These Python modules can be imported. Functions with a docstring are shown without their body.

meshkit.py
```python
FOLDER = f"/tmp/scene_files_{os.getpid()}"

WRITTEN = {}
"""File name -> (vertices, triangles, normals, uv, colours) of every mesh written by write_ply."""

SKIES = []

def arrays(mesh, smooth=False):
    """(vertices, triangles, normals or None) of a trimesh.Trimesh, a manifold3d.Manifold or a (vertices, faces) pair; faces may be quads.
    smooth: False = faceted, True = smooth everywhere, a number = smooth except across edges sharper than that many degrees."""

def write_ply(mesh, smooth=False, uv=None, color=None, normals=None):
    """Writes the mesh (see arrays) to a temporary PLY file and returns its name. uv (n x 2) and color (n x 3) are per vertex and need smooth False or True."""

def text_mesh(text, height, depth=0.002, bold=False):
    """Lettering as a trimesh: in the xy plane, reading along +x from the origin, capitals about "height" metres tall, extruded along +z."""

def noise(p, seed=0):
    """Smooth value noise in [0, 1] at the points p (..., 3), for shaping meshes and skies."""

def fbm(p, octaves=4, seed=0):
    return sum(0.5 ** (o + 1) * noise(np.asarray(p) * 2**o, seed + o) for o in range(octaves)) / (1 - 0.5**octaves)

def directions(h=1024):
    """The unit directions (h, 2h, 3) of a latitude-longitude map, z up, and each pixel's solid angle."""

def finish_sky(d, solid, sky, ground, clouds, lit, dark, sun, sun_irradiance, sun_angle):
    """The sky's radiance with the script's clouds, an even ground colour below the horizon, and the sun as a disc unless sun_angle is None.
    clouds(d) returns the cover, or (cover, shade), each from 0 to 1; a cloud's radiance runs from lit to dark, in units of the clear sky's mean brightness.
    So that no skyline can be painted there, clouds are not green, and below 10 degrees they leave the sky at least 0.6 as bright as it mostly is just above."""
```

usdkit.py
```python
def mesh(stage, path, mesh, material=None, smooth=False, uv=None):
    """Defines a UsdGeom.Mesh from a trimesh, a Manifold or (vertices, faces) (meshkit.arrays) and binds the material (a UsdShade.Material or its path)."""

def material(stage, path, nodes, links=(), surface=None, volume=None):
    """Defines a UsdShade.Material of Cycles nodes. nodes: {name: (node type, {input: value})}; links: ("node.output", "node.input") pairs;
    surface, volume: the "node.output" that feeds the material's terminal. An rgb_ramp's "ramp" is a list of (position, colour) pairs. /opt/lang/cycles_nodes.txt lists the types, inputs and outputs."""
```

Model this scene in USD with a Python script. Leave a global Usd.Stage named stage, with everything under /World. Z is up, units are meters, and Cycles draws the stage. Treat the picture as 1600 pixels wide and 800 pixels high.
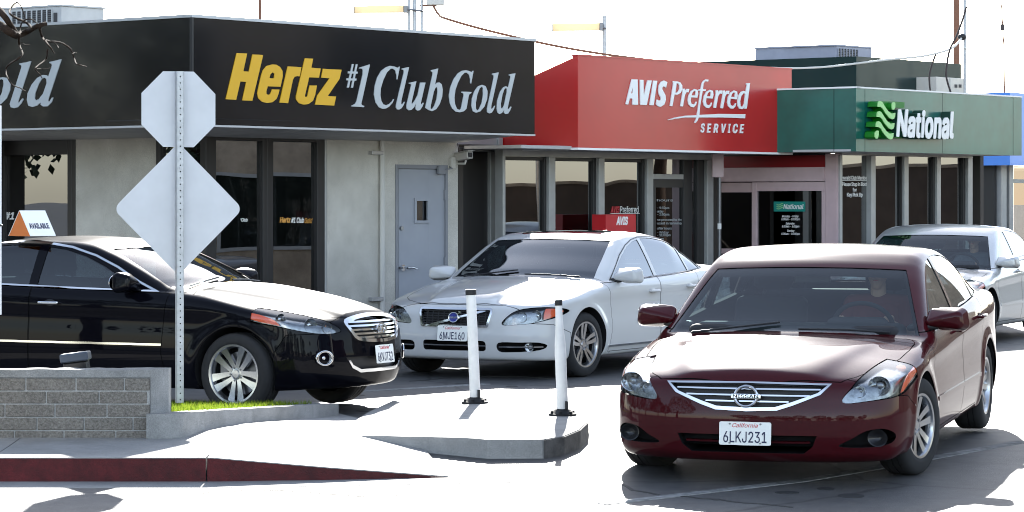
import math, random, numpy as np, trimesh, shapely, usdkit, meshkit
from shapely.geometry import Polygon, LineString, Point, box as sbox
from shapely import affinity
from shapely.ops import unary_union
from scipy.interpolate import PchipInterpolator, CubicSpline
from manifold3d import Manifold, CrossSection, Mesh as MMesh, FillRule, OpType
from pxr import Usd, UsdGeom, UsdLux, UsdShade, Sdf, Gf, Vt

random.seed(7); np.random.seed(7)
stage = Usd.Stage.CreateInMemory()
UsdGeom.SetStageUpAxis(stage, 'Z'); UsdGeom.SetStageMetersPerUnit(stage, 1.0)
UsdGeom.Xform.Define(stage, '/World')
# ------------------------------------------------------------------ camera, sky, sun, exposure
FPX, CX, HY, CZ = 4500.0, 800.0, 315.0, 1.765       # focal length in photo pixels, principal column, horizon row, eye height
EXPOSURE = 2.0
cam = UsdGeom.Camera.Define(stage, '/World/camera')
cam.CreateHorizontalApertureAttr(36.0); cam.CreateVerticalApertureAttr(18.0)
cam.CreateFocalLengthAttr(36.0 * FPX / 1600.0)
cam.CreateVerticalApertureOffsetAttr(-(400.0 - HY) * 36.0 / 1600.0)
cam.CreateClippingRangeAttr(Gf.Vec2f(0.1, 5000.0))
cam.CreateExposureAttr(EXPOSURE)
cx = UsdGeom.Xformable(cam); cx.AddTranslateOp().Set(Gf.Vec3d(0, 0, CZ)); cx.AddRotateXOp().Set(90.0)
SUN_EL, SUN_AZ = math.radians(28.0), math.radians(1.0)
usdkit.material(stage, '/World/Looks/sky_air', {
    'sky': ('sky_texture', {'sky_type': 'single_scattering', 'sun_disc': False, 'sun_elevation': SUN_EL, 'sun_rotation': SUN_AZ, 'air_density': 1.0, 'aerosol_density': 0.6}),
    'hs': ('hsv', {'saturation': 0.7}),
    'bg': ('background_shader', {'strength': 0.095})}, [('sky.color', 'hs.color'), ('hs.color', 'bg.color')], surface='bg.background')
dome = UsdLux.DomeLight.Define(stage, '/World/sky')
UsdShade.MaterialBindingAPI.Apply(dome.GetPrim()).Bind(UsdShade.Material.Get(stage, '/World/Looks/sky_air'))
dome.GetPrim().SetCustomDataByKey('label', 'bright hazy white sky'); dome.GetPrim().SetCustomDataByKey('kind', 'structure')
sun = UsdLux.DistantLight.Define(stage, '/World/sun')
sun.CreateNormalizeAttr(True); sun.CreateIntensityAttr(1.25); sun.CreateAngleAttr(0.5); sun.CreateColorAttr(Gf.Vec3f(1.0, 0.965, 0.91))
sx = UsdGeom.Xformable(sun)
# light shines along -z: turn +z towards the sun
sx.AddRotateZOp().Set(-math.degrees(SUN_AZ)); sx.AddRotateXOp().Set(-(90.0 - math.degrees(SUN_EL)))

# ------------------------------------------------------------------ helpers
CAT = trimesh.util.concatenate
used = {}
def unique(parent, name):
    k = (parent, name); n = used.get(k, 0); used[k] = n + 1
    return f'{parent}/{name}' if n == 0 else f'{parent}/{name}_{n:03d}'
def setdata(prim, **kw):
    for k, v in kw.items():
        if v: prim.SetCustomDataByKey(k, v)
def mat(name): return UsdShade.Material.Get(stage, '/World/Looks/' + name)
def thing(name, label, cat, loc=(0, 0, 0), rz=0.0, group=None):
    p = unique('/World', name); x = UsdGeom.Xform.Define(stage, p)
    x.AddTranslateOp().Set(Gf.Vec3d(*map(float, loc)))
    if rz: x.AddRotateZOp().Set(float(rz))
    setdata(x.GetPrim(), label=label, category=cat, group=group)
    return p
def put_mesh(path, v, f, n, material):
    m = UsdGeom.Mesh.Define(stage, path)
    m.CreatePointsAttr(Vt.Vec3fArray.FromNumpy(np.asarray(v, np.float32)))
    m.CreateFaceVertexCountsAttr(Vt.IntArray.FromNumpy(np.full(len(f), 3, np.int32)))
    m.CreateFaceVertexIndicesAttr(Vt.IntArray.FromNumpy(np.asarray(f, np.int32).ravel()))
    m.CreateSubdivisionSchemeAttr('none')
    if n is not None:
        m.CreateNormalsAttr(Vt.Vec3fArray.FromNumpy(np.asarray(n, np.float32))); m.SetNormalsInterpolation('vertex')
    UsdShade.MaterialBindingAPI.Apply(m.GetPrim()).Bind(mat(material))
    return m
def part(parent, name, mesh, material, smooth=False, label=None, normals=None):
    """one Mesh prim below parent; returns its path"""
    p = unique(parent, name)
    if isinstance(mesh, (list,)): mesh = CAT([as_tm(q) for q in mesh])
    if normals is not None:
        put_mesh(p, mesh[0], mesh[1], normals, material)
    else:
        v, f, n = meshkit.arrays(mesh, smooth); put_mesh(p, v, f, n, material)
    if label: setdata(stage.GetPrimAtPath(p), label=label)
    return p
def single(name, mesh, material, label, cat=None, smooth=False, group=None, kind=None):
    p = part('/World', name, mesh, material, smooth); setdata(stage.GetPrimAtPath(p), label=label, category=cat, group=group, kind=kind)
    return p
def as_tm(m):
    if hasattr(m, 'to_mesh'):
        q = m.to_mesh(); return trimesh.Trimesh(np.array(q.vert_properties[:, :3]), np.array(q.tri_verts), process=False)
    if isinstance(m, tuple): return trimesh.Trimesh(np.asarray(m[0], float), np.asarray(m[1]), process=False)
    return m
def box(x0, x1, y0, y1, z0, z1, bevel=0.0):
    if bevel > 0:
        b = bevel; pts = []
        for sx_ in (0, 1):
            for sy in (0, 1):
                for sz in (0, 1):
                    c = np.array([(x0, x1)[sx_], (y0, y1)[sy], (z0, z1)[sz]]); s = np.array([(1, -1)[sx_], (1, -1)[sy], (1, -1)[sz]])
                    for k in range(3):
                        o = s * b; o[k] = 0; pts.append(c + o)
        return trimesh.convex.convex_hull(np.array(pts))
    m = trimesh.creation.box((x1 - x0, y1 - y0, z1 - z0)); m.apply_translation(((x0 + x1) / 2, (y0 + y1) / 2, (z0 + z1) / 2)); return m
def obox(P, t0, t1, d0, d1, z0, z1, bevel=0.0):
    """box in a building frame P=(origin, u, n): t along u, d along the outward normal n"""
    return toframe(box(t0, t1, d0, d1, z0, z1, bevel), P)
def toframe(m, P):
    o, u, n = P
    m = m.copy(); v = np.array(m.vertices)
    m.vertices = np.stack([o[0] + v[:, 0] * u[0] + v[:, 1] * n[0], o[1] + v[:, 0] * u[1] + v[:, 1] * n[1], v[:, 2]], 1)
    if u[0] * n[1] - u[1] * n[0] < 0: m.invert()
    return m
def cyl(p0, p1, r0, r1=None, n=16, cap=True):
    r1 = r0 if r1 is None else r1
    p0, p1 = np.array(p0, float), np.array(p1, float); a = p1 - p0; L = np.linalg.norm(a); a = a / L
    h = np.array([1, 0, 0]) if abs(a[0]) < 0.8 else np.array([0, 1, 0]); b = np.cross(a, h); b /= np.linalg.norm(b); c = np.cross(a, b)
    t = np.linspace(0, 2 * np.pi, n, endpoint=False); ring = np.cos(t)[:, None] * b + np.sin(t)[:, None] * c
    v = np.vstack([p0 + r0 * ring, p1 + r1 * ring, [p0], [p1]]); f = []
    for i in range(n):
        j = (i + 1) % n; f += [[i, j, n + j], [i, n + j, n + i]]
        if cap: f += [[2 * n, j, i], [2 * n + 1, n + i, n + j]]
    return trimesh.Trimesh(v, np.array(f), process=False)
def tube(pts, r, n=8):
    pts = np.asarray(pts, float); r = np.broadcast_to(np.asarray(r, float), len(pts)); N = len(pts)
    tg = np.gradient(pts, axis=0); tg /= np.linalg.norm(tg, axis=1)[:, None]
    h = np.array([0, 0, 1.0]) if abs(tg[0][2]) < 0.9 else np.array([1.0, 0, 0]); v = []; b = np.cross(tg[0], h); b /= np.linalg.norm(b)
    t = np.linspace(0, 2 * np.pi, n, endpoint=False)
    for i in range(N):
        b = b - tg[i] * b.dot(tg[i]); b /= np.linalg.norm(b); c = np.cross(tg[i], b)
        v.append(pts[i] + r[i] * (np.cos(t)[:, None] * b + np.sin(t)[:, None] * c))
    v = np.vstack(v + [[pts[0]], [pts[-1]]]); f = []
    for i in range(N - 1):
        for k in range(n):
            q = (k + 1) % n; f += [[i * n + k, i * n + q, (i + 1) * n + q], [i * n + k, (i + 1) * n + q, (i + 1) * n + k]]
    for k in range(n):
        q = (k + 1) % n; f += [[N * n, q, k], [N * n + 1, (N - 1) * n + k, (N - 1) * n + q]]
    return trimesh.Trimesh(v, np.array(f), process=False)
def polys(g):
    if g.is_empty: return []
    return [q for q in getattr(g, 'geoms', [g]) if q.geom_type == 'Polygon' and q.area > 1e-9]
def extrude(g, d):
    """shapely geometry (u, v) extruded 0..d along w"""
    return CAT([trimesh.creation.extrude_polygon(q, d, engine='earcut') for q in polys(g)])
def remap(m, fn):
    m = m.copy(); v = np.array(m.vertices); w = fn(v); m.vertices = w
    if m.volume < 0: m.invert()
    return m
def on_wall(g, P, d0, depth, mirror=False):
    """flat lettering or trim: shapely (t, z) put on a wall frame at outward offset d0"""
    m = extrude(g, depth); v = np.array(m.vertices)
    m.vertices = np.stack([v[:, 0], d0 + v[:, 2], v[:, 1]], 1); m = toframe(m, P)
    if m.volume < 0: m.invert()
    return m
def mani(m):
    m = as_tm(m)
    return Manifold(MMesh(np.asarray(m.vertices, np.float32), np.asarray(m.faces, np.uint32)))
def hull_spheres(pts, n=16):
    return Manifold.batch_hull([Manifold.sphere(r, n).translate(tuple(map(float, p))) for p, r in pts]) if len(pts) > 1 else Manifold.sphere(pts[0][1], n).translate(tuple(pts[0][0]))
def rbox(x0, x1, y0, y1, z0, z1, r, n=12):
    c = [((x, y, z), r) for x in (x0 + r, x1 - r) for y in (y0 + r, y1 - r) for z in (z0 + r, z1 - r)]
    return as_tm(hull_spheres(c, n))
def rrect(w, h, r, cx_=0, cy_=0):
    return sbox(cx_ - w / 2 + r, cy_ - h / 2 + r, cx_ + w / 2 - r, cy_ + h / 2 - r).buffer(r, quad_segs=5)
def sm_poly(pts, n=8, closed=True):
    """smooth closed polygon through points (Catmull-Rom)"""
    p = np.asarray(pts, float); out = []; N = len(p)
    for i in range(N if closed else N - 1):
        a, b, c, d = (p[(i + k) % N] if closed else p[min(max(i + k, 0), N - 1)] for k in (-1, 0, 1, 2))
        for t in np.linspace(0, 1, n, endpoint=False):
            out.append(0.5 * (2 * b + (c - a) * t + (2 * a - 5 * b + 4 * c - d) * t * t + (3 * b - a - 3 * c + d) * t ** 3))
    if not closed: out.append(p[-1])
    return np.array(out)
_glyph = {}
def text_shape(s, h, bold=0.0, shear=0.0, sx_=1.0, gap=0.0):
    """lettering outline as shapely (x, y), starting at the origin, capitals h tall"""
    key = s
    if key not in _glyph:
        m = meshkit.text_mesh(s, 1.0, 0.1)
        n = m.face_normals[:, 2] > 0.9; tri = m.triangles[n][:, :, :2]
        _glyph[key] = unary_union([Polygon(t).buffer(1e-4) for t in tri])
    g = _glyph[key]
    if bold: g = g.buffer(bold)
    return affinity.affine_transform(g, [h * sx_, h * shear, 0, h, 0, 0])
# ------------------------------------------------------------------ materials
def M(name, nodes, links=(), surface='p.BSDF'):
    usdkit.material(stage, '/World/Looks/' + name, nodes, links, surface=surface)
def plain(name, color, rough=0.5, metal=0.0, spec=0.5, coat=0.0, var=0.0, scale=6.0, bump=0.0, bscale=60.0, crough=0.03):
    nodes = {'p': ('principled_bsdf', {'base_color': color, 'roughness': rough, 'metallic': metal, 'specular_ior_level': spec, 'coat_weight': coat, 'coat_roughness': crough})}
    links = []
    if var > 0:
        nodes['tc'] = ('geometry', {}); nodes['n'] = ('noise_texture', {'scale': scale, 'detail': 6.0, 'roughness': 0.62})
        nodes['r'] = ('rgb_ramp', {'ramp': [(0.25, tuple(c * (1 - var) for c in color)), (0.75, tuple(min(1, c * (1 + var)) for c in color))]})
        links += [('tc.position', 'n.vector'), ('n.fac', 'r.fac'), ('r.color', 'p.base_color')]
    if bump > 0:
        nodes['tb'] = ('geometry', {}); nodes['bn'] = ('noise_texture', {'scale': bscale, 'detail': 4.0}); nodes['bp'] = ('bump', {'strength': 1.0, 'distance': bump})
        links += [('tb.position', 'bn.vector'), ('bn.fac', 'bp.height'), ('bp.normal', 'p.normal')]
    M(name, nodes, links)
def pane(name, tint, r0, rough=0.0, tintedge=None):
    """window pane: light passes (tinted), and the sky reflects more at grazing angles"""
    M(name, {'lw': ('layer_weight', {'blend': 0.5}), 'pw': ('math', {'math_type': 'power', 'value2': 5.0}), 'mr': ('map_range', {'from_min': 0.0, 'from_max': 1.0, 'to_min': r0, 'to_max': 1.0}),
             't': ('transparent_bsdf', {'color': tint}), 'g': ('glossy_bsdf', {'color': (0.95, 0.97, 1.0), 'roughness': rough}), 'mx': ('mix_closure', {})},
      [('lw.facing', 'pw.value1'), ('pw.value', 'mr.value'), ('mr.result', 'mx.fac'), ('t.BSDF', 'mx.closure1'), ('g.BSDF', 'mx.closure2')], surface='mx.closure')
def paint(name, color, metal=0.0, rough=0.35, flake=0.0, cw=0.85, sp=0.25):
    nodes = {'p': ('principled_bsdf', {'base_color': color, 'roughness': rough, 'metallic': metal, 'coat_weight': cw, 'coat_roughness': 0.015, 'coat_ior': 1.5, 'specular_ior_level': sp}),
             'tc': ('geometry', {}), 'n': ('noise_texture', {'scale': 5.0, 'detail': 5.0}), 'mr': ('map_range', {'from_min': 0.35, 'from_max': 0.7, 'to_min': 0.010, 'to_max': 0.03})}
    links = [('tc.position', 'n.vector'), ('n.fac', 'mr.value'), ('mr.result', 'p.coat_roughness')]
    if flake:
        nodes['v'] = ('voronoi_texture', {'scale': 900.0}); nodes['fx'] = ('mix_color', {'blend_type': 'mix', 'fac': 0.5, 'a': color, 'b': tuple(min(1, c * (1 + flake)) for c in color)})
        nodes['sx'] = ('separate_color', {})
        links += [('tc.position', 'v.vector'), ('v.color', 'sx.color'), ('sx.r', 'fx.fac'), ('fx.result', 'p.base_color')]
    M(name, nodes, links)
paint('paint_black', (0.0012, 0.0012, 0.0024), cw=0.30, sp=0.010)
paint('paint_white', (0.44, 0.44, 0.44), 0.0, 0.4)
paint('paint_maroon', (0.020, 0.0018, 0.0028), 0.0, 0.22, 0.6, 0.6, 0.012)
paint('paint_silver', (0.44, 0.44, 0.43), 0.65, 0.36, 0.4)
plain('chrome', (0.78, 0.79, 0.80), 0.07, 1.0)
plain('alloy', (0.62, 0.63, 0.65), 0.22, 1.0)
plain('alloy_dark', (0.22, 0.22, 0.23), 0.4, 1.0)
plain('rubber', (0.013, 0.013, 0.014), 0.75, spec=0.3, var=0.25, scale=30)
plain('plastic_black', (0.010, 0.010, 0.011), 0.45, spec=0.4)
plain('underbody', (0.006, 0.006, 0.007), 0.85, spec=0.15)
plain('trim_black', (0.008, 0.008, 0.009), 0.18, spec=0.5)
plain('interior_dark', (0.022, 0.022, 0.025), 0.75, spec=0.2)
plain('interior_tan', (0.16, 0.15, 0.14), 0.8, spec=0.2)
plain('amber', (0.75, 0.16, 0.01), 0.15, coat=1.0)
plain('orange_reflector', (0.55, 0.07, 0.015), 0.15, coat=1.0)
plain('red_lens', (0.35, 0.01, 0.01), 0.12, coat=1.0)
plain('lamp_bowl', (0.26, 0.275, 0.29), 0.20, 1.0, var=0.5, scale=28)
plain('lamp_grey', (0.32, 0.33, 0.34), 0.3, 0.6)
plain('emblem_blue', (0.012, 0.02, 0.16), 0.2, coat=1.0)
plain('plate_white', (0.74, 0.74, 0.70), 0.45, spec=0.3)
plain('plate_navy', (0.012, 0.014, 0.05), 0.5)
plain('plate_red', (0.5, 0.02, 0.03), 0.5)
pane('glass_car', (0.66, 0.76, 0.76), 0.06)
pane('glass_side', (0.25, 0.31, 0.33), 0.30)
pane('glass_dark', (0.20, 0.25, 0.27), 0.085)
pane('glass_screen', (0.30, 0.38, 0.40), 0.13)
pane('glass_lamp', (0.93, 0.95, 0.96), 0.045)
pane('glass_sunroof', (0.03, 0.03, 0.03), 0.10)
# ------------------------------------------------------------------ car bodies: an implicit surface, meshed and cut into panels
class Curve:
    def __init__(s, pts, smooth=True, n=3000):
        p = np.array(sorted(pts), float); s.x = np.linspace(p[0, 0], p[-1, 0], n)
        s.y = PchipInterpolator(p[:, 0], p[:, 1])(s.x) if smooth else np.interp(s.x, p[:, 0], p[:, 1])
        s.d = np.gradient(s.y, s.x)
    def __call__(s, x): return np.interp(x, s.x, s.y)
    def slope(s, x): return np.interp(x, s.x, s.d)
def smax(a, b, r):
    h = np.maximum(r - np.abs(a - b), 0.0) / r
    return np.maximum(a, b) + h * h * h * r / 6.0
class Body:
    def __init__(s, P):
        s.P = P
        for k in ('top', 'plan', 'belt', 'nose', 'tail', 'front', 'rear', 'crown', 'bow', 'narrow', 'bottom'): setattr(s, k, Curve(P[k]))
        s.sec = Curve(P['section'])
        s.res = P.get('res', 0.02)
    def f(s, x, y, z):
        a = np.abs(y); P = s.P
        xs = x + s.bow(x) * a * a
        sl = np.clip(s.top.slope(xs), -3, 3)
        T = s.top(xs) - s.crown(x) * (a / 0.7) ** 2 + s.hood(x, a)
        ft = (z - T) / np.sqrt(1 + sl * sl)
        bz = s.belt(x); tz = (z - P['zsill']) / (bz - P['zsill'])
        h = np.maximum(z - bz, 0.0)
        ins = s.sec(np.clip(tz, 0, 1)) + np.where(tz > 1, P['ledge'] * np.minimum(h / 0.015, 1) + P['tum'][0] * h + P['tum'][1] * h * h + s.narrow(x) * np.minimum(h / 0.3, 1.0), 0)
        W = s.plan(x) - ins
        for xw, zw, R, amt in P['flare']:
            r = np.hypot(x - xw, z - zw); W = W + amt * np.exp(-((r - R) / 0.055) ** 2) * (z < bz)
        dW = np.where(tz > 1, P['tum'][0] + 2 * P['tum'][1] * h, 0.0)
        fs = (a - W) / np.sqrt(1 + dW * dW)
        fx = s.front(a); fr = (x - (s.nose(z) - fx)) / np.sqrt(1 + np.clip(s.front.slope(a), -3, 3) ** 2 + np.clip(s.nose.slope(z), -2, 2) ** 2)
        rx = s.rear(a); rr = ((s.tail(z) + rx) - x) / np.sqrt(1 + np.clip(s.rear.slope(a), -3, 3) ** 2 + np.clip(s.tail.slope(z), -2, 2) ** 2)
        g = smax(ft, fs, np.where(x > P['cowl_x'], P['r_hood'], P['r_roof']))
        g = smax(g, fr, P['r_nose']); g = smax(g, rr, 0.07); g = smax(g, s.bottom(x) - z, 0.06)
        for c in P.get('extra', []): g = c(g, x, a, z)
        return g
    def hood(s, x, a):
        out = 0.0
        for x0, x1, yc0, yc1, w, amt in s.P.get('hood_crease', []):
            t = np.clip((x - x0) / (x1 - x0), 0, 1); yc = yc0 + (yc1 - yc0) * t
            on = np.clip((x - x0) / 0.08, 0, 1) * np.clip((x1 - x) / 0.08, 0, 1)
            out = out + amt * on / (1 + np.exp(np.clip((a - yc) / w, -30, 30)))
        return out
    def grad(s, v, e=0.004):
        g = np.stack([s.f(*(v + d).T) - s.f(*(v - d).T) for d in np.eye(3) * e], 1) / (2 * e)
        return g
    def level(s, off=0.0, h=None):
        """closed surface f = -off by surface nets; symmetric about y = 0"""
        h = h or s.res; x0, x1, y1, z0, z1 = s.P['bounds']
        xs = np.arange(x0, x1 + h, h); ny = int(y1 / h) + 2; yp = (np.arange(ny) + 0.5) * h; zs = np.arange(z0, z1 + h, h)
        # coarse skip: evaluate everything (half width only)
        X, Y, Z = np.meshgrid(xs, yp, zs, indexing='ij')
        F = (s.f(X.ravel(), Y.ravel(), Z.ravel()) + off).reshape(X.shape)
        F = np.concatenate([F[:, ::-1], F], 1); ys = np.concatenate([-yp[::-1], yp])
        F[np.abs(F) < 1e-7] = 1e-7
        In = F < 0
        idx = [slice(None, -1), slice(1, None)]
        cnt = np.zeros(tuple(n - 1 for n in F.shape), int)
        for i in (0, 1):
            for j in (0, 1):
                for k in (0, 1): cnt += In[idx[i], idx[j], idx[k]]
        act = (cnt > 0) & (cnt < 8); ci = np.argwhere(act); vid = -np.ones(act.shape, int); vid[act] = np.arange(len(ci))
        acc = np.zeros((len(ci), 3)); n = np.zeros(len(ci))
        for ax in range(3):
            for p in (0, 1):
                for q in (0, 1):
                    o = [0, 0, 0]; oth = [k for k in range(3) if k != ax]; o[oth[0]] = p; o[oth[1]] = q; e = list(o); e[ax] = 1
                    A = F[tuple((ci + o).T)]; B = F[tuple((ci + e).T)]; c = (A < 0) != (B < 0)
                    t = np.where(c, A / np.where(c, A - B, 1), 0); pt = (ci + o).astype(float); pt[:, ax] += t
                    acc += pt * c[:, None]; n += c
        g0 = acc / n[:, None]; org = np.array([xs[0], ys[0], zs[0]])
        v = org + g0 * h
        lo = org + ci * h; hi = lo + h
        for _ in range(4):
            gr = s.grad(v, 0.003); val = s.f(*v.T) + off
            v = v - np.clip(val / np.maximum((gr ** 2).sum(1), 0.2), -0.4 * h, 0.4 * h)[:, None] * gr
            v = np.clip(v, lo - 0.15 * h, hi + 0.15 * h)
        faces = []
        for ax in range(3):
            b, c = [k for k in range(3) if k != ax]
            sl_a = [slice(None)] * 3; sl_b = [slice(None)] * 3; sl_a[ax] = slice(None, -1); sl_b[ax] = slice(1, None)
            A = In[tuple(sl_a)]; B = In[tuple(sl_b)]; e = np.argwhere(A != B); ok = (e[:, b] > 0) & (e[:, c] > 0) & (e[:, b] < F.shape[b] - 1) & (e[:, c] < F.shape[c] - 1); e = e[ok]
            def cell(db, dc):
                q = e.copy(); q[:, b] -= db; q[:, c] -= dc; return vid[tuple(q.T)]
            q = np.stack([cell(1, 1), cell(0, 1), cell(0, 0), cell(1, 0)], 1)
            flip = A[tuple(e.T)] ^ (ax == 1)
            q[~flip] = q[~flip][:, ::-1]; faces.append(q)
        q = np.vstack(faces); f = np.vstack([q[:, [0, 1, 2]], q[:, [0, 2, 3]]])
        m = trimesh.Trimesh(v, f, process=False)
        if m.volume < 0: m.invert()
        return m
def prism(g, plane, a0, a1):
    """shapely polygon in a view plane ('side': x,z; 'top': x,y; 'front': y,z) extruded a0..a1 along the view axis"""
    cs = []
    for q in polys(g):
        cs.append(np.array(q.exterior.coords)[:-1])
        cs += [np.array(r.coords)[:-1] for r in q.interiors]
    M_ = CrossSection([c.tolist() for c in cs], FillRule.EvenOdd).extrude(a1 - a0)
    if plane == 'side': T = [[1, 0, 0, 0], [0, 0, 1, a0], [0, 1, 0, 0]]
    elif plane == 'top': T = [[1, 0, 0, 0], [0, 1, 0, 0], [0, 0, 1, a0]]
    else: T = [[0, 0, 1, a0], [1, 0, 0, 0], [0, 1, 0, 0]]
    return M_.transform(np.array(T, float))
def skin_of(man, ident, body, inset=0.0, flat=False):
    """the triangles of a cut piece that lie on the car's skin, with the skin's own smooth normals"""
    q = man.to_mesh(); tv = np.array(q.tri_verts); ri = np.array(q.run_index) // 3; ids = np.array(q.run_original_id); keep = np.zeros(len(tv), bool)
    for k, i in enumerate(ids):
        if i == ident: keep[ri[k]:ri[k + 1]] = True
    if not keep.any(): return None
    v = np.array(q.vert_properties[:, :3], float); t = tv[keep]; u, inv = np.unique(t, return_inverse=True); v = v[u]; t = inv.reshape(-1, 3)
    g = body.grad(v); n = g / np.maximum(np.linalg.norm(g, axis=1), 1e-9)[:, None]
    return v - inset * n, t, n
class Cut:
    """works through a body: each region taken off leaves a shut line"""
    def __init__(s, body):
        s.b = body; m = body.level(); s.R = mani(m)
        if s.R.is_empty(): raise RuntimeError(f'body is not manifold: {s.R.status()}')
        s.R = s.R.as_original(); s.id = s.R.original_id(); s.out = []
    def take(s, g, plane, a0, a1, gap=0.004, inset=0.0):
        if isinstance(g, np.ndarray) or isinstance(g, list): g = Polygon(g)
        piece = s.R ^ prism(g, plane, a0, a1)
        s.R = s.R - prism(g.buffer(gap, join_style=2) if gap > 0 else g, plane, a0 - 0.001, a1 + 0.001)
        return skin_of(piece, s.id, s.b, inset)
    def peek(s, g, plane, a0, a1, inset=0.0):
        return skin_of(s.R ^ prism(g, plane, a0, a1), s.id, s.b, inset)
    def drop(s, man): s.R = s.R - man
    def rest(s): return skin_of(s.R, s.id, s.b)
def add_skin(parent, name, sk, material, label=None):
    if sk is None: return None
    return part(parent, name, sk[:2], material, normals=sk[2], label=label)
def ray_hit(body, p, d, lo, hi, n=60):
    """first point along p + t d (t from lo to hi) where the body begins"""
    p = np.atleast_2d(p).astype(float); d = np.asarray(d, float); ts = np.linspace(lo, hi, n)
    vals = np.stack([body.f(*(p + t * d).T) for t in ts], 1); ins = vals < 0
    k = np.where(ins.any(1), ins.argmax(1), n - 1); k = np.maximum(k, 1); t0, t1 = ts[k - 1], ts[k]
    for _ in range(18):
        tm = (t0 + t1) / 2; v = body.f(*(p + tm[:, None] * d).T) < 0; t1 = np.where(v, tm, t1); t0 = np.where(v, t0, tm)
    return p + ((t0 + t1) / 2)[:, None] * d
def conform(body, g, plane, sign, off, thick, L=0.03):
    """a slab shaped like the polygon g that follows the car's skin, off metres above it and thick metres deep"""
    out = []
    for q in polys(g):
        cs = [np.array(q.exterior.coords)[:-1].tolist()] + [np.array(r.coords)[:-1].tolist() for r in q.interiors]
        m = as_tm(CrossSection(cs, FillRule.EvenOdd).extrude(1.0).scale((1, 1, 5)).refine_to_length(max(L, 0.008)) if False else CrossSection(cs, FillRule.EvenOdd).extrude(0.001).refine_to_length(L))
        v = np.array(m.vertices); w = v[:, 2] / 0.001
        if plane == 'side': p = np.stack([v[:, 0], np.full(len(v), 1.3 * sign), v[:, 1]], 1); d = (0, -sign, 0); rg = (0, 1.25)
        elif plane == 'front': p = np.stack([np.full(len(v), 1.3 if sign > 0 else -4.6), v[:, 0], v[:, 1]], 1); d = (-sign, 0, 0); rg = (0, 1.6)
        else: p = np.stack([v[:, 0], v[:, 1], np.full(len(v), 1.7)], 1); d = (0, 0, -1); rg = (0, 1.5)
        hpt = ray_hit(body, p, d, *rg); gr = body.grad(hpt); nn = gr / np.maximum(np.linalg.norm(gr, axis=1), 1e-9)[:, None]
        m.vertices = hpt + nn * (off + w * thick)[:, None] if False else hpt + nn * (off - thick + w * thick)[:, None]
        if m.volume < 0: m.invert()
        out.append(m)
    return CAT(out)
def mirror_y(m):
    m = m.copy(); v = np.array(m.vertices); v[:, 1] *= -1; m.vertices = v; m.invert(); return m
def lathe_y(prof, n=48):
    """profile (r, y) turned about the y axis"""
    p = np.asarray(prof, float); t = np.linspace(0, 2 * np.pi, n, endpoint=False); N = len(p)
    v = np.stack([np.outer(np.cos(t), p[:, 0]), np.tile(p[:, 1], (n, 1)), np.outer(np.sin(t), p[:, 0])], -1).reshape(-1, 3); f = []
    for i in range(n):
        j = (i + 1) % n
        for k in range(N - 1): f += [[i * N + k, i * N + k + 1, j * N + k + 1], [i * N + k, j * N + k + 1, j * N + k]]
    m = trimesh.Trimesh(v, np.array(f), process=False); m.merge_vertices()
    return m
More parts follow.
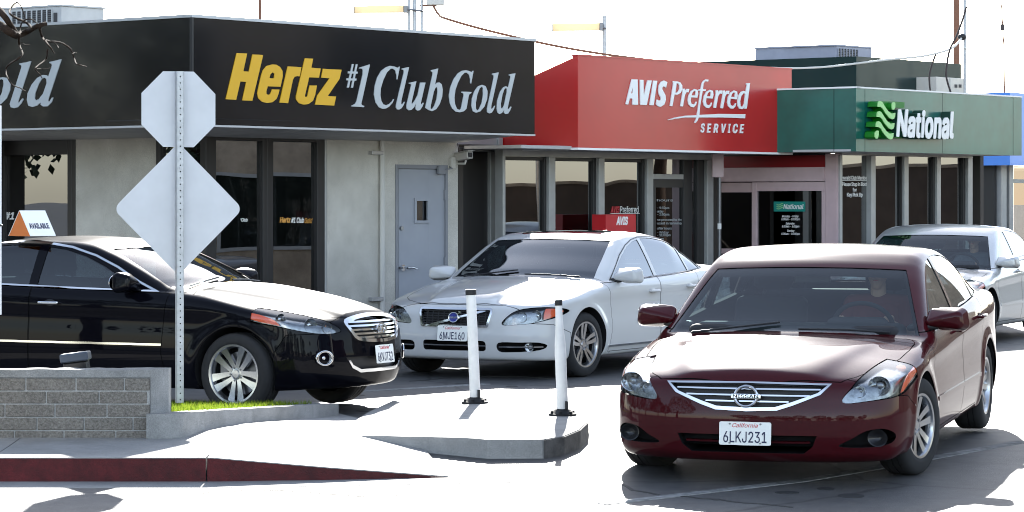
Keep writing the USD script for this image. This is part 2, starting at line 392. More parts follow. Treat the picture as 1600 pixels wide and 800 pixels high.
def spoke_mesh(outline, R, y_hub, y_rim, depth):
    """a spoke from a 2D outline (radius along +v), dished between hub and rim"""
    m = as_tm(CrossSection([np.asarray(outline, float).tolist()], FillRule.NonZero).extrude(1.0).scale((1, 1, 0.01)).refine_to_length(0.03)); v = np.array(m.vertices); w = v[:, 2] / 0.01
    r = np.hypot(v[:, 0], v[:, 1]); y = y_hub + (y_rim - y_hub) * np.clip(r / R, 0, 1) ** 2
    m.vertices = np.stack([v[:, 0], y - depth * (1 - w), v[:, 1]], 1)
    if m.volume < 0: m.invert()
    return m
def wheel(parent, at, R, width, rim, style, side, steer=0.0, spin=0.0):
    """tyre, rim with spokes, disc; outer face towards side (+1 left, -1 right)"""
    hw = width / 2
    tyre = lathe_y([(rim - 0.006, -hw + 0.02), (rim + 0.012, -hw + 0.004), (R - 0.035, -hw - 0.004), (R - 0.012, -hw + 0.012), (R - 0.002, -hw + 0.035), (R, -hw + 0.06), (R, -0.055), (R - 0.007, -0.053), (R - 0.007, -0.045), (R, -0.043), (R, -0.004), (R - 0.007, -0.002), (R - 0.007, 0.006), (R, 0.008), (R, 0.043), (R - 0.007, 0.045), (R - 0.007, 0.053), (R, 0.055),
                    (R, hw - 0.06), (R - 0.002, hw - 0.035), (R - 0.012, hw - 0.012), (R - 0.035, hw + 0.004), (rim + 0.03, hw + 0.006), (rim + 0.012, hw + 0.002), (rim - 0.006, hw - 0.016)], 56)
    yo = hw - 0.004
    lip = lathe_y([(rim - 0.03, -hw + 0.03), (rim - 0.03, yo - 0.05), (rim - 0.018, yo - 0.012), (rim - 0.012, yo), (rim + 0.004, yo + 0.003), (rim + 0.008, yo - 0.004), (rim + 0.004, yo - 0.02)], 56)
    sp = []; n = style['n']
    for i in range(n):
        for o in style['outlines']:
            m = spoke_mesh(o, rim, yo - style.get('hub', 0.03), yo - style.get('rimy', 0.008), style.get('depth', 0.03)); m.apply_transform(trimesh.transformations.rotation_matrix(spin + 2 * np.pi * i / n, [0, 1, 0])); sp.append(m)
    hub = lathe_y([(0.0, yo - style.get('hub', 0.03) + 0.008), (0.03, yo - style.get('hub', 0.03) + 0.007), (0.034, yo - style.get('hub', 0.03)), (style['hubr'], yo - style.get('hub', 0.03) - 0.004), (style['hubr'] + 0.004, yo - 0.06)], 32)
    nuts = [cyl((0.056 * math.sin(a), yo - 0.05, 0.056 * math.cos(a)), (0.056 * math.sin(a), yo - style.get('hub', 0.03) + 0.004, 0.056 * math.cos(a)), 0.010, n=6) for a in spin + 0.3 + np.arange(5) * 2 * np.pi / 5]
    disc = lathe_y([(0.0, yo - 0.075), (0.075, yo - 0.075), (0.08, yo - 0.095), (rim - 0.06, yo - 0.095), (rim - 0.06, yo - 0.12), (0, yo - 0.12)], 40)
    cal = trimesh.creation.box((0.07, 0.06, 0.16)); cal.apply_translation((-(rim - 0.10), yo - 0.10, 0.02))
    barrel = lathe_y([(0.0, yo - 0.13), (rim - 0.03, yo - 0.13), (rim - 0.031, yo - 0.05)], 40)
    def place(m):
        m = m.copy(); v = np.array(m.vertices)
        if side < 0: v[:, 1] *= -1
        c, s_ = math.cos(steer), math.sin(steer); v = np.stack([c * v[:, 0] - s_ * v[:, 1], s_ * v[:, 0] + c * v[:, 1], v[:, 2]], 1) + at; m.vertices = v
        if side < 0: m.invert()
        return m
    w = part(parent, 'wheel', [place(m) for m in [lip, hub] + sp], style.get('mat', 'alloy'), 35)
    part(w, 'tyre', place(tyre), 'rubber', 40)
    part(w, 'brake_disc', [place(disc), place(cal)], 'alloy_dark', 30)
    part(w, 'wheel_barrel', place(barrel), 'underbody', 30)
    part(w, 'lug_nuts', [place(m) for m in nuts], 'alloy_dark', 30)
    return w
XF = [None]
_part0 = part
def part(parent, name, mesh, material, smooth=False, label=None, normals=None):
    """part(), stretched in the car's own axes while XF is set"""
    if XF[0] is None: return _part0(parent, name, mesh, material, smooth, label, normals)
    if isinstance(mesh, list): mesh = CAT([as_tm(q) for q in mesh])
    if normals is not None: v, f, n = np.asarray(mesh[0]), mesh[1], normals
    else: v, f, n = meshkit.arrays(mesh, smooth)
    s = np.array(XF[0]); v = v * s
    if n is not None: n = n / s; n = n / np.maximum(np.linalg.norm(n, axis=1), 1e-9)[:, None]
    return _part0(parent, name, (v, f), material, False, label, np.asarray(n)) if n is not None else _part0(parent, name, trimesh.Trimesh(v, f, process=False), material, False, label)
def both(g): return affinity.scale(g, 1, -1, origin=(0, 0))
def mir(g): return affinity.scale(g, -1, 1, origin=(0, 0))
def seat(parent, x, y, material, bench=False):
    w = 0.62 if bench else 0.25
    m = [rbox(x - 0.05, x + 0.48, y - w, y + w, 0.42, 0.60, 0.06)]
    b = rbox(-0.07, 0.07, y - w + 0.01, y + w - 0.01, 0.0, 0.62, 0.06); b.apply_transform(trimesh.transformations.rotation_matrix(-0.35, [0, 1, 0])); b.apply_translation((x - 0.02, 0, 0.50)); m.append(b)
    s = part(parent, 'seat' if not bench else 'rear_seat', m, material, 40)
    hs = [y] if not bench else [y - 0.38, y + 0.38]
    for yy in hs:
        h = rbox(-0.045, 0.045, yy - 0.13, yy + 0.13, 0.0, 0.19, 0.044); h.apply_transform(trimesh.transformations.rotation_matrix(-0.25, [0, 1, 0])); h.apply_translation((x - 0.25, 0, 1.13))
        part(s, 'headrest', [h] + [cyl((x - 0.235, yy + k, 1.04), (x - 0.25, yy + k, 1.16), 0.008, n=6) for k in (-0.06, 0.06)], material, 40)
def torus_mesh(R, r, n=40, k=10):
    t = np.linspace(0, 2 * np.pi, n, endpoint=False); p = np.linspace(0, 2 * np.pi, k, endpoint=False); v = []; f = []
    for a in t:
        for b in p: v.append(((R + r * math.cos(b)) * math.cos(a), (R + r * math.cos(b)) * math.sin(a), r * math.sin(b)))
    for i in range(n):
        for j in range(k):
            a, b, c, d = i * k + j, ((i + 1) % n) * k + j, ((i + 1) % n) * k + (j + 1) % k, i * k + (j + 1) % k; f += [[a, b, c], [a, c, d]]
    return trimesh.Trimesh(np.array(v), np.array(f), process=False)
def interior(parent, P, tone):
    dx = P.get('cabin_dx', 0.0)
    part(parent, 'dashboard', [rbox(-0.78 + dx, -0.40 + dx, -0.66, 0.66, 0.62, 0.965, 0.05), rbox(-0.72 + dx, -0.56 + dx, 0.18, 0.56, 0.88, 1.01, 0.05)], 'interior_dark', 40)
    sw = torus_mesh(0.185, 0.016); sp = box(-0.17, 0.17, -0.03, 0.03, -0.01, 0.012); hub = as_tm(hull_spheres([((0.05, 0, 0), 0.05), ((-0.05, 0, 0), 0.05)], 12)); hub.apply_scale((1, 1, 0.5)); s2 = box(-0.03, 0.03, -0.17, 0, -0.01, 0.012)
    m = CAT([sw, sp, hub, s2]); m.apply_transform(trimesh.transformations.rotation_matrix(-math.pi / 2, [0, 0, 1])); m.apply_transform(trimesh.transformations.rotation_matrix(-1.15, [0, 1, 0])); m.apply_translation(P.get('wheel_at', (-0.86 + dx, 0.37, 0.93)))
    part(parent, 'steering_wheel', m, 'interior_dark', 40)
    seat(parent, -1.42 + dx, 0.37, tone); seat(parent, -1.42 + dx, -0.37, tone); seat(parent, -2.28 + dx, 0.0, tone, True)
    part(parent, 'rear_view_mirror', [rbox(-1.13 + dx, -1.10 + dx, -0.115, 0.115, 1.215, 1.28, 0.012), cyl((-1.12 + dx, 0, 1.25), (-1.12 + dx, 0, 1.31), 0.01)], 'plastic_black', 40)
    part(parent, 'cabin_floor', box(-2.6 + dx, -0.3 + dx, -0.7, 0.7, 0.30, 0.33), 'interior_dark')
def plate(parent, number, tilt, at, yaw=0.0, frame=None, material='plate_white'):
    """Californian number plate; faces +x"""
    def pl(g, d0, d1):
        m = extrude(g, d1 - d0); v = np.array(m.vertices); m.vertices = np.stack([d0 + v[:, 2], v[:, 0], v[:, 1]], 1)
        m.apply_transform(trimesh.transformations.rotation_matrix(-tilt, [0, 1, 0])); m.apply_transform(trimesh.transformations.rotation_matrix(yaw, [0, 0, 1])); m.apply_translation(at)
        if m.volume < 0: m.invert()
        return m
    p = part(parent, 'number_plate', [pl(rrect(0.305, 0.152, 0.012), 0, 0.004)], material)
    if frame: part(p, 'plate_frame', pl(rrect(0.318, 0.166, 0.014).difference(rrect(0.297, 0.144, 0.008)), -0.002, 0.008), frame)
    t = text_shape(number, 0.070, bold=0.012, sx_=0.62); b = t.bounds; t = affinity.translate(t, -(b[0] + b[2]) / 2, -0.058); t = affinity.scale(t, min(1.3, 0.255 / (b[2] - b[0])), 1, origin=(0, 0))
    part(p, 'plate_number', pl(t, 0.0035, 0.0055), 'plate_navy')
    t = text_shape('California', 0.026, shear=0.3, sx_=0.95); b = t.bounds; t = affinity.translate(t, -(b[0] + b[2]) / 2, 0.040); part(p, 'plate_state_name', pl(t, 0.0035, 0.0055), 'plate_red')
    part(p, 'plate_bolts', [pl(Point(sx_ * 0.09, sz * 0.062).buffer(0.006, quad_segs=3), 0.0035, 0.007) for sx_ in (-1, 1) for sz in (-1, 1)], 'alloy_dark')
    return p
def round_lamp(at, r, depth=0.05, d=(1, 0, 0)):
    """(reflector bowl, glass ball) facing +x"""
    prof = [(r, 0.0), (r * 1.06, 0.004), (r * 1.06, -0.004), (r * 0.97, -0.012), (r * 0.8, -depth * 0.55), (r * 0.5, -depth * 0.85), (0.0, -depth)]
    b = lathe_y(prof, 28); v = np.array(b.vertices); b.vertices = np.stack([v[:, 1], v[:, 0], v[:, 2]], 1) + at; b.invert()
    g = trimesh.creation.icosphere(2, r * 0.42); g.apply_scale((0.6, 1, 1)); g.apply_translation(np.array(at) + (-depth * 0.55, 0, 0))
    return b, g
def mirror_housing(parent, P, material, side):
    x, y, z = P['mirror']; w, h = P.get('mirror_size', (0.24, 0.16))
    r = h * 0.27; pts = [((x + fx, y + fy * w, z + fz * h), r * k) for fx, fy, fz, k in ((0.02, 0.10, -0.10, 0.75), (-0.05, 0.12, -0.14, 0.9), (-0.05, 0.14, 0.20, 0.9), (0.03, 0.42, 0.02, 1.0), (-0.045, 0.80, 0.24, 1.0), (-0.045, 0.84, -0.22, 1.0), (0.03, 0.74, 0.14, 1.0), (0.03, 0.76, -0.14, 1.0), (-0.045, 0.40, -0.23, 1.0), (-0.045, 0.40, 0.24, 1.0))]
    m = as_tm(hull_spheres(pts, 24)); arm = as_tm(hull_spheres([((x - 0.02, y - 0.10, z - 0.055), 0.022), ((x, y + 0.05, z - 0.045), 0.028), ((x + 0.05, y - 0.10, z - 0.06), 0.02)], 14))
    if side < 0: m, arm = mirror_y(m), mirror_y(arm)
    w_ = part(parent, 'wing_mirror', m, material, 60); part(w_, 'mirror_arm', arm, P.get('mirror_arm', 'plastic_black'), 60)
    g = trimesh.creation.cylinder(1, 0.006, sections=24); g.apply_scale((h * 0.36, w * 0.36, 1)); g.apply_transform(trimesh.transformations.rotation_matrix(math.pi / 2, [0, 1, 0])); g.apply_translation((x - 0.05 - h * 0.445, side * (y + w * 0.5), z)); part(w_, 'mirror_glass', g, 'chrome', 40)
    return w_
def door_handle(parent, x, y, z, body, material, side):
    p = ray_hit(body, np.array([[x - 0.09, 1.3 * side, z], [x + 0.09, 1.3 * side, z], [x, 1.3 * side, z]]), (0, -side, 0), 0, 1.2)
    o = np.array([0, side * 0.030, 0]); m = as_tm(hull_spheres([(p[0] + o, 0.014), (p[2] + o * 1.25, 0.014), (p[1] + o, 0.014)], 14)); 
    e = [as_tm(hull_spheres([(q, 0.012), (q + o, 0.012)], 10)) for q in p[:2]]
    h = part(parent, 'door_handle', [m] + e, material, 60)
    c = p[2].copy(); s_ = trimesh.creation.icosphere(2, 1.0); s_.apply_scale((0.06, 0.004, 0.028)); s_.apply_translation(c + (0, side * 0.001, 0)); part(h, 'handle_cup', s_, material if material == 'paint_white' else 'trim_black', 60)
def car_geo(P):
    if '_geo' in P: return P['_geo']
    b = Body(P); c = Cut(b); wb = P['wb']; R = P['R']; G = P['_geo'] = dict(b=b, c=c, panels=[], wins=[], lens=[])
    arches = [Manifold.cylinder(0.95, P['arch'], circular_segments=72).rotate((-90, 0, 0)).translate((xw, 0.33 if s > 0 else -1.28, R + 0.012)) for xw in (0, -wb) for s in (1, -1)]
    A = Manifold.batch_boolean(arches, OpType.Add)
    c.drop(A)
    sub = mani(b.level(0.014, 0.03)); deep = mani(b.level(0.10, 0.045))
    for nm, g, plane, a0, a1, dep in P['openings']:
        pr = prism(g, plane, a0, a1); c.drop(pr); sub = sub - (pr - deep)
    for nm, g, plane, a0, a1, m_, dep in P['lamps']:
        G['lens'].append((nm, c.take(g, plane, a0, a1, 0.006, 0.003), m_))
        if dep: sub = sub - (prism(g.buffer(0.035), plane, a0 - 0.1, a1) - deep)
    for nm, g, plane, a0, a1, m_ in P['windows']:
        G['wins'].append((nm, c.take(g, plane, a0, a1, 0.002, 0.005), m_))
        if m_ != 'trim_black': sub = sub - prism(g.buffer(-0.012), plane, a0, a1)
    cab = mani(b.level(0.05, 0.045)) ^ as_tmbox(P['cabin'])
    G['sub'] = as_tm(sub - cab - A)
    for nm, g, plane, a0, a1 in P['panels']: G['panels'].append((nm, c.take(g, plane, a0, a1, 0.006)))
    G['panels'].append(('body', c.rest()))
    return G
_conf = {}
_conform0 = conform
def conform(body, g, plane, sign, off, thick, L=0.03):
    k = (id(body), g.wkb, plane, sign, off, thick, L)
    if k not in _conf: _conf[k] = _conform0(body, g, plane, sign, off, thick, L)
    return _conf[k].copy()
def build_car(P, name, label, loc, rz, pitch, paint_m, scale=(1, 1, 1), steer=0.0, wheel_style=None, plate_no=None, group=None, tone='interior_dark', roll=0.0):
    root = thing(name, label, 'car', loc, rz, group); xf = UsdGeom.Xformable(stage.GetPrimAtPath(root))
    if pitch: xf.AddRotateYOp().Set(float(pitch))
    if roll: xf.AddRotateXOp().Set(float(roll))
    XF[0] = scale
    G = car_geo(P); b, c, wb, R = G['b'], G['c'], P['wb'], P['R']
    part(root, 'underbody', G['sub'], 'underbody', 40)
    for nm, sk in G['panels']: add_skin(root, nm, sk, paint_m)
    for nm, sk, m_ in G['wins']: add_skin(root, nm, sk, m_)
    for nm, sk, m_ in G['lens']:
        pp = add_skin(root, nm, sk, m_)
        if m_ == 'glass_lamp':
            v, t, n = sk; part(pp, 'lamp_reflector', (v - n * 0.035, t), 'lamp_bowl', normals=n)
    interior(root, P, tone)
    P['dress'](root, b, c, paint_m)
    for s in (1, -1):
        mirror_housing(root, P, paint_m, s)
        for x, z in P['handles']: door_handle(root, x, 0, z, b, P.get('handle_m') or paint_m, s)
        sh = Polygon(P['side_trim']) if 'side_trim' in P else None
        if sh is not None: part(root, 'side_moulding', conform(b, sh, 'side', s, 0.008, 0.012, 0.08), P.get('trim_m') or paint_m, 40)
    for wx, wy, a in P.get('wipers', []):
        pts = [(wx, wy, 0), (wx - 0.03, wy + a * 0.3, 0), (wx - 0.06, wy + a * 0.55, 0)]
        q = np.array([[p[0], p[1], b.f(p[0], p[1], 0) * 0 + 0] for p in pts]); h = ray_hit(b, np.array([[p[0], p[1], 1.7] for p in pts]), (0, 0, -1), 0, 1.2) + [0, 0, 0.014]
        part(root, 'wiper', tube(h, 0.008, 6), 'plastic_black', 40)
    if plate_no: plate(root, plate_no, *P['plate'])
    XF[0] = None
    sc = np.array(scale)
    for xw in (0, -wb):
        for s in (1, -1):
            wheel(root, np.array([xw, s * P['track'], R]) * [sc[0], sc[1], 1], R, P['tyre_w'], P['rim'], wheel_style, s, steer if xw == 0 else 0.0, 0.3 + xw + s)
    return root
def as_tmbox(bd):
    x0, x1, y0, y1, z0, z1 = bd
    return Manifold.cube((x1 - x0, y1 - y0, z1 - z0)).translate((x0, y0, z0))
# ------------------------------------------------------------------ mid-size saloon (maroon and silver)
def curve_pts(fn, a, b, n=14): return [(fn(t), t) for t in np.linspace(a, b, n)]
ws_b = lambda y: -0.315 - 0.20 * y * y
ws_t = lambda y: -1.02 - 0.12 * y * y
WS = Polygon(curve_pts(ws_b, -0.785, 0.785) + curve_pts(ws_t, 0.605, -0.605))
BL = Polygon([( -2.99 + 0.20 * y * y, y) for y in np.linspace(-0.66, 0.66, 14)] + [(-2.33 + 0.12 * y * y, y) for y in np.linspace(0.56, -0.56, 14)])
SW1 = Polygon([(-0.60, 0.945), (-0.80, 1.055), (-1.02, 1.19), (-1.22, 1.295), (-1.38, 1.36), (-1.50, 1.378), (-1.55, 0.992), (-1.0, 0.965)])
SW2 = Polygon([(-1.62, 1.002), (-1.575, 1.386), (-1.80, 1.388), (-2.05, 1.365), (-2.26, 1.315), (-2.44, 1.235), (-2.50, 1.040), (-2.1, 1.02)])
SW3 = Polygon([(-2.545, 1.045), (-2.485, 1.215), (-2.60, 1.15), (-2.72, 1.065)])
HL = Polygon(sm_poly([(0.555, 0.575), (0.60, 0.665), (0.655, 0.755), (0.715, 0.805), (0.80, 0.825), (0.872, 0.815), (0.885, 0.74), (0.865, 0.65), (0.83, 0.60), (0.70, 0.580)], 5))
GR = Polygon([(-0.485, 0.685), (-0.30, 0.692), (0, 0.695), (0.30, 0.692), (0.485, 0.685), (0.425, 0.618), (0.27, 0.548), (0.18, 0.515), (0, 0.508), (-0.18, 0.515), (-0.27, 0.548), (-0.425, 0.618)])
GRI = Polygon([(-0.462, 0.676), (0, 0.686), (0.462, 0.676), (0.408, 0.628), (0.26, 0.568), (0.172, 0.538), (0, 0.532), (-0.172, 0.538), (-0.26, 0.568), (-0.408, 0.628)])
INT = Polygon([(-0.41, 0.355), (0.41, 0.355), (0.385, 0.285), (0.33, 0.235), (-0.33, 0.235), (-0.385, 0.285)])
FOG = Polygon(sm_poly([(0.53, 0.285), (0.60, 0.335), (0.68, 0.385), (0.77, 0.392), (0.82, 0.35), (0.80, 0.295), (0.70, 0.275)], 4))
HOOD = Polygon([(0.905, 0), (0.895, 0.2), (0.865, 0.4), (0.83, 0.53), (0.74, 0.60), (0.60, 0.665), (0.45, 0.72), (0.2, 0.765), (-0.05, 0.785), (-0.24, 0.785), (-0.27, 0.5), (-0.245, 0), (-0.27, -0.5), (-0.24, -0.785), (-0.05, -0.785), (0.2, -0.765), (0.45, -0.72), (0.60, -0.665), (0.74, -0.60), (0.83, -0.53), (0.865, -0.4), (0.895, -0.2)])
DOOR1 = Polygon([(-0.36, 0.26), (-0.42, 0.5), (-0.38, 0.75), (-0.33, 0.91), (-1.0, 0.953), (-1.545, 0.984), (-1.535, 0.26)])
DOOR2 = Polygon([(-1.55, 0.26), (-1.56, 0.990), (-2.0, 1.008), (-2.53, 1.035), (-2.50, 0.85), (-2.40, 0.62), (-2.28, 0.42), (-2.24, 0.26)])
BUMP = Polygon([(0.30, 0.0), (0.36, 0.50), (0.50, 0.585), (0.78, 0.60), (0.80, 0.72), (1.3, 0.72), (1.3, 0)])
RBUMP = Polygon([(-3.05, 0.0), (-3.12, 0.55), (-3.3, 0.70), (-4.3, 0.72), (-4.3, 0)])
TRUNK = Polygon([(-3.06, -0.62), (-3.2, -0.70), (-3.75, -0.68), (-4.2, -0.66), (-4.2, 0.66), (-3.75, 0.68), (-3.2, 0.70), (-3.06, 0.62)])
def dress_altima(root, b, c, pm):
    # grille: chrome surround, bars, badge
    part(root, 'grille_surround', conform(b, GR.difference(GRI), 'front', 1, 0.010, 0.03, 0.04), 'chrome', 40)
    bars = []
    for z, w in ((0.655, 0.425), (0.614, 0.365), (0.574, 0.245)):
        bars.append(conform(b, sbox(-w, z - 0.0048, w, z + 0.0048), 'front', 1, -0.010, 0.02, 0.05))
    part(root, 'grille_bars', bars, 'chrome', 40)
    part(root, 'grille_mesh', conform(b, GRI.buffer(0.01), 'front', 1, -0.04, 0.01, 0.06), 'plastic_black', 40)
    part(root, 'intake_bar', conform(b, sbox(-0.37, 0.292, 0.37, 0.304), 'front', 1, -0.03, 0.02, 0.06), pm, 40)
    ring = torus_mesh(0.066, 0.010, 32, 8); v = np.array(ring.vertices); ring.vertices = np.stack([v[:, 2], v[:, 0], v[:, 1]], 1)
    ctr = ray_hit(b, np.array([[1.3, 0, 0.605]]), (-1, 0, 0), 0, 1)[0]
    bar = rbox(-0.012, 0.014, -0.088, 0.088, -0.017, 0.017, 0.006)
    em = [ring, bar]
    for m in em: m.apply_transform(trimesh.transformations.rotation_matrix(-0.16, [0, 1, 0])); m.apply_translation(ctr + (0.014, 0, 0))
    e = part(root, 'badge', em, 'chrome', 40)
    t = text_shape('NISSAN', 0.020, bold=0.03, sx_=1.25); bb = t.bounds; t = affinity.translate(t, -(bb[0] + bb[2]) / 2, -0.010)
    t = affinity.scale(t, 0.15 / (bb[2] - bb[0]), 1, origin=(0, 0))
    m = extrude(t, 0.003); v = np.array(m.vertices); m.vertices = np.stack([0.0135 + v[:, 2], v[:, 0], v[:, 1]], 1); m.apply_transform(trimesh.transformations.rotation_matrix(-0.16, [0, 1, 0])); m.apply_translation(ctr + (0.014, 0, 0)); part(e, 'badge_lettering', m, 'plastic_black')
    for s in (1, -1):
        # headlamp innards
        p = ray_hit(b, np.array([[1.3, s * 0.735, 0.665], [1.3, s * 0.635, 0.635], [1.3, s * 0.80, 0.775]]), (-1, 0, 0), 0, 1.2)
        bowl, bulb = round_lamp(p[0] + (-0.025, 0, 0), 0.062, 0.05); bowl2, bulb2 = round_lamp(p[1] + (-0.03, 0, 0), 0.036, 0.04)
        part(root, 'headlamp_bowl', [bowl, bowl2], 'chrome', 40); part(root, 'headlamp_bulb', [bulb, bulb2], 'lamp_bowl', 40)
        ab = trimesh.creation.icosphere(2, 0.026); ab.apply_scale((0.7, 1.2, 0.8)); ab.apply_translation(p[2] + (-0.035, -s * 0.015, -0.03)); part(root, 'turn_signal', ab, 'amber', 40)
        gx = HL.buffer(-0.004).intersection(Polygon([(0.872, 0.93), (0.858, 0.72), (0.835, 0.56), (0.95, 0.56), (0.95, 0.93)])); gx = gx if s > 0 else mir(gx); part(root, 'side_marker', conform(b, gx, 'front', 1, -0.004, 0.006, 0.03), 'orange_reflector', 40)
        q = ray_hit(b, np.array([[1.3, s * 0.735, 0.335]]), (-1, 0, 0), 0, 1.2)[0]
        fl = lathe_y([(0.052, 0.0), (0.058, 0.004), (0.050, -0.004), (0.03, -0.03), (0, -0.04)], 24); v = np.array(fl.vertices); fl.vertices = np.stack([v[:, 1], v[:, 0], v[:, 2]], 1) + q + (-0.01, 0, 0); fl.invert()
        part(root, 'fog_lamp', fl, 'trim_black', 40)
ALTIMA = dict(
    bounds=(-4.0, 1.06, 1.0, 0.10, 1.56), zsill=0.18, ledge=0.018, tum=(0.30, 0.16), cowl_x=-0.30, r_hood=0.09, r_roof=0.11, r_nose=0.05,
    top=[(-4.1, 0.98), (-3.85, 1.035), (-3.7, 1.065), (-3.45, 1.085), (-3.15, 1.095), (-2.98, 1.125), (-2.6, 1.285), (-2.25, 1.40), (-1.95, 1.462), (-1.6, 1.474), (-1.32, 1.445), (-1.12, 1.385), (-0.98, 1.315), (-0.75, 1.18), (-0.45, 1.0), (-0.32, 0.93), (-0.2, 0.908), (0.1, 0.885), (0.45, 0.84), (0.7, 0.79), (0.85, 0.745), (0.95, 0.70), (1.1, 0.62)],
    bow=[(-4.1, -0.10), (-3.2, -0.12), (-2.3, -0.08), (-1.9, 0.0), (-1.5, 0.0), (-1.1, 0.12), (-0.3, 0.16), (-0.1, 0.10), (0.4, 0.10), (1.1, 0.16)],
    crown=[(-4.1, 0.04), (-2.3, 0.045), (-1.6, 0.045), (-0.9, 0.02), (-0.3, 0.03), (0.3, 0.06), (1.1, 0.06)],
    plan=[(-4.1, 0.70), (-3.85, 0.80), (-3.5, 0.855), (-3.0, 0.887), (-2.2, 0.898), (-1.0, 0.898), (0.0, 0.892), (0.5, 0.875), (1.1, 0.82)],
    narrow=[(-4.1, 0.22), (-3.2, 0.16), (-2.7, 0.06), (-2.2, 0.0), (-1.2, 0.0), (-0.5, 0.02), (0.0, 0.05), (1.1, 0.05)],
    belt=[(-4.1, 1.04), (-3.3, 1.045), (-2.5, 1.02), (-1.5, 0.975), (-0.5, 0.92), (0.1, 0.885), (0.6, 0.86), (1.1, 0.84)],
    nose=[(0.05, 0.80), (0.16, 0.87), (0.24, 0.945), (0.36, 0.972), (0.46, 0.968), (0.58, 0.945), (0.66, 0.92), (0.74, 0.88), (0.85, 0.80), (1.0, 0.70), (1.6, 0.3)],
    tail=[(0.05, -3.70), (0.2, -3.76), (0.4, -3.84), (0.6, -3.86), (0.8, -3.82), (1.0, -3.80), (1.1, -3.78), (1.6, -3.6)],
    front=[(0, 0), (0.25, 0.008), (0.45, 0.035), (0.6, 0.085), (0.72, 0.155), (0.80, 0.25), (0.86, 0.40), (0.92, 0.65), (1.1, 1.2)],
    rear=[(0, 0), (0.3, 0.012), (0.55, 0.05), (0.7, 0.12), (0.8, 0.24), (0.88, 0.5), (1.1, 1.2)],
    bottom=[(-4.1, 0.30), (-3.4, 0.24), (-2.8, 0.20), (0.2, 0.19), (0.6, 0.17), (1.1, 0.16)],
    section=[(0, 0.065), (0.08, 0.035), (0.2, 0.012), (0.38, 0.0), (0.55, 0.006), (0.7, 0.010), (0.80, 0.006), (0.90, 0.018), (1.0, 0.055)],
    flare=[(0.0, 0.33, 0.39, 0.012), (-2.776, 0.33, 0.39, 0.012)], hood_crease=[(-0.15, 0.92, 0.60, 0.40, 0.025, 0.018)],
    R=0.328, wb=2.776, arch=0.362, tyre_w=0.215, rim=0.212, track=0.775,
    cabin=(-2.95, -0.36, -0.9, 0.9, 0.34, 1.6), mirror=(-0.66, 0.80, 1.0), mirror_size=(0.25, 0.16),
    openings=[('grille', GR.buffer(-0.004), 'front', 0.5, 1.3, 0.06), ('intake', INT, 'front', 0.5, 1.3, 0.06), ('fog', FOG, 'front', 0.3, 1.3, 0.04), ('fog', mir(FOG), 'front', 0.3, 1.3, 0.04)],
    lamps=[('headlight', HL, 'front', 0.25, 1.2, 'glass_lamp', 1), ('headlight', mir(HL), 'front', 0.25, 1.2, 'glass_lamp', 1)],
    windows=[('windshield', WS, 'top', 0.9, 1.7, 'glass_car'), ('rear_window', BL, 'top', 1.0, 1.7, 'glass_car')] +
            [('side_window', g, 'side', a0, a1, 'glass_side') for g in (SW1, SW2, SW3) for a0, a1 in ((0.3, 1.2), (-1.2, -0.3))],
    panels=[('hood', HOOD, 'top', 0.6, 1.2), ('front_bumper', BUMP, 'side', -1.2, 1.2), ('rear_bumper', RBUMP, 'side', -1.2, 1.2), ('trunk_lid', TRUNK, 'top', 0.75, 1.2)] +
           [('door', g, 'side', a0, a1) for g in (DOOR1, DOOR2) for a0, a1 in ((0.4, 1.2), (-1.2, -0.4))] +
           [('fender', sbox(-0.42, 0.0, 1.3, 1.02), 'side', a0, a1) for a0, a1 in ((0.3, 1.2), (-1.2, -0.3))],
    handles=[(-1.38, 0.875), (-2.36, 0.90)], dress=dress_altima, plate=(0.10, (0.985, 0, 0.365)), wipers=[(-0.33, 0.06, 1), (-0.345, -0.62, 1)],
    side_trim=[(-0.45, 0.455), (-0.45, 0.485), (-1.535, 0.485), (-2.30, 0.485), (-2.30, 0.455)])
def spoke5(w0, w1, r0, r1, split=0.0):
    return [(-w0, r0), (w0, r0), (w1 + split, r1), (split - w1, r1)]
RIM = 0.2
W_ALTIMA = dict(n=5, hubr=0.062, hub=0.035, rimy=0.010, depth=0.03, outlines=[[(-0.034, 0.04), (0.0, 0.05), (-0.012, 0.12), (-0.022, 0.205), (-0.072, 0.195), (-0.055, 0.12)], [(0.034, 0.04), (0.055, 0.12), (0.072, 0.195), (0.022, 0.205), (0.012, 0.12), (0.0, 0.05)]])
# ------------------------------------------------------------------ large white saloon
def front_disc(parts, at, tilt):
    for m in parts:
        m.apply_transform(trimesh.transformations.rotation_matrix(-tilt, [0, 1, 0])); m.apply_translation(at)
    return parts
def flat_front(g, d0, d1):
    m = extrude(g, d1 - d0); v = np.array(m.vertices); m.vertices = np.stack([d0 + v[:, 2], v[:, 0], v[:, 1]], 1)
    if m.volume < 0: m.invert()
    return m
V_HL = Polygon(sm_poly([(0.47, 0.555), (0.52, 0.635), (0.60, 0.690), (0.72, 0.712), (0.82, 0.715), (0.875, 0.70), (0.885, 0.665), (0.84, 0.610), (0.72, 0.568), (0.58, 0.552)], 5))
V_GR = affinity.affine_transform(rrect(0.74, 0.185, 0.03), [1, 0, 0, 1, 0, 0.612]).intersection(Polygon([(-0.385, 0.72), (0.385, 0.72), (0.335, 0.50), (-0.335, 0.50)])).buffer(-0.012).buffer(0.012)
V_GRI = V_GR.buffer(-0.020)
V_INT = rrect(0.64, 0.10, 0.03, 0, 0.335)
V_FOG = Polygon(sm_poly([(0.44, 0.285), (0.44, 0.37), (0.62, 0.375), (0.76, 0.375), (0.82, 0.35), (0.80, 0.31), (0.72, 0.288), (0.58, 0.28)], 4))
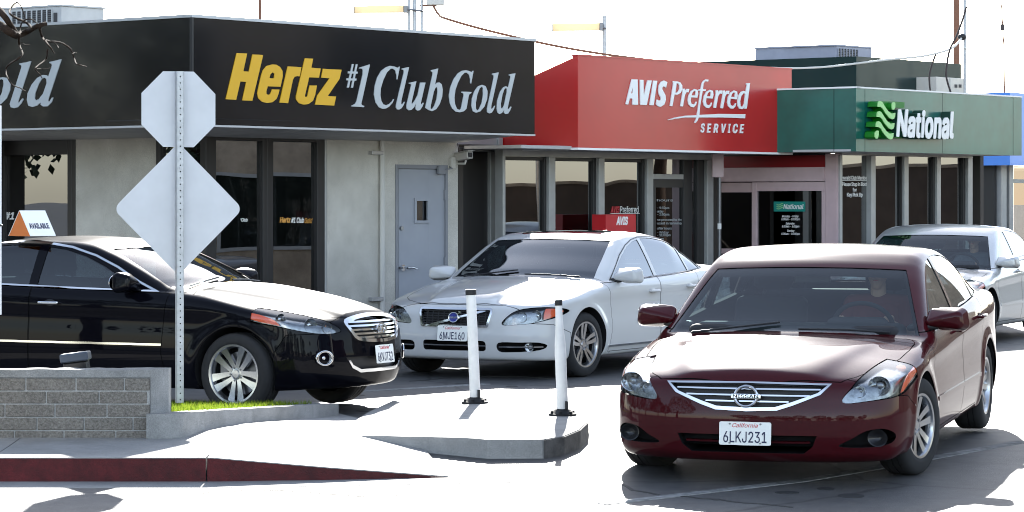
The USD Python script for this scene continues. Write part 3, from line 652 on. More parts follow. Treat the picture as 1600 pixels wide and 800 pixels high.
V_HOOD = Polygon([(0.845, 0), (0.835, 0.2), (0.80, 0.40), (0.74, 0.50), (0.66, 0.60), (0.52, 0.70), (0.3, 0.755), (0.0, 0.785), (-0.34, 0.80), (-0.36, 0.5), (-0.33, 0), (-0.36, -0.5), (-0.34, -0.80), (0.0, -0.785), (0.3, -0.755), (0.52, -0.70), (0.66, -0.60), (0.74, -0.50), (0.80, -0.40), (0.835, -0.2)])
V_WS = Polygon([(-0.40 - 0.21 * y * y, y) for y in np.linspace(-0.73, 0.73, 14)] + [(-1.13 - 0.12 * y * y, y) for y in np.linspace(0.60, -0.60, 14)])
V_BL = Polygon([(-3.00 + 0.2 * y * y, y) for y in np.linspace(-0.62, 0.62, 12)] + [(-2.45 + 0.12 * y * y, y) for y in np.linspace(0.54, -0.54, 12)])
V_SW1 = Polygon([(-0.70, 0.965), (-0.88, 1.075), (-1.08, 1.19), (-1.28, 1.285), (-1.46, 1.340), (-1.60, 1.362), (-1.66, 0.985), (-1.2, 0.972)])
V_SW2 = Polygon([(-1.73, 0.988), (-1.675, 1.370), (-1.95, 1.372), (-2.2, 1.345), (-2.42, 1.29), (-2.50, 1.02), (-2.1, 1.0)])
V_SW3 = Polygon([(-2.545, 1.025), (-2.47, 1.265), (-2.60, 1.205), (-2.74, 1.12), (-2.82, 1.045)])
V_D1 = Polygon([(-0.48, 0.24), (-0.52, 0.5), (-0.50, 0.75), (-0.46, 0.93), (-1.2, 0.955), (-1.64, 0.970), (-1.63, 0.24)])
V_D2 = Polygon([(-1.645, 0.24), (-1.655, 0.970), (-2.1, 0.988), (-2.60, 1.012), (-2.55, 0.85), (-2.42, 0.62), (-2.32, 0.42), (-2.28, 0.24)])
V_DLO = Polygon([(-0.63, 0.955), (-0.86, 1.09), (-1.06, 1.215), (-1.27, 1.312), (-1.46, 1.368), (-1.65, 1.394), (-1.95, 1.40), (-2.2, 1.373), (-2.45, 1.31), (-2.62, 1.225), (-2.78, 1.13), (-2.90, 1.035), (-2.1, 0.988), (-1.2, 0.955)])
def dress_s80(root, b, c, pm):
    part(root, 'grille_surround', conform(b, V_GR.difference(V_GRI), 'front', 1, 0.014, 0.04, 0.04), 'chrome', 40)
    lat = [sbox(-0.34, z - 0.004, 0.34, z + 0.004) for z in (0.555, 0.58, 0.605, 0.63, 0.655, 0.68)] + [sbox(y - 0.004, 0.53, y + 0.004, 0.70) for y in np.arange(-0.30, 0.31, 0.06)]
    part(root, 'grille_mesh', [conform(b, unary_union(lat).intersection(V_GRI), 'front', 1, -0.018, 0.012, 0.06), conform(b, V_GRI, 'front', 1, -0.05, 0.01, 0.06)], 'plastic_black', 40)
    part(root, 'grille_diagonal', conform(b, LineString([(0.30, 0.685), (-0.24, 0.535)]).buffer(0.011, cap_style=2).intersection(V_GRI.buffer(0.005)), 'front', 1, 0.004, 0.014, 0.05), 'chrome', 40)
    ctr = ray_hit(b, np.array([[1.3, 0, 0.612]]), (-1, 0, 0), 0, 1)[0] + (0.012, 0, 0)
    ring = torus_mesh(0.048, 0.007, 32, 8); v = np.array(ring.vertices); ring.vertices = np.stack([v[:, 2], v[:, 0], v[:, 1]], 1)
    arrow = flat_front(Polygon([(0.034, 0.028), (0.058, 0.052), (0.046, 0.064), (0.074, 0.064), (0.074, 0.036), (0.064, 0.046), (0.040, 0.022)]), 0.0, 0.012)
    e = part(root, 'badge', front_disc([ring, arrow], ctr, 0.15), 'chrome', 40)
    part(e, 'badge_disc', front_disc([flat_front(Point(0, 0).buffer(0.045), -0.004, 0.003)], ctr, 0.15), 'emblem_blue')
    t = text_shape('VOLVO', 0.017, bold=0.04, sx_=1.1); bb = t.bounds; t = affinity.translate(t, -(bb[0] + bb[2]) / 2, -0.0085); t = affinity.scale(t, 0.078 / (bb[2] - bb[0]), 1, origin=(0, 0))
    part(e, 'badge_lettering', front_disc([flat_front(t, 0.002, 0.006)], ctr, 0.15), 'chrome')
    part(root, 'intake_bar', conform(b, sbox(-0.315, 0.330, 0.315, 0.342), 'front', 1, -0.004, 0.02, 0.06), 'chrome', 40)
    for s in (1, -1):
        g = sbox(0.44, 0.322, 0.80, 0.334); g = g if s > 0 else mir(g)
        part(root, 'fog_bar', conform(b, g, 'front', 1, -0.004, 0.02, 0.06), 'chrome', 40)
        q = ray_hit(b, np.array([[1.3, s * 0.70, 0.328]]), (-1, 0, 0), 0, 1.2)[0]
        bowl, bulb = round_lamp(q + (-0.004, 0, 0), 0.042, 0.04)
        fl = part(root, 'fog_lamp', bowl, 'chrome', 40); part(fl, 'fog_bulb', bulb, 'lamp_grey', 40)
        p = ray_hit(b, np.array([[1.3, s * 0.62, 0.625], [1.3, s * 0.735, 0.635], [1.3, s * 0.84, 0.665]]), (-1, 0, 0), 0, 1.2)
        for k in (0, 1):
            bowl, bulb = round_lamp(p[k] + (-0.03, 0, 0), 0.05, 0.05); hb = part(root, 'headlamp_bowl', bowl, 'lamp_bowl', 40); part(hb, 'headlamp_bulb', bulb, 'chrome', 40)
        g = V_HL.buffer(-0.006).intersection(sbox(0.80, 0.5, 0.95, 0.8)); g = g if s > 0 else mir(g)
        part(root, 'turn_signal', conform(b, g, 'front', 1, -0.010, 0.006, 0.03), 'orange_reflector', 40)
        part(root, 'window_trim', conform(b, V_DLO.difference(V_DLO.buffer(-0.010)), 'side', s, 0.004, 0.010, 0.05), 'trim_black', 40)
        part(root, 'sill_moulding', conform(b, sbox(-2.20, 0.285, -0.44, 0.305), 'side', s, 0.010, 0.02, 0.08), 'chrome', 40)
    part(root, 'roof_antenna', as_tm(hull_spheres([((-2.30, 0, 1.425), 0.022), ((-2.40, 0, 1.442), 0.013), ((-2.42, 0, 1.41), 0.022)], 14)), pm, 60)
S80 = dict(
    bounds=(-4.1, 1.06, 1.02, 0.10, 1.56), zsill=0.18, ledge=0.035, tum=(0.32, 0.18), cowl_x=-0.38, r_hood=0.10, r_roof=0.11, r_nose=0.07,
    top=[(-4.2, 1.0), (-3.9, 1.06), (-3.6, 1.085), (-3.25, 1.095), (-3.0, 1.13), (-2.7, 1.265), (-2.4, 1.375), (-2.1, 1.435), (-1.75, 1.465), (-1.45, 1.452), (-1.25, 1.415), (-1.08, 1.345), (-0.8, 1.20), (-0.55, 1.075), (-0.41, 0.998), (-0.30, 0.972), (0.0, 0.935), (0.4, 0.875), (0.65, 0.82), (0.80, 0.77), (0.9, 0.72), (1.05, 0.62), (1.2, 0.5)],
    bow=[(-4.2, -0.08), (-3.2, -0.12), (-2.4, -0.08), (-1.9, 0.0), (-1.5, 0.0), (-1.1, 0.12), (-0.4, 0.18), (-0.1, 0.10), (0.4, 0.12), (1.2, 0.14)],
    crown=[(-4.2, 0.04), (-2.3, 0.045), (-1.6, 0.045), (-0.9, 0.02), (-0.3, 0.03), (0.3, 0.05), (1.2, 0.05)],
    plan=[(-4.2, 0.74), (-3.9, 0.85), (-3.5, 0.895), (-3.0, 0.92), (-2.2, 0.93), (-1.0, 0.93), (0.0, 0.922), (0.5, 0.90), (1.2, 0.83)],
    narrow=[(-4.2, 0.22), (-3.2, 0.16), (-2.7, 0.06), (-2.2, 0.0), (-1.2, 0.0), (-0.5, 0.02), (0.0, 0.05), (1.2, 0.05)],
    belt=[(-4.2, 1.03), (-3.3, 1.03), (-2.5, 1.00), (-1.5, 0.965), (-0.5, 0.935), (0.1, 0.905), (0.6, 0.86), (1.2, 0.80)],
    nose=[(0.05, 0.76), (0.16, 0.84), (0.22, 0.905), (0.30, 0.93), (0.42, 0.945), (0.50, 0.935), (0.62, 0.918), (0.70, 0.895), (0.76, 0.86), (0.85, 0.78), (1.0, 0.6), (1.6, 0.2)],
    tail=[(0.05, -3.75), (0.2, -3.82), (0.4, -3.90), (0.6, -3.92), (0.8, -3.88), (1.0, -3.86), (1.1, -3.84), (1.6, -3.6)],
    front=[(0, 0), (0.25, 0.012), (0.45, 0.045), (0.6, 0.09), (0.72, 0.15), (0.82, 0.26), (0.88, 0.42), (0.94, 0.65), (1.1, 1.2)],
    rear=[(0, 0), (0.3, 0.012), (0.55, 0.05), (0.7, 0.12), (0.82, 0.24), (0.9, 0.5), (1.1, 1.2)],
    bottom=[(-4.2, 0.30), (-3.4, 0.24), (-2.8, 0.20), (0.2, 0.19), (0.6, 0.185), (1.2, 0.19)],
    section=[(0, 0.065), (0.08, 0.035), (0.2, 0.012), (0.40, 0.0), (0.58, 0.008), (0.74, 0.012), (0.84, 0.004), (0.92, 0.012), (1.0, 0.05)],
    flare=[(0.0, 0.33, 0.39, 0.014), (-2.836, 0.33, 0.39, 0.014)], hood_crease=[(-0.32, 0.86, 0.55, 0.30, 0.02, 0.028)],
    R=0.328, wb=2.836, arch=0.365, tyre_w=0.225, rim=0.226, track=0.80,
    cabin=(-2.95, -0.45, -0.9, 0.9, 0.34, 1.6), cabin_dx=-0.08, mirror=(-0.72, 0.86, 1.005), mirror_size=(0.27, 0.16),
    openings=[('grille', V_GR.buffer(-0.004), 'front', 0.5, 1.3, 0.06), ('intake', V_INT, 'front', 0.5, 1.3, 0.05), ('fog', V_FOG, 'front', 0.3, 1.3, 0.04), ('fog', mir(V_FOG), 'front', 0.3, 1.3, 0.04)],
    lamps=[('headlight', V_HL, 'front', 0.25, 1.2, 'glass_lamp', 1), ('headlight', mir(V_HL), 'front', 0.25, 1.2, 'glass_lamp', 1)],
    windows=[('windshield', V_WS, 'top', 0.9, 1.7, 'glass_screen'), ('rear_window', V_BL, 'top', 1.0, 1.7, 'glass_dark'), ('sunroof', affinity.translate(rrect(0.62, 0.86, 0.06), -1.62, 0), 'top', 1.2, 1.7, 'glass_sunroof')] +
            [('side_window', g, 'side', a0, a1, 'glass_side') for g in (V_SW1, V_SW2, V_SW3) for a0, a1 in ((0.3, 1.2), (-1.2, -0.3))],
    panels=[('hood', V_HOOD, 'top', 0.6, 1.2), ('front_bumper', Polygon([(0.30, 0.0), (0.37, 0.46), (0.60, 0.545), (0.80, 0.56), (0.80, 0.735), (1.3, 0.735), (1.3, 0)]), 'side', -1.2, 1.2), ('rear_bumper', RBUMP, 'side', -1.2, 1.2), ('trunk_lid', TRUNK, 'top', 0.75, 1.2)] +
           [('door', g, 'side', a0, a1) for g in (V_D1, V_D2) for a0, a1 in ((0.4, 1.2), (-1.2, -0.4))] +
           [('fender', sbox(-0.52, 0.0, 1.3, 1.02), 'side', a0, a1) for a0, a1 in ((0.3, 1.2), (-1.2, -0.3))],
    handles=[(-1.45, 0.83), (-2.36, 0.86)], dress=dress_s80, plate=(0.10, (0.955, 0, 0.455)), wipers=[(-0.42, 0.06, 1), (-0.435, -0.60, 1)])
W_S80 = dict(n=5, hubr=0.060, hub=0.030, rimy=0.006, depth=0.03, mat='alloy', outlines=[[(-0.028, 0.05), (0.002, 0.055), (-0.012, 0.14), (-0.010, 0.22), (-0.052, 0.214), (-0.048, 0.14)], [(0.028, 0.05), (0.048, 0.14), (0.052, 0.214), (0.010, 0.22), (0.012, 0.14), (-0.002, 0.055)]])
# ------------------------------------------------------------------ black saloon
I_HL = Polygon(sm_poly([(0.50, 0.69), (0.56, 0.755), (0.64, 0.815), (0.73, 0.865), (0.82, 0.89), (0.872, 0.88), (0.885, 0.82), (0.87, 0.755), (0.80, 0.705), (0.64, 0.675)], 5))
I_GR = Polygon(sm_poly([(-0.44, 0.80), (-0.30, 0.842), (0, 0.862), (0.30, 0.842), (0.44, 0.80), (0.40, 0.72), (0.33, 0.655), (0.15, 0.632), (0, 0.628), (-0.15, 0.632), (-0.33, 0.655), (-0.40, 0.72)], 3))
I_GR = affinity.translate(I_GR, 0, -0.045)
I_GRI = I_GR.buffer(-0.028)
I_INT = Polygon([(-0.47, 0.475), (0.47, 0.475), (0.40, 0.385), (0.30, 0.345), (-0.30, 0.345), (-0.40, 0.385)])
I_HOOD = Polygon([(0.80, 0), (0.785, 0.2), (0.74, 0.38), (0.66, 0.50), (0.55, 0.60), (0.42, 0.70), (0.25, 0.75), (0.0, 0.775), (-0.45, 0.795), (-0.55, 0.5), (-0.50, 0), (-0.55, -0.5), (-0.45, -0.795), (0.0, -0.775), (0.25, -0.75), (0.42, -0.70), (0.55, -0.60), (0.66, -0.50), (0.74, -0.38), (0.785, -0.2)])
I_WS = Polygon([(-0.585 - 0.25 * y * y, y) for y in np.linspace(-0.73, 0.73, 14)] + [(-1.36 - 0.14 * y * y, y) for y in np.linspace(0.58, -0.58, 14)])
I_BL = Polygon([(-3.55 + 0.2 * y * y, y) for y in np.linspace(-0.62, 0.62, 12)] + [(-2.95 + 0.12 * y * y, y) for y in np.linspace(0.54, -0.54, 12)])
I_SW1 = Polygon([(-0.98, 1.005), (-1.16, 1.105), (-1.36, 1.205), (-1.56, 1.285), (-1.78, 1.34), (-1.96, 1.362), (-2.00, 1.028), (-1.5, 1.016)])
I_SW2 = Polygon([(-2.09, 1.032), (-2.055, 1.372), (-2.35, 1.376), (-2.65, 1.352), (-2.88, 1.30), (-2.96, 1.062), (-2.5, 1.046)])
I_SW3 = Polygon([(-3.005, 1.068), (-2.94, 1.275), (-3.10, 1.215), (-3.26, 1.13), (-3.32, 1.09)])
I_DLO = Polygon([(-0.76, 0.995), (-0.98, 1.085), (-1.22, 1.205), (-1.46, 1.30), (-1.72, 1.368), (-2.0, 1.402), (-2.35, 1.408), (-2.68, 1.383), (-2.98, 1.315), (-3.2, 1.22), (-3.4, 1.08), (-2.5, 1.038), (-1.5, 1.008)])
I_D1 = Polygon([(-0.66, 0.26), (-0.71, 0.5), (-0.69, 0.75), (-0.66, 0.985), (-1.5, 1.004), (-2.03, 1.018), (-2.03, 0.26)])
I_D2 = Polygon([(-2.045, 0.26), (-2.045, 1.018), (-2.5, 1.034), (-3.1, 1.06), (-3.02, 0.85), (-2.86, 0.62), (-2.72, 0.42), (-2.66, 0.26)])
def dress_m35(root, b, c, pm):
    part(root, 'grille_surround', conform(b, I_GR.difference(I_GRI), 'front', 1, 0.012, 0.03, 0.04), 'chrome', 40)
    for z in (0.760, 0.727, 0.694, 0.661, 0.630):
        g = sbox(-0.42, z - 0.008, 0.42, z + 0.008).intersection(I_GRI.buffer(0.004)); part(root, 'grille_bar', conform(b, g, 'front', 1, -0.002, 0.025, 0.05), 'chrome', 40)
    part(root, 'grille_mesh', conform(b, I_GRI.buffer(0.008), 'front', 1, -0.045, 0.01, 0.06), 'plastic_black', 40)
    ctr = ray_hit(b, np.array([[1.3, 0, 0.700]]), (-1, 0, 0), 0, 1)[0] + (0.014, 0, 0)
    oval = affinity.scale(Point(0, 0).buffer(0.05), 1.55, 0.82); inn = affinity.scale(Point(0, 0).buffer(0.05), 1.25, 0.54)
    road = Polygon([(-0.012, 0.012), (0.012, 0.012), (0.040, -0.045), (0.020, -0.045), (0.0, -0.004), (-0.020, -0.045), (-0.040, -0.045)])
    em = oval.difference(inn).difference(Polygon([(-0.018, 0), (0.018, 0), (0.03, -0.06), (-0.03, -0.06)])).union(road.intersection(oval))
    part(root, 'badge', front_disc([flat_front(em, 0.0, 0.014)], ctr, 0.2), 'chrome', 30)
    part(root, 'intake_mesh', conform(b, I_INT, 'front', 1, -0.035, 0.01, 0.06), 'plastic_black', 40)
    part(root, 'intake_chrome', conform(b, I_INT.difference(affinity.translate(I_INT.buffer(-0.006), 0, 0.020)).intersection(sbox(-0.6, 0.2, 0.6, 0.45)), 'front', 1, 0.008, 0.02, 0.05), 'chrome', 40)
    for s in (1, -1):
        q = ray_hit(b, np.array([[1.3, s * 0.665, 0.475]]), (-1, 0, 0), 0, 1.2)[0]
        nrm = b.grad(q[None])[0]; a = math.atan2(nrm[1], nrm[0])
        bowl, bulb = round_lamp((0, 0, 0), 0.052, 0.04); rg = torus_mesh(0.056, 0.010, 28, 8); v = np.array(rg.vertices); rg.vertices = np.stack([v[:, 2], v[:, 0] * 1.25, v[:, 1]], 1)
        for m in (bowl, bulb, rg): m.apply_transform(trimesh.transformations.rotation_matrix(a * 0.9, [0, 0, 1])); m.apply_translation(q + nrm * 0.012)
        fl = part(root, 'fog_lamp', bowl, 'lamp_grey', 40); part(fl, 'fog_bulb', bulb, 'chrome', 40); part(fl, 'fog_ring', rg, 'chrome', 40)
        p = ray_hit(b, np.array([[1.3, s * 0.59, 0.73], [1.3, s * 0.70, 0.765], [1.3, s * 0.79, 0.82]]), (-1, 0, 0), 0, 1.2)
        for k, rr in ((0, 0.045), (1, 0.055), (2, 0.045)):
            bowl, bulb = round_lamp((0, 0, 0), rr, 0.045); nn = b.grad(p[k][None])[0]; aa = math.atan2(nn[1], nn[0]) * 0.7
            for m in (bowl, bulb): m.apply_transform(trimesh.transformations.rotation_matrix(aa, [0, 0, 1])); m.apply_translation(p[k] - nn * 0.035)
            hb = part(root, 'headlamp_bowl', bowl, 'lamp_bowl', 40); part(hb, 'headlamp_bulb', bulb, 'amber' if k == 0 else 'chrome', 40)
        gx = I_HL.buffer(-0.004).intersection(Polygon([(0.868, 0.93), (0.852, 0.80), (0.845, 0.66), (0.95, 0.66), (0.95, 0.93)])); gx = gx if s > 0 else mir(gx)
        part(root, 'side_marker', conform(b, gx, 'front', 1, -0.006, 0.006, 0.03), 'orange_reflector', 40)
        part(root, 'window_trim', conform(b, I_DLO.difference(I_DLO.buffer(-0.016)), 'side', s, 0.006, 0.012, 0.05), 'chrome', 40)
        part(root, 'door_strip', conform(b, sbox(-3.0, 0.555, -0.70, 0.573), 'side', s, 0.010, 0.02, 0.08), 'chrome', 40)
M35 = dict(
    bounds=(-4.6, 1.06, 1.0, 0.10, 1.56), zsill=0.18, ledge=0.02, tum=(0.30, 0.18), cowl_x=-0.55, r_hood=0.09, r_roof=0.11, r_nose=0.08,
    top=[(-4.7, 0.98), (-4.4, 1.04), (-4.0, 1.085), (-3.7, 1.10), (-3.5, 1.15), (-3.2, 1.275), (-2.9, 1.37), (-2.5, 1.432), (-2.1, 1.45), (-1.8, 1.44), (-1.55, 1.41), (-1.32, 1.345), (-1.0, 1.225), (-0.75, 1.125), (-0.60, 1.068), (-0.48, 1.045), (-0.2, 1.015), (0.2, 0.955), (0.5, 0.89), (0.7, 0.83), (0.82, 0.778), (0.92, 0.71), (1.1, 0.58)],
    bow=[(-4.7, -0.08), (-3.6, -0.12), (-2.8, -0.08), (-2.2, 0.0), (-1.8, 0.0), (-1.35, 0.14), (-0.6, 0.22), (-0.3, 0.12), (0.3, 0.14), (1.1, 0.18)],
    crown=[(-4.7, 0.04), (-2.8, 0.045), (-2.0, 0.045), (-1.2, 0.02), (-0.5, 0.035), (0.1, 0.06), (1.1, 0.06)],
    plan=[(-4.7, 0.72), (-4.3, 0.82), (-3.9, 0.865), (-3.4, 0.89), (-2.5, 0.90), (-1.0, 0.90), (0.0, 0.893), (0.5, 0.87), (1.1, 0.80)],
    narrow=[(-4.7, 0.22), (-3.8, 0.18), (-3.2, 0.07), (-2.7, 0.0), (-1.5, 0.0), (-0.8, 0.02), (0.0, 0.05), (1.1, 0.05)],
    belt=[(-4.7, 1.05), (-3.8, 1.065), (-3.0, 1.05), (-2.0, 1.015), (-1.0, 0.995), (-0.4, 0.98), (0.2, 0.945), (0.6, 0.91), (1.1, 0.87)],
    nose=[(0.05, 0.74), (0.18, 0.79), (0.26, 0.845), (0.36, 0.885), (0.48, 0.895), (0.58, 0.885), (0.68, 0.872), (0.76, 0.855), (0.84, 0.81), (0.95, 0.70), (1.6, 0.2)],
    tail=[(0.05, -4.2), (0.2, -4.27), (0.4, -4.34), (0.6, -4.36), (0.8, -4.32), (1.0, -4.30), (1.1, -4.28), (1.6, -4.0)],
    front=[(0, 0), (0.25, 0.025), (0.40, 0.06), (0.55, 0.115), (0.68, 0.19), (0.78, 0.29), (0.86, 0.45), (0.92, 0.7), (1.1, 1.2)],
    rear=[(0, 0), (0.3, 0.012), (0.55, 0.05), (0.7, 0.12), (0.8, 0.24), (0.88, 0.5), (1.1, 1.2)],
    bottom=[(-4.7, 0.30), (-3.8, 0.24), (-2.8, 0.20), (0.2, 0.20), (0.6, 0.215), (1.1, 0.22)],
    section=[(0, 0.065), (0.08, 0.035), (0.2, 0.012), (0.38, 0.0), (0.55, 0.004), (0.72, 0.012), (0.84, 0.010), (0.92, 0.022), (1.0, 0.055)],
    flare=[(0.0, 0.335, 0.40, 0.014), (-3.1, 0.335, 0.40, 0.014)], hood_crease=[(-0.5, 0.80, 0.58, 0.38, 0.03, 0.022)],
    R=0.338, wb=3.1, arch=0.375, tyre_w=0.245, rim=0.240, track=0.775,
    cabin=(-3.45, -0.62, -0.9, 0.9, 0.34, 1.6), cabin_dx=-0.33, mirror=(-1.0, 0.83, 1.075), mirror_size=(0.24, 0.17), mirror_arm='paint_black',
    openings=[('grille', I_GR.buffer(-0.004), 'front', 0.4, 1.3, 0.06), ('intake', I_INT, 'front', 0.4, 1.3, 0.05)],
    lamps=[('headlight', I_HL, 'front', 0.15, 1.2, 'glass_lamp', 1), ('headlight', mir(I_HL), 'front', 0.15, 1.2, 'glass_lamp', 1)],
    windows=[('windshield', I_WS, 'top', 0.95, 1.7, 'glass_car'), ('rear_window', I_BL, 'top', 1.0, 1.7, 'glass_dark')] +
            [('side_window', g, 'side', a0, a1, 'glass_dark') for g in (I_SW1, I_SW2, I_SW3) for a0, a1 in ((0.3, 1.2), (-1.2, -0.3))],
    panels=[('hood', I_HOOD, 'top', 0.7, 1.2), ('front_bumper', Polygon([(0.28, 0.0), (0.37, 0.52), (0.46, 0.66), (0.70, 0.67), (0.72, 0.80), (1.3, 0.83), (1.3, 0)]), 'side', -1.2, 1.2), ('rear_bumper', affinity.translate(RBUMP, -0.5, 0), 'side', -1.2, 1.2), ('trunk_lid', affinity.translate(TRUNK, -0.5, 0), 'top', 0.75, 1.2)] +
           [('door', g, 'side', a0, a1) for g in (I_D1, I_D2) for a0, a1 in ((0.4, 1.2), (-1.2, -0.4))] +
           [('fender', sbox(-0.71, 0.0, 1.3, 1.06), 'side', a0, a1) for a0, a1 in ((0.3, 1.2), (-1.2, -0.3))],
    handles=[(-1.82, 0.895), (-2.80, 0.92)], handle_m='chrome', dress=dress_m35, plate=(0.12, (0.915, 0, 0.485)), wipers=[(-0.60, 0.06, 1), (-0.61, -0.60, 1)])
W_M35 = dict(n=5, hubr=0.062, hub=0.040, rimy=0.008, depth=0.035, outlines=[[(-0.036, 0.04), (-0.004, 0.05), (-0.014, 0.14), (-0.014, 0.235), (-0.082, 0.222), (-0.060, 0.14)], [(0.036, 0.04), (0.060, 0.14), (0.082, 0.222), (0.014, 0.235), (0.014, 0.14), (0.004, 0.05)]])
# ------------------------------------------------------------------ the place: materials
def ground_mat(name, dark, light, scale, crack=0.0, stain=0.35, bump=0.004, rough=0.85, spec=0.3):
    nodes = {'g': ('geometry', {}), 'n1': ('noise_texture', {'scale': scale, 'detail': 8.0, 'roughness': 0.65}), 'n2': ('noise_texture', {'scale': 0.45, 'detail': 5.0, 'roughness': 0.6}), 'n3': ('noise_texture', {'scale': 140.0, 'detail': 3.0}),
             'r1': ('rgb_ramp', {'ramp': [(0.3, dark), (0.7, light)]}), 'r2': ('rgb_ramp', {'ramp': [(0.35, (1 - stain,) * 3), (0.62, (1, 1, 1))]}), 'r3': ('rgb_ramp', {'ramp': [(0.3, (0.72,) * 3), (0.7, (1.12,) * 3)]}),
             'm1': ('mix_color', {'blend_type': 'multiply', 'fac': 1.0}), 'm2': ('mix_color', {'blend_type': 'multiply', 'fac': 1.0}), 'p': ('principled_bsdf', {'roughness': rough, 'specular_ior_level': spec}), 'b': ('bump', {'strength': 1.0, 'distance': bump})}
    links = [('g.position', 'n1.vector'), ('g.position', 'n2.vector'), ('g.position', 'n3.vector'), ('n1.fac', 'r1.fac'), ('n2.fac', 'r2.fac'), ('n3.fac', 'r3.fac'), ('r1.color', 'm1.a'), ('r2.color', 'm1.b'), ('m1.result', 'm2.a'), ('r3.color', 'm2.b'), ('n3.fac', 'b.height'), ('b.normal', 'p.normal')]
    if crack:
        nodes['v'] = ('voronoi_texture', {'scale': crack, 'feature': 'distance_to_edge'}); nodes['dn'] = ('noise_texture', {'scale': 3.0, 'detail': 4.0}); nodes['dv'] = ('mix_vector', {'fac': 0.12}); nodes['rc'] = ('rgb_ramp', {'ramp': [(0.0, (0.3,) * 3), (0.004, (0.5,) * 3), (0.008, (1, 1, 1))]}); nodes['m3'] = ('mix_color', {'blend_type': 'multiply', 'fac': 0.8})
        links += [('g.position', 'dn.vector'), ('g.position', 'dv.a'), ('dn.color', 'dv.b'), ('dv.result', 'v.vector'), ('v.distance', 'rc.fac'), ('m2.result', 'm3.a'), ('rc.color', 'm3.b'), ('m3.result', 'p.base_color')]
    else: links += [('m2.result', 'p.base_color')]
    M(name, nodes, links)
ground_mat('asphalt', (0.070, 0.070, 0.072), (0.118, 0.117, 0.115), 6.0, crack=0.35, rough=0.6, spec=0.4)
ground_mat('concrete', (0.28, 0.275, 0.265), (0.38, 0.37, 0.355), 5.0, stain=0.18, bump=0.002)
ground_mat('concrete_island', (0.30, 0.295, 0.285), (0.40, 0.39, 0.375), 5.0, crack=0.9, stain=0.2, bump=0.002)
ground_mat('concrete_grey', (0.24, 0.24, 0.235), (0.36, 0.355, 0.345), 7.0, stain=0.45, bump=0.003)
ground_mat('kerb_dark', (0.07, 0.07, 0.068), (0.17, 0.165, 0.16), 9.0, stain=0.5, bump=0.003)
ground_mat('red_paint', (0.055, 0.005, 0.006), (0.115, 0.010, 0.012), 14.0, stain=0.45, bump=0.003, rough=0.6)
ground_mat('white_line', (0.12, 0.12, 0.12), (0.42, 0.42, 0.41), 14.0, stain=0.5, bump=0.002)
ground_mat('block_face', (0.10, 0.088, 0.075), (0.33, 0.30, 0.265), 75.0, stain=0.35, bump=0.006)
ground_mat('mortar', (0.34, 0.335, 0.325), (0.48, 0.47, 0.45), 18.0, stain=0.2)
ground_mat('soil', (0.05, 0.035, 0.022), (0.10, 0.075, 0.05), 12.0)
ground_mat('stucco', (0.57, 0.54, 0.48), (0.69, 0.66, 0.595), 3.5, stain=0.30, bump=0.004)
ground_mat('stucco_tan', (0.30, 0.235, 0.17), (0.50, 0.40, 0.30), 3.5, stain=0.45, bump=0.01)
ground_mat('stucco_street', (0.26, 0.245, 0.23), (0.38, 0.36, 0.335), 2.5, stain=0.3, bump=0.01)
ground_mat('stucco_brown', (0.07, 0.05, 0.038), (0.11, 0.08, 0.06), 2.5, stain=0.3, bump=0.01)
M('grass', {'g': ('geometry', {}), 'n': ('noise_texture', {'scale': 34.0, 'detail': 5.0}), 'r': ('rgb_ramp', {'ramp': [(0.3, (0.06, 0.11, 0.012)), (0.5, (0.16, 0.25, 0.02)), (0.72, (0.34, 0.36, 0.05))]}), 'd': ('diffuse_bsdf', {}), 't': ('translucent_bsdf', {}), 'm': ('mix_closure', {'fac': 0.5})}, [('g.position', 'n.vector'), ('n.fac', 'r.fac'), ('r.color', 'd.color'), ('r.color', 't.color'), ('d.BSDF', 'm.closure1'), ('t.BSDF', 'm.closure2')], surface='m.closure')
plain('fascia_black', (0.0022, 0.0022, 0.0032), 0.14, spec=0.5, coat=0.35, crough=0.06, var=0.5, scale=2)
plain('fascia_red', (0.36, 0.005, 0.006), 0.28, coat=0.6, crough=0.16, var=0.12, scale=1.2)
plain('fascia_green', (0.003, 0.075, 0.056), 0.28, coat=0.7, crough=0.18, var=0.3, scale=2.2)
plain('fascia_dark_green', (0.0008, 0.012, 0.012), 0.25, spec=0.3, coat=0.1, crough=0.1)
plain('fascia_blue', (0.05, 0.20, 0.60), 0.32, coat=0.8, crough=0.16)
plain('soffit_plank', (0.42, 0.41, 0.395), 0.7, var=0.15, scale=3)
plain('flashing', (0.55, 0.56, 0.57), 0.35, 0.8)
plain('alu_frame', (0.36, 0.36, 0.35), 0.40, 0.5, var=0.1)
plain('bronze_frame', (0.012, 0.011, 0.011), 0.35)
plain('pink_frame', (0.52, 0.38, 0.385), 0.45, var=0.08)
plain('red_band', (0.20, 0.006, 0.008), 0.4)
plain('door_grey', (0.28, 0.295, 0.33), 0.42, var=0.08, scale=2)
plain('door_frame_grey', (0.20, 0.205, 0.225), 0.45)
plain('steel', (0.52, 0.53, 0.54), 0.28, 0.9, var=0.1)
plain('galvanised', (0.46, 0.47, 0.48), 0.45, 0.75, var=0.18, scale=25)
plain('sign_alu', (0.50, 0.51, 0.535), 0.42, 0.2, var=0.06, scale=5)
plain('hole_dark', (0.02, 0.02, 0.02), 0.9)
plain('letter_yellow', (0.62, 0.34, 0.003), 0.45)
plain('letter_silver', (0.40, 0.42, 0.42), 0.4)
plain('letter_white', (0.78, 0.77, 0.74), 0.4)
plain('letter_orange', (0.65, 0.30, 0.05), 0.5)
plain('letter_red', (0.40, 0.015, 0.02), 0.5)
plain('logo_green', (0.004, 0.14, 0.006), 0.4)
plain('logo_lime', (0.32, 0.62, 0.22), 0.4)
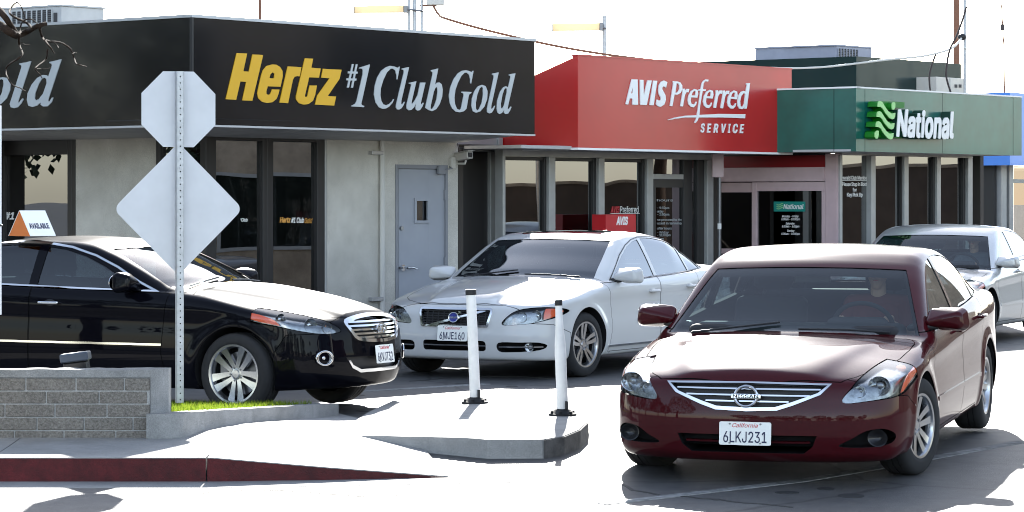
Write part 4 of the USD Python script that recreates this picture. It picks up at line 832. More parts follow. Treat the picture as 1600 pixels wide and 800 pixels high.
plain('letter_return', (0.004, 0.028, 0.016), 0.4)
plain('teal_sign', (0.01, 0.22, 0.18), 0.4)
plain('hvac', (0.40, 0.41, 0.41), 0.5, var=0.1)
plain('hvac_lilac', (0.26, 0.27, 0.33), 0.5, var=0.1)
plain('hvac_beige', (0.55, 0.52, 0.47), 0.5, var=0.08)
plain('louvre_dark', (0.03, 0.03, 0.032), 0.6)
plain('pole_brown', (0.16, 0.065, 0.035), 0.7, var=0.25, scale=5)
plain('cable', (0.03, 0.02, 0.02), 0.6)
plain('bark', (0.030, 0.019, 0.013), 0.9, spec=0.1, var=0.4, scale=30, bump=0.006, bscale=60)
plain('pvc_white', (0.70, 0.69, 0.66), 0.45, var=0.12, scale=9)
plain('cam_white', (0.55, 0.53, 0.49), 0.45)
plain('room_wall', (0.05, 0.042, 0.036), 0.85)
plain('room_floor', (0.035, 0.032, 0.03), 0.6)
plain('counter_red', (0.45, 0.012, 0.016), 0.4)
plain('brass_text', (0.10, 0.085, 0.05), 0.6)
plain('flood_grey', (0.03, 0.04, 0.06), 0.4)
plain('leaf_dark', (0.018, 0.03, 0.012), 0.7)
plain('roof_sign_orange', (0.55, 0.14, 0.02), 0.5)
plain('skin', (0.42, 0.24, 0.17), 0.55)
plain('hair', (0.02, 0.013, 0.01), 0.7)
plain('shirt_red', (0.10, 0.02, 0.02), 0.85)
plain('shirt_grey', (0.10, 0.11, 0.13), 0.85)
plain('palm_leaf', (0.05, 0.09, 0.03), 0.6)
plain('roofing', (0.22, 0.215, 0.21), 0.9, var=0.15)
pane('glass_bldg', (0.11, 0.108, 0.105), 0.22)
pane('glass_diffuser', (0.9, 0.85, 0.7), 0.08)
M('diffuser', {'d': ('translucent_bsdf', {'color': (0.85, 0.75, 0.55)}), 's': ('principled_bsdf', {'base_color': (0.8, 0.72, 0.55), 'roughness': 0.35}), 'm': ('mix_closure', {'fac': 0.45})}, [('d.BSDF', 'm.closure1'), ('s.BSDF', 'm.closure2')], surface='m.closure')
# ------------------------------------------------------------------ ground
ZG = Curve([(-80, -0.14), (10, -0.14), (16, -0.125), (19.2, -0.048), (21.6, 0.028), (23.6, 0.016), (27, 0.0), (40, 0.0), (300, 0.0)])
def zg(Y): return ZG(Y)
def P3(px, Y, py=None, z=None):
    """point seen at column px, depth Y, row py (or at height z)"""
    return np.array([(px - CX) / FPX * Y, Y, CZ - (py - HY) / FPX * Y if z is None else z])
def on_ground(px, py, dz=0.0):
    Y = 20.0
    for _ in range(60): Y = 0.5 * Y + 0.5 * FPX * (CZ - zg(Y) - dz) / (py - HY)
    return np.array([(px - CX) / FPX * Y, Y])
ys = np.unique(np.concatenate([np.linspace(-80, 10, 10), np.linspace(10, 30, 61), np.linspace(30, 60, 11), [120, 400, 1500]])); xs_ = np.array([-900, -60, -8, 0, 8, 60, 900.0])
gv = np.array([[x, y, zg(y)] for y in ys for x in xs_]); nx = len(xs_)
gf = [[j * nx + i, j * nx + i + 1, (j + 1) * nx + i + 1, (j + 1) * nx + i] for j in range(len(ys) - 1) for i in range(nx - 1)]
single('ground', (gv, np.array(gf)), 'asphalt', 'pale worn asphalt of the car park and driveway', kind='structure', smooth=True)
def drape(poly, zf, thick, L=0.25):
    """a slab over a plan polygon, its top at zf(x, y)"""
    out = []
    for q in polys(poly):
        m = as_tm(CrossSection([np.array(q.exterior.coords)[:-1].tolist()] + [np.array(r.coords)[:-1].tolist() for r in q.interiors], FillRule.EvenOdd).extrude(0.001).refine_to_length(L)); v = np.array(m.vertices); w = v[:, 2] / 0.001
        m.vertices = np.stack([v[:, 0], v[:, 1], zf(v[:, 0], v[:, 1]) - thick * (1 - w)], 1)
        if m.volume < 0: m.invert()
        out.append(m)
    return CAT(out)
def tx(X): return np.clip((-0.42 - X) / 1.54, 0, 1)
def ty(Y): return np.clip((23.6 - Y) / 3.3, 0, 1)
def zside(X, Y): return zg(Y) + 0.006 + 0.15 * tx(X) * ty(Y)
SW_POLY = Polygon([(-7.0, 18.95), (-1.96, 18.95), (-0.44, 19.16), (-0.60, 20.2), (-1.0, 22.0), (-1.42, 23.7), (-2.2, 24.6), (-7.0, 24.6)])
walkway = thing('sidewalk', 'concrete pavement behind the red kerb falling away into the driveway', None); setdata(stage.GetPrimAtPath(walkway), kind='structure')
slabs = []
for k, (a, b_) in enumerate([(-7.0, -5.2), (-5.19, -3.4), (-3.39, 0.2)]):
    part(walkway, 'paving_slab', drape(SW_POLY.intersection(sbox(a, 18, b_, 26)), zside, 0.2), 'concrete', 30)
# red kerb in cast lengths
kerb = thing('kerb', 'red painted kerb along the street, sinking into the driveway at its right end', 'kerb')
kl = LineString([(-7.0, 18.86), (-1.96, 18.86), (-1.2, 18.94), (-0.40, 19.09)])
for a, b_ in ((-7.0, -4.05), (-4.04, -1.995), (-1.985, -0.42)):
    seg = kl.buffer(0.09, cap_style=2, single_sided=False).intersection(sbox(a, 18, b_, 20))
    k = part(kerb, 'kerb_length', drape(seg, lambda X, Y: zside(X, Y) + 0.002, 0.30, 0.12), 'concrete', 30)
    face = LineString([(-7.0, 18.766), (-1.96, 18.766), (-1.2, 18.846), (-0.38, 18.995)]).buffer(0.006, cap_style=2).intersection(sbox(a, 18, b_, 20))
    part(k, 'painted_face', drape(face, lambda X, Y: zside(X, Y) - 0.004, 0.26, 0.12), 'red_paint', 30)
gut = LineString([(-7.0, 18.60), (-1.96, 18.60), (-1.2, 18.68), (0.2, 18.90)]).buffer(0.155, cap_style=2)
single('gutter', drape(gut, lambda X, Y: zg(Y) + 0.003, 0.05), 'concrete', 'pale concrete gutter strip at the foot of the red kerb', kind='structure')
# concrete block wall
bw = thing('block_wall', 'low grey concrete block wall with a worn coping beside the grass', 'wall', (0, 0, 0))
WY = 19.90; S_ = FPX / WY; wz = lambda py: CZ - (py - HY) * WY / FPX; wx = lambda px: (px - CX) * WY / FPX
rows = [576.5, 590.5, 611, 631.3, 652, 672.8, 694]; jr = random.Random(3)
xr, xl = wx(235), wx(-60)
part(bw, 'mortar_bed', box(xl, xr - 0.004, WY + 0.006, WY + 0.20, wz(700), wz(591)), 'mortar')
offs = [0.18, 0.02, 0.30, 0.12, 0.24]
for r in range(5):
    zt, zb = wz(rows[r + 1]) - 0.004, wz(rows[r + 2]) + 0.004; x = xr - offs[r]
    edges = [xr]
    while x > xl: edges.append(x); x -= 0.345 + jr.uniform(-0.02, 0.02)
    edges.append(xl)
    for i in range(len(edges) - 1):
        a, b_ = edges[i + 1] + 0.004, edges[i] - 0.004
        if b_ - a < 0.02: continue
        q = box(a, b_, WY - jr.uniform(0.0, 0.004), WY + 0.15, zb, zt, 0.005); part(bw, 'block', q, 'block_face', 20)
cp = as_tm(mani(box(xl, xr + 0.002, WY - 0.004, WY + 0.21, wz(590), wz(578))).refine_to_length(0.05)); v = np.array(cp.vertices); top = v[:, 2] > wz(579); v[top, 2] += 0.010 * (meshkit.fbm(v[top] * 9, 3, 5) - 0.4) * 2; v[:, 1] += 0.004 * (meshkit.fbm(v * 12, 2, 8) - 0.5); cp.vertices = v
part(bw, 'coping', cp, 'concrete_grey', 40)
ex = wx(261)
endc = trimesh.creation.extrude_polygon(Polygon([(xr, WY - 0.003), (ex - 0.004, WY + 0.115), (ex, WY + 0.13), (ex, WY + 0.24), (xr, WY + 0.24)]), wz(577.5) - wz(668)); endc.apply_translation((0, 0, wz(668))); part(bw, 'end_pier', endc, 'concrete_grey', 20)
# planter kerb, soil and grass
pk0, pk1 = np.array([-2.40, 20.25]), np.array([-1.50, 23.35])
pkl = LineString([(-2.53, 19.93), (-2.36, 19.95), tuple(pk0 + (0.16, 0.3)), tuple(pk1)]).buffer(0.10, cap_style=2, join_style=1)
zk = lambda X, Y: np.interp(Y, [20.0, 23.4], [wz(646), 0.128])
single('planter_kerb', drape(pkl, zk, 0.34, 0.15), 'concrete_grey', 'grey concrete edging kerb of the small grass bed', 'kerb', smooth=30)
bed = Polygon([(-2.52, 20.05), (-2.30, 20.2), (-1.55, 23.2), (-1.72, 23.25), (-2.25, 23.15), (-3.3, 23.25), (-3.6, 23.0), (-3.6, 20.15)])
zb_ = lambda X, Y: np.interp(Y, [20.0, 23.4], [wz(646) - 0.03, 0.11])
single('planting_soil', drape(bed, zb_, 0.2, 0.3), 'soil', 'dark soil under the grass of the bed', kind='structure')
bk = LineString([(-3.6, 23.32), (-2.25, 23.22), (-1.56, 23.34)]).buffer(0.05, cap_style=2)
single('planter_back_kerb', drape(bk, lambda X, Y: 0.135 + 0 * X, 0.2, 0.3), 'concrete_grey', 'thin concrete edging behind the grass at the black car wheel', 'kerb', smooth=30)
rg_ = np.random.default_rng(5); N = 9000; bx_ = bed.bounds
pp = np.stack([rg_.uniform(bx_[0], bx_[2], N * 2), rg_.uniform(bx_[1], bx_[3], N * 2)], 1); pp = pp[shapely.contains_xy(bed.buffer(-0.02), pp[:, 0], pp[:, 1])][:N]
hh = rg_.uniform(0.025, 0.065, len(pp)); aa = rg_.uniform(0, 6.28, len(pp)); ln = rg_.normal(0, 0.02, (len(pp), 2)); wd = 0.004
b0 = np.stack([pp[:, 0] - wd * np.cos(aa), pp[:, 1] - wd * np.sin(aa), zb_(0, pp[:, 1])], 1); b1 = np.stack([pp[:, 0] + wd * np.cos(aa), pp[:, 1] + wd * np.sin(aa), zb_(0, pp[:, 1])], 1); tp = np.stack([pp[:, 0] + ln[:, 0], pp[:, 1] + ln[:, 1], zb_(0, pp[:, 1]) + hh], 1)
gv = np.stack([b0, b1, tp], 1).reshape(-1, 3); single('grass', (gv, np.arange(len(gv)).reshape(-1, 3)), 'grass', 'bright green mown grass beside the block wall end', kind='stuff')
# traffic island with two bollards
isl_px = [(521, 690), (640, 705), (762, 717), (848, 716.5), (880, 711), (905, 700), (917, 688), (918, 676)]
isl = [tuple(on_ground(*q)) for q in isl_px] + [tuple(on_ground(905, 652)), tuple(on_ground(880, 632)), tuple(on_ground(820, 618)), tuple(on_ground(740, 614)), tuple(on_ground(660, 622)), tuple(on_ground(575, 655))]
ISL = Polygon(isl).buffer(-0.04).buffer(0.04, quad_segs=6)
t0 = on_ground(521, 690)
def zisl(X, Y): return zg(Y) + 0.008 + 0.125 * np.sqrt(np.clip((X - t0[0]) / 1.0, 0, 1)) * np.clip((25.0 - Y) / 0.7, 0, 1)
island = thing('traffic_island', 'low concrete traffic island tapering to a point, two white posts on it', 'traffic island')
part(island, 'island_top', drape(ISL, zisl, 0.2, 0.10), 'concrete', 30)
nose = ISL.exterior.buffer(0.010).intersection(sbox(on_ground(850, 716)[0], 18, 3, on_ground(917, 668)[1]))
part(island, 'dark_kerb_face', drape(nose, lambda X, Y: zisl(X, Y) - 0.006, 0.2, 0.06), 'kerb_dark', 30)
def bollard(px, pyb, pyt, pxt, label, top_wide):
    Y = FPX * (CZ - 0.115) / (pyb - HY)
    for _ in range(20): X = (px - CX) / FPX * Y; Y = FPX * (CZ - float(zisl(X, Y))) / (pyb - 4 - HY)
    z0 = float(zisl(X, Y)); T = P3(pxt, Y, pyt)
    b = thing('bollard', label, 'bollard', (X, Y, z0))
    H = T[2] - z0; lean = np.array([T[0] - X, 0.0]); r = 0.040
    pts = np.array([[lean[0] * t, 0, 0.05 + (H - 0.05) * t] for t in np.linspace(0, 1, 9)])
    rr = np.array([0.043, 0.043, 0.042, 0.042, 0.041, 0.041, 0.040, 0.040, 0.040]) * (1 if top_wide else np.array([1.0, 1.0, 1.0, 1.02, 1.06, 0.95, 0.75, 0.66, 0.62]))
    part(b, 'post', tube(pts, rr, 20), 'pvc_white', 40)
    capd = pts[-1] - pts[-2]; capd /= np.linalg.norm(capd); part(b, 'cap_band', tube([pts[-1] - capd * 0.045, pts[-1] - capd * 0.004], rr[-1] + 0.0035, 20), 'plastic_black', 40)
    base = lathe_y([(0, 0.05), (0.045, 0.05), (0.06, 0.045), (0.085, 0.02), (0.105, 0.014), (0.108, -0.01), (0, -0.01)], 32); vv = np.array(base.vertices); base.vertices = vv[:, [0, 2, 1]]; base.invert() if base.volume < 0 else None
    part(b, 'base', base, 'rubber', 40)
    [part(b, 'fixing_bolt', cyl((0.085 * math.cos(a), 0.085 * math.sin(a), 0.01), (0.085 * math.cos(a), 0.085 * math.sin(a), 0.035), 0.012, n=6), 'rubber') for a in np.arange(6) * math.pi / 3 + 0.3]
    part(b, 'clamp', box(-0.012 + 0.03, 0.012 + 0.03, -0.06, -0.036, 0.05, 0.11), 'plastic_black')
bollard(742.5, 634, 452, 735.5, 'left white post with a black top band on the island', True)
bollard(879, 653, 468, 872.5, 'right white post narrowing to its top on the island', False)
# painted lines
def line_px(name, pts, w, label):
    p = LineString([tuple(on_ground(*q)) for q in pts]).buffer(w / 2, cap_style=2)
    single(name, drape(p, lambda X, Y: zg(Y) + 0.004, 0.02, 0.3), 'white_line', label, kind='structure')
line_px('painted_line', [(940, 788), (1250, 752), (1600, 690)], 0.10, 'worn white line painted under the maroon car')
line_px('painted_line', [(1540, 552), (1640, 546)], 0.30, 'white line painted behind the maroon car at the right edge')
line_px('painted_line', [(560, 612), (760, 600)], 0.12, 'faint white line painted in front of the white car')

ground_mat('tar', (0.03, 0.03, 0.03), (0.055, 0.055, 0.055), 20.0, stain=0.2, bump=0.001, rough=0.7)
sr = random.Random(9); tc_ = thing('asphalt_repairs', 'dark tar lines and oil drips on the driveway asphalt', None); setdata(stage.GetPrimAtPath(tc_), kind='structure')
for pts in ([(930, 742), (1010, 770), (1100, 779), (1230, 792)], [(560, 642), (640, 648), (700, 640)], [(300, 772), (420, 766), (560, 775), (700, 770)], [(1500, 660), (1560, 668), (1610, 672)], [(640, 596), (760, 588), (880, 592)]):
    q = sm_poly(np.array([on_ground(*p_) for p_ in pts]), 6, False); q += np.array([[sr.uniform(-.03, .03), sr.uniform(-.03, .03)] for _ in q]); part(tc_, 'tar_line', drape(LineString(q).buffer(0.012), lambda X, Y: zg(Y) + 0.0035, 0.01, 0.2), 'tar')
for px_, py_ in ((1230, 770), (1120, 781), (1290, 764), (720, 600), (800, 604), (560, 618), (1180, 760), (1330, 775)):
    c_ = on_ground(px_, py_); r_ = sr.uniform(0.03, 0.09); part(tc_, 'oil_drip', drape(affinity.scale(Point(*c_).buffer(r_, quad_segs=4), 1.0, sr.uniform(0.8, 1.6)), lambda X, Y: zg(Y) + 0.003, 0.01, 0.1), 'tar')
# ------------------------------------------------------------------ buildings: frames (origin, along, outward normal)
U = np.array([0.625, 0.7806]); U /= np.linalg.norm(U); NF = np.array([U[1], -U[0]]); NL = -U; UR = NF.copy()
class Wall:
    def __init__(s, o, u, n): s.o, s.u, s.n = np.asarray(o, float), u, n; s.P = (s.o, u, n)
    def off(s, d): return Wall(s.o + d * s.n, s.u, s.n)
    def t(s, px, d=0.0):
        o = s.o + d * s.n; k = (px - CX) / FPX; return (k * o[1] - o[0]) / (s.u[0] - k * s.u[1])
    def z(s, px, py, d=0.0):
        o = s.o + d * s.n; return CZ - (py - HY) * (o[1] + s.t(px, d) * s.u[1]) / FPX
    def box(s, p0, p1, z0, z1, d0, d1, bevel=0.0): return obox(s.P, s.t(p0, d1), s.t(p1, d1), d0, d1, z0, z1, bevel)
    def poly(s, pts, d=0.0): return [(s.t(x, d), s.z(x, y, d)) for x, y in pts]
    def shape(s, pts, holes=(), sc=1.0, off=(0, 0), d=0.0, shift=(0, 0), rnd=3.0):
        g = Polygon(pts, holes).buffer(0)
        if rnd: g = g.buffer(rnd).buffer(-2 * rnd).buffer(rnd)
        def f(x, y, z=None):
            X = (np.asarray(x) + shift[0]) / sc + off[0]; Y = (np.asarray(y) + shift[1]) / sc + off[1]
            return np.array([s.t(a, d) for a in np.atleast_1d(X)]), np.array([s.z(a, b, d) for a, b in zip(np.atleast_1d(X), np.atleast_1d(Y))])
        return shapely.ops.transform(f, g)
    def text(s, string, x0, x1, yb0, cap, d=0.0, bold=0.0, shear=0.0, slope=0.0):
        """lettering fitted between columns x0 and x1, baseline row yb0 at x0, capitals cap rows tall"""
        g = text_shape(string, 1.0, bold=bold, shear=shear); b = g.bounds; k = (x1 - x0) / (b[2] - b[0])
        def f(x, y, z=None):
            X = x0 + (np.asarray(x) - b[0]) * k; Y = yb0 + slope * (X - x0) - np.asarray(y) * cap
            return np.array([s.t(a, d) for a in np.atleast_1d(X)]), np.array([s.z(a, c, d) for a, c in zip(np.atleast_1d(X), np.atleast_1d(Y))])
        return shapely.ops.transform(f, g)
    def at(s, t, d=0.0): return s.o + t * s.u + d * s.n
import shapely.ops
def post(b, w, name, p0, p1, z0, z1, d0, d1, m, label=None): return part(b, name, w.box(p0, p1, z0, z1, d0, d1, 0.004), m, label=label)
def glazing(b, w, p0, p1, z0, z1, m='glass_bldg', d=0.0, wave=0.0):
    """a pane; float glass is never quite flat"""
    t0_, t1_ = w.t(p0, d), w.t(p1, d); n = 14; T, Z = np.meshgrid(np.linspace(t0_, t1_, n), np.linspace(z0, z1, n), indexing='ij')
    D = d + wave * (meshkit.fbm(np.stack([T * 0.9 + p0, Z * 0.7, 0 * T], -1), 2, 3) - 0.5)
    v = np.stack([w.o[0] + T * w.u[0] + D * w.n[0], w.o[1] + T * w.u[1] + D * w.n[1], Z], -1).reshape(-1, 3)
    f = [[i * n + j, (i + 1) * n + j, (i + 1) * n + j + 1, i * n + j + 1] for i in range(n - 1) for j in range(n - 1)]
    return part(b, 'window_pane', (v, np.array(f)), m, True)
C_H = P3(300, 30.0, z=0)[:2]; C_A = P3(903, 35.7, z=0)[:2]; C_N = P3(1337.5, 38.4, z=0)[:2]
FH, FHL = Wall(C_H, U, NF), Wall(C_H, UR, NL)
HW0 = C_H - 1.2 * NF - 1.5 * NL; HF, HL_ = Wall(HW0, U, NF), Wall(HW0, UR, NL)
FA = Wall(C_A, U, NF); AF = Wall(C_A - 0.9 * NF, U, NF)
FN, FNL = Wall(C_N, U, NF), Wall(C_N, UR, NL); NW0 = C_N - 0.8 * NF - 0.8 * NL; NWF, NWL = Wall(NW0, U, NF), Wall(NW0, UR, NL)
def solid_poly(pts, z0, z1):
    m = trimesh.creation.extrude_polygon(Polygon(pts), z1 - z0); m.apply_translation((0, 0, z0)); return m
def slab_between(w, t0, t1, d0, d1, z0, z1): return obox(w.P, t0, t1, d0, d1, z0, z1)
# ---- first building: black fascia, white walls
hb = thing('rental_office', 'rental office with a black fascia lettered Hertz, white walls and dark windows', 'building')
zb, zt = CZ + 121 / (FPX / 30.0), CZ + 288 / (FPX / 30.0); tR = FH.t(835.5)
ff = part(hb, 'front_fascia', slab_between(FH, 0.0, tR, -0.10, 0.0, zb, zt), 'fascia_black')
fl = part(hb, 'side_fascia', slab_between(FHL, -7.0, 0.0 - 0.002, -0.10, -0.001, zb, zt), 'fascia_black')
part(hb, 'fascia_end', slab_between(FH, tR - 0.1, tR - 0.002, -1.2, -0.10, zb, zt), 'fascia_black')
part(hb, 'roof_flashing', [slab_between(FH, -0.012, tR + 0.012, -0.13, 0.012, zt, zt + 0.03), slab_between(FHL, -7.0, -0.014, -0.13, 0.012, zt + 0.001, zt + 0.031)], 'flashing')
part(hb, 'corner_trim', [slab_between(FH, -0.014, 0.012, -0.02, 0.014, zb - 0.002, zt)], 'bronze_frame')
part(hb, 'fascia_bottom_trim', [slab_between(FH, -0.01, tR, -0.11, 0.010, zb - 0.022, zb - 0.001), slab_between(FHL, -7.0, -0.012, -0.11, 0.010, zb - 0.023, zb - 0.002)], 'flashing')
part(hb, 'roof_deck', solid_poly([FH.at(0.1, -0.12), FH.at(tR - 0.1, -0.12), FH.at(tR - 0.1, -5.0), FHL.at(-6.9, -0.12)], zt - 0.25, zt - 0.2), 'roofing')
zs = zb + 0.006; zi = HF.z(560, 220.0)
# soffit boards across the overhang
def soffit(w, sgn, tb, depth, k, zo, zin, pitch):
    """boards across an overhang, mitred at the corner; sgn +1 runs right from the corner, -1 runs left"""
    t = 0.0
    while t < tb - 0.02:
        e = min(t + pitch, tb) - 0.007
        g = sbox(t, 0.02, e, depth).intersection(Polygon([(0, 0), (tb + 1, 0), (tb + 1, depth), (k * depth + 0.004, depth), (0.004, 0)]))
        for q in polys(g):
            c = np.array(q.exterior.coords)[:-1]; zz = zo + (zin - zo) * c[:, 1] / depth; xy = np.array([w.at(sgn * x_, -y_) for x_, y_ in c]); part(hb, 'soffit_board', trimesh.convex.convex_hull(np.vstack([np.column_stack([xy, zz]), np.column_stack([xy, zz + 0.02])])), 'soffit_plank')
        t += pitch
soffit(FH, 1, tR - 0.02, 1.25, 1.5 / 1.2, zs, zi, 0.42); soffit(FHL, -1, 6.9, 1.55, 1.2 / 1.5, zs, zi, 0.42)
part(hb, 'soffit_backing', [slab_between(FH, 0.0, tR, -1.3, -0.03, zb + 0.05, zb + 0.06), slab_between(FHL, -7.0, -0.0, -1.6, -0.03, zb + 0.062, zb + 0.07)], 'bronze_frame')
# front wall
zw = zi + 0.012
wf = part(hb, 'front_wall', [HF.box(511, 619, -0.05, zw, -0.2, 0.0), HF.box(699.5, 715.5, -0.05, zw, -0.2, 0.0), HF.box(619, 699.5, HF.z(660, 257.5), zw, -0.2, 0.0)], 'stucco')
part(hb, 'side_return_wall', slab_between(HF, HF.t(715.5) - 0.2, HF.t(715.5) - 0.001, -3.0, -0.2, -0.05, zw), 'stucco')
for a, b_, m_ in ((322, 338, 'bronze_frame'), (411, 418, 'bronze_frame'), (418, 427, 'bronze_frame'), (496, 508, 'bronze_frame'), (508, 511, 'alu_frame')): post(hb, HF, 'window_post', a, b_, -0.05, zw, -0.09, 0.012 if m_ != 'bronze_frame' else 0.006, m_)
zh = HF.z(420, 221)
post(hb, HF, 'window_head', 338, 496, zh, zw - 0.002, -0.08, 0.002, 'bronze_frame'); post(hb, HF, 'window_sill', 338, 496, -0.05, 0.25, -0.08, 0.003, 'bronze_frame')
p1 = glazing(hb, HF, 337, 411, 0.24, zh + 0.01, d=-0.045, wave=0.004); p2 = glazing(hb, HF, 427, 497, 0.24, zh + 0.01, d=-0.045, wave=0.004)
part(hb, 'blind_rail', HF.box(381, 497, HF.z(440, 294), HF.z(440, 284), -0.20, -0.18), 'bronze_frame')
part(hb, 'window_lettering', on_wall(HF.text('Hertz', 437, 454, 347.5, 8.0, d=-0.04, bold=0.06, shear=0.25), HF.P, -0.040, 0.002), 'letter_orange')
part(hb, 'window_lettering', on_wall(HF.text('#1 Club', 455, 475, 348.0, 8.0, d=-0.04, bold=0.03, shear=0.25), HF.P, -0.040, 0.002), 'letter_white')
part(hb, 'window_lettering', on_wall(HF.text('Gold', 476, 488, 348.6, 8.0, d=-0.04, shear=0.25), HF.P, -0.040, 0.002), 'letter_orange')
part(hb, 'window_lettering', on_wall(HF.text("'Club", 376, 387, 346.0, 5.0, d=-0.04, bold=0.03, shear=0.25), HF.P, -0.040, 0.002), 'letter_white')
# grey steel door
dz1 = HF.z(660, 264.5)
df = part(hb, 'door_frame', [HF.box(618.5, 622.8, 0.0, HF.z(660, 257.5), -0.16, 0.012), HF.box(696.5, 700, 0.0, HF.z(660, 257.5), -0.16, 0.012), HF.box(622.8, 696.5, dz1 + 0.006, HF.z(660, 257.5), -0.16, 0.011)], 'door_frame_grey')
vx0, vx1, vy0, vy1 = 651, 669.5, 314, 344.5
zv1, zv0 = HF.z(660, vy0), HF.z(660, vy1)
dr = part(hb, 'door', [HF.box(623.2, vx0, 0.02, dz1, -0.07, -0.012), HF.box(vx1, 696.2, 0.02, dz1, -0.07, -0.012), HF.box(vx0, vx1, 0.02, zv0, -0.07, -0.0125), HF.box(vx0, vx1, zv1, dz1, -0.07, -0.0125)], 'door_grey')
part(dr, 'vision_frame', [HF.box(648.5, vx0 + .6, HF.z(660, 348.5), HF.z(660, 309.5), -0.02, 0.004), HF.box(vx1 - .6, 672, HF.z(660, 348.5), HF.z(660, 309.5), -0.02, 0.004), HF.box(vx0, vx1, zv1, HF.z(660, 309.5), -0.02, 0.0035), HF.box(vx0, vx1, HF.z(660, 348.5), zv0, -0.02, 0.0035)], 'door_grey')
part(dr, 'vision_glass', HF.box(vx0, vx1, zv0, zv1, -0.045, -0.04), 'glass_bldg')
part(dr, 'vision_card', HF.box(vx0, vx1 - 5, zv0, zv1, -0.062, -0.058), 'brass_text')
part(dr, 'vision_lettering', on_wall(HF.text('RO', 652.5, 664.5, 333, 14.0, d=-0.05, bold=0.06), HF.P, -0.0575, 0.004), 'hole_dark')
def knob(w, px, py, d0, d1, r0, r1, n=16):
    t_ = w.t(px, d1); z_ = w.z(px, py, d1); a = w.at(t_, d0); b_ = w.at(t_, d1); return cyl((*a, z_), (*b_, z_), r0, r1, n)
lv = w_ = HF.at(HF.t(632), 0.05); lz = HF.z(632, 418.5)
part(dr, 'door_lever', [knob(HF, 630.5, 418.5, -0.012, 0.006, 0.042, 0.040), knob(HF, 630.5, 418.5, 0.0, 0.065, 0.014, 0.014), tube([(*HF.at(HF.t(630.5), 0.062), lz), (*HF.at(HF.t(637), 0.062), lz + 0.004), (*HF.at(HF.t(646), 0.058), lz - 0.012)], [0.014, 0.013, 0.010], 10)], 'chrome', 40)
part(dr, 'deadbolt', [knob(HF, 629, 356.5, -0.012, 0.016, 0.030, 0.026)], 'steel', 40)
for py in (305, 410): part(dr, 'hinge', HF.box(695.5, 699.2, HF.z(697, py + 8), HF.z(697, py - 8), -0.012, 0.014), 'door_frame_grey')
part(dr, 'door_closer', [HF.box(686, 698, HF.z(692, 272), HF.z(692, 259), 0.012, 0.05, 0.006), tube([(*HF.at(HF.t(690), 0.06), HF.z(690, 265)), (*HF.at(HF.t(697), 0.10), HF.z(697, 263.5)), (*HF.at(HF.t(699), 0.03), HF.z(699, 260))], 0.007, 6)], 'door_frame_grey')
# drain pipe and junction box
dp = part(hb, 'drain_pipe', [cyl((*HF.at(HF.t(592.5), 0.04), 0.03), (*HF.at(HF.t(592.5), 0.04), zw - 0.005), 0.026, n=14), cyl((*HF.at(HF.t(597.0), 0.03), 0.03), (*HF.at(HF.t(597.0), 0.03), zw - 0.005), 0.014, n=10)], 'cam_white', 40)
for py in (239, 467): part(dp, 'pipe_clamp', HF.box(582.5, 599.5, HF.z(590, py + 3), HF.z(590, py - 3), 0.0, 0.072, 0.004), 'steel')
part(hb, 'junction_box', HF.box(706, 712.5, HF.z(709, 263), HF.z(709, 246), 0.0, 0.05, 0.006), 'cam_white')
# side (left) wall
part(hb, 'side_wall', [HL_.box(118, 243.5, -0.05, zw - 0.003, -0.2, 0.0), HL_.box(-140, -4, -0.05, zw - 0.003, -0.2, 0.0)], 'stucco')
for a, b_ in ((105, 112), (112, 118), (243.5, 250), (-4, 6), (318, 325)): post(hb, HL_, 'window_post', a, b_, -0.05, zw - 0.004, -0.09, 0.005, 'bronze_frame')
zhl = HL_.z(60, 242)
post(hb, HL_, 'window_head', 6, 105, zhl, zw - 0.005, -0.08, 0.002, 'bronze_frame'); post(hb, HL_, 'window_head', 250, 318, HL_.z(280, 224), zw - 0.005, -0.08, 0.002, 'bronze_frame')
glazing(hb, HL_, 5, 106, 0.2, zhl + 0.01, d=-0.045, wave=0.004); glazing(hb, HL_, 249, 319, 0.2, HL_.z(280, 224) + 0.01, d=-0.045, wave=0.004)
part(hb, 'window_lettering', on_wall(HL_.text('#1', 6.5, 22, 342.5, 10.5, d=-0.04, bold=0.05, shear=0.25), HL_.P, -0.040, 0.002), 'letter_white')
part(hb, 'hung_banner', [HL_.box(306, 320, HL_.z(315, 272), HL_.z(315, 221), -0.10, -0.09)], 'emblem_blue')
# room behind the glass
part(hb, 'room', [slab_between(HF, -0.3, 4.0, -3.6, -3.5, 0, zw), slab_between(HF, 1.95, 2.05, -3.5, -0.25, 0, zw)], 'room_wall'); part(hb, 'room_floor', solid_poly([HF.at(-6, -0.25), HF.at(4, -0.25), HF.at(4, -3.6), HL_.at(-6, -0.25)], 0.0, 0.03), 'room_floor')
part(hb, 'ceiling', solid_poly([HF.at(0.1, -0.25), HF.at(4.2, -0.25), HF.at(4.2, -3.6), HL_.at(-6, -0.25)], zw + 0.02, zw + 0.05), 'room_wall')
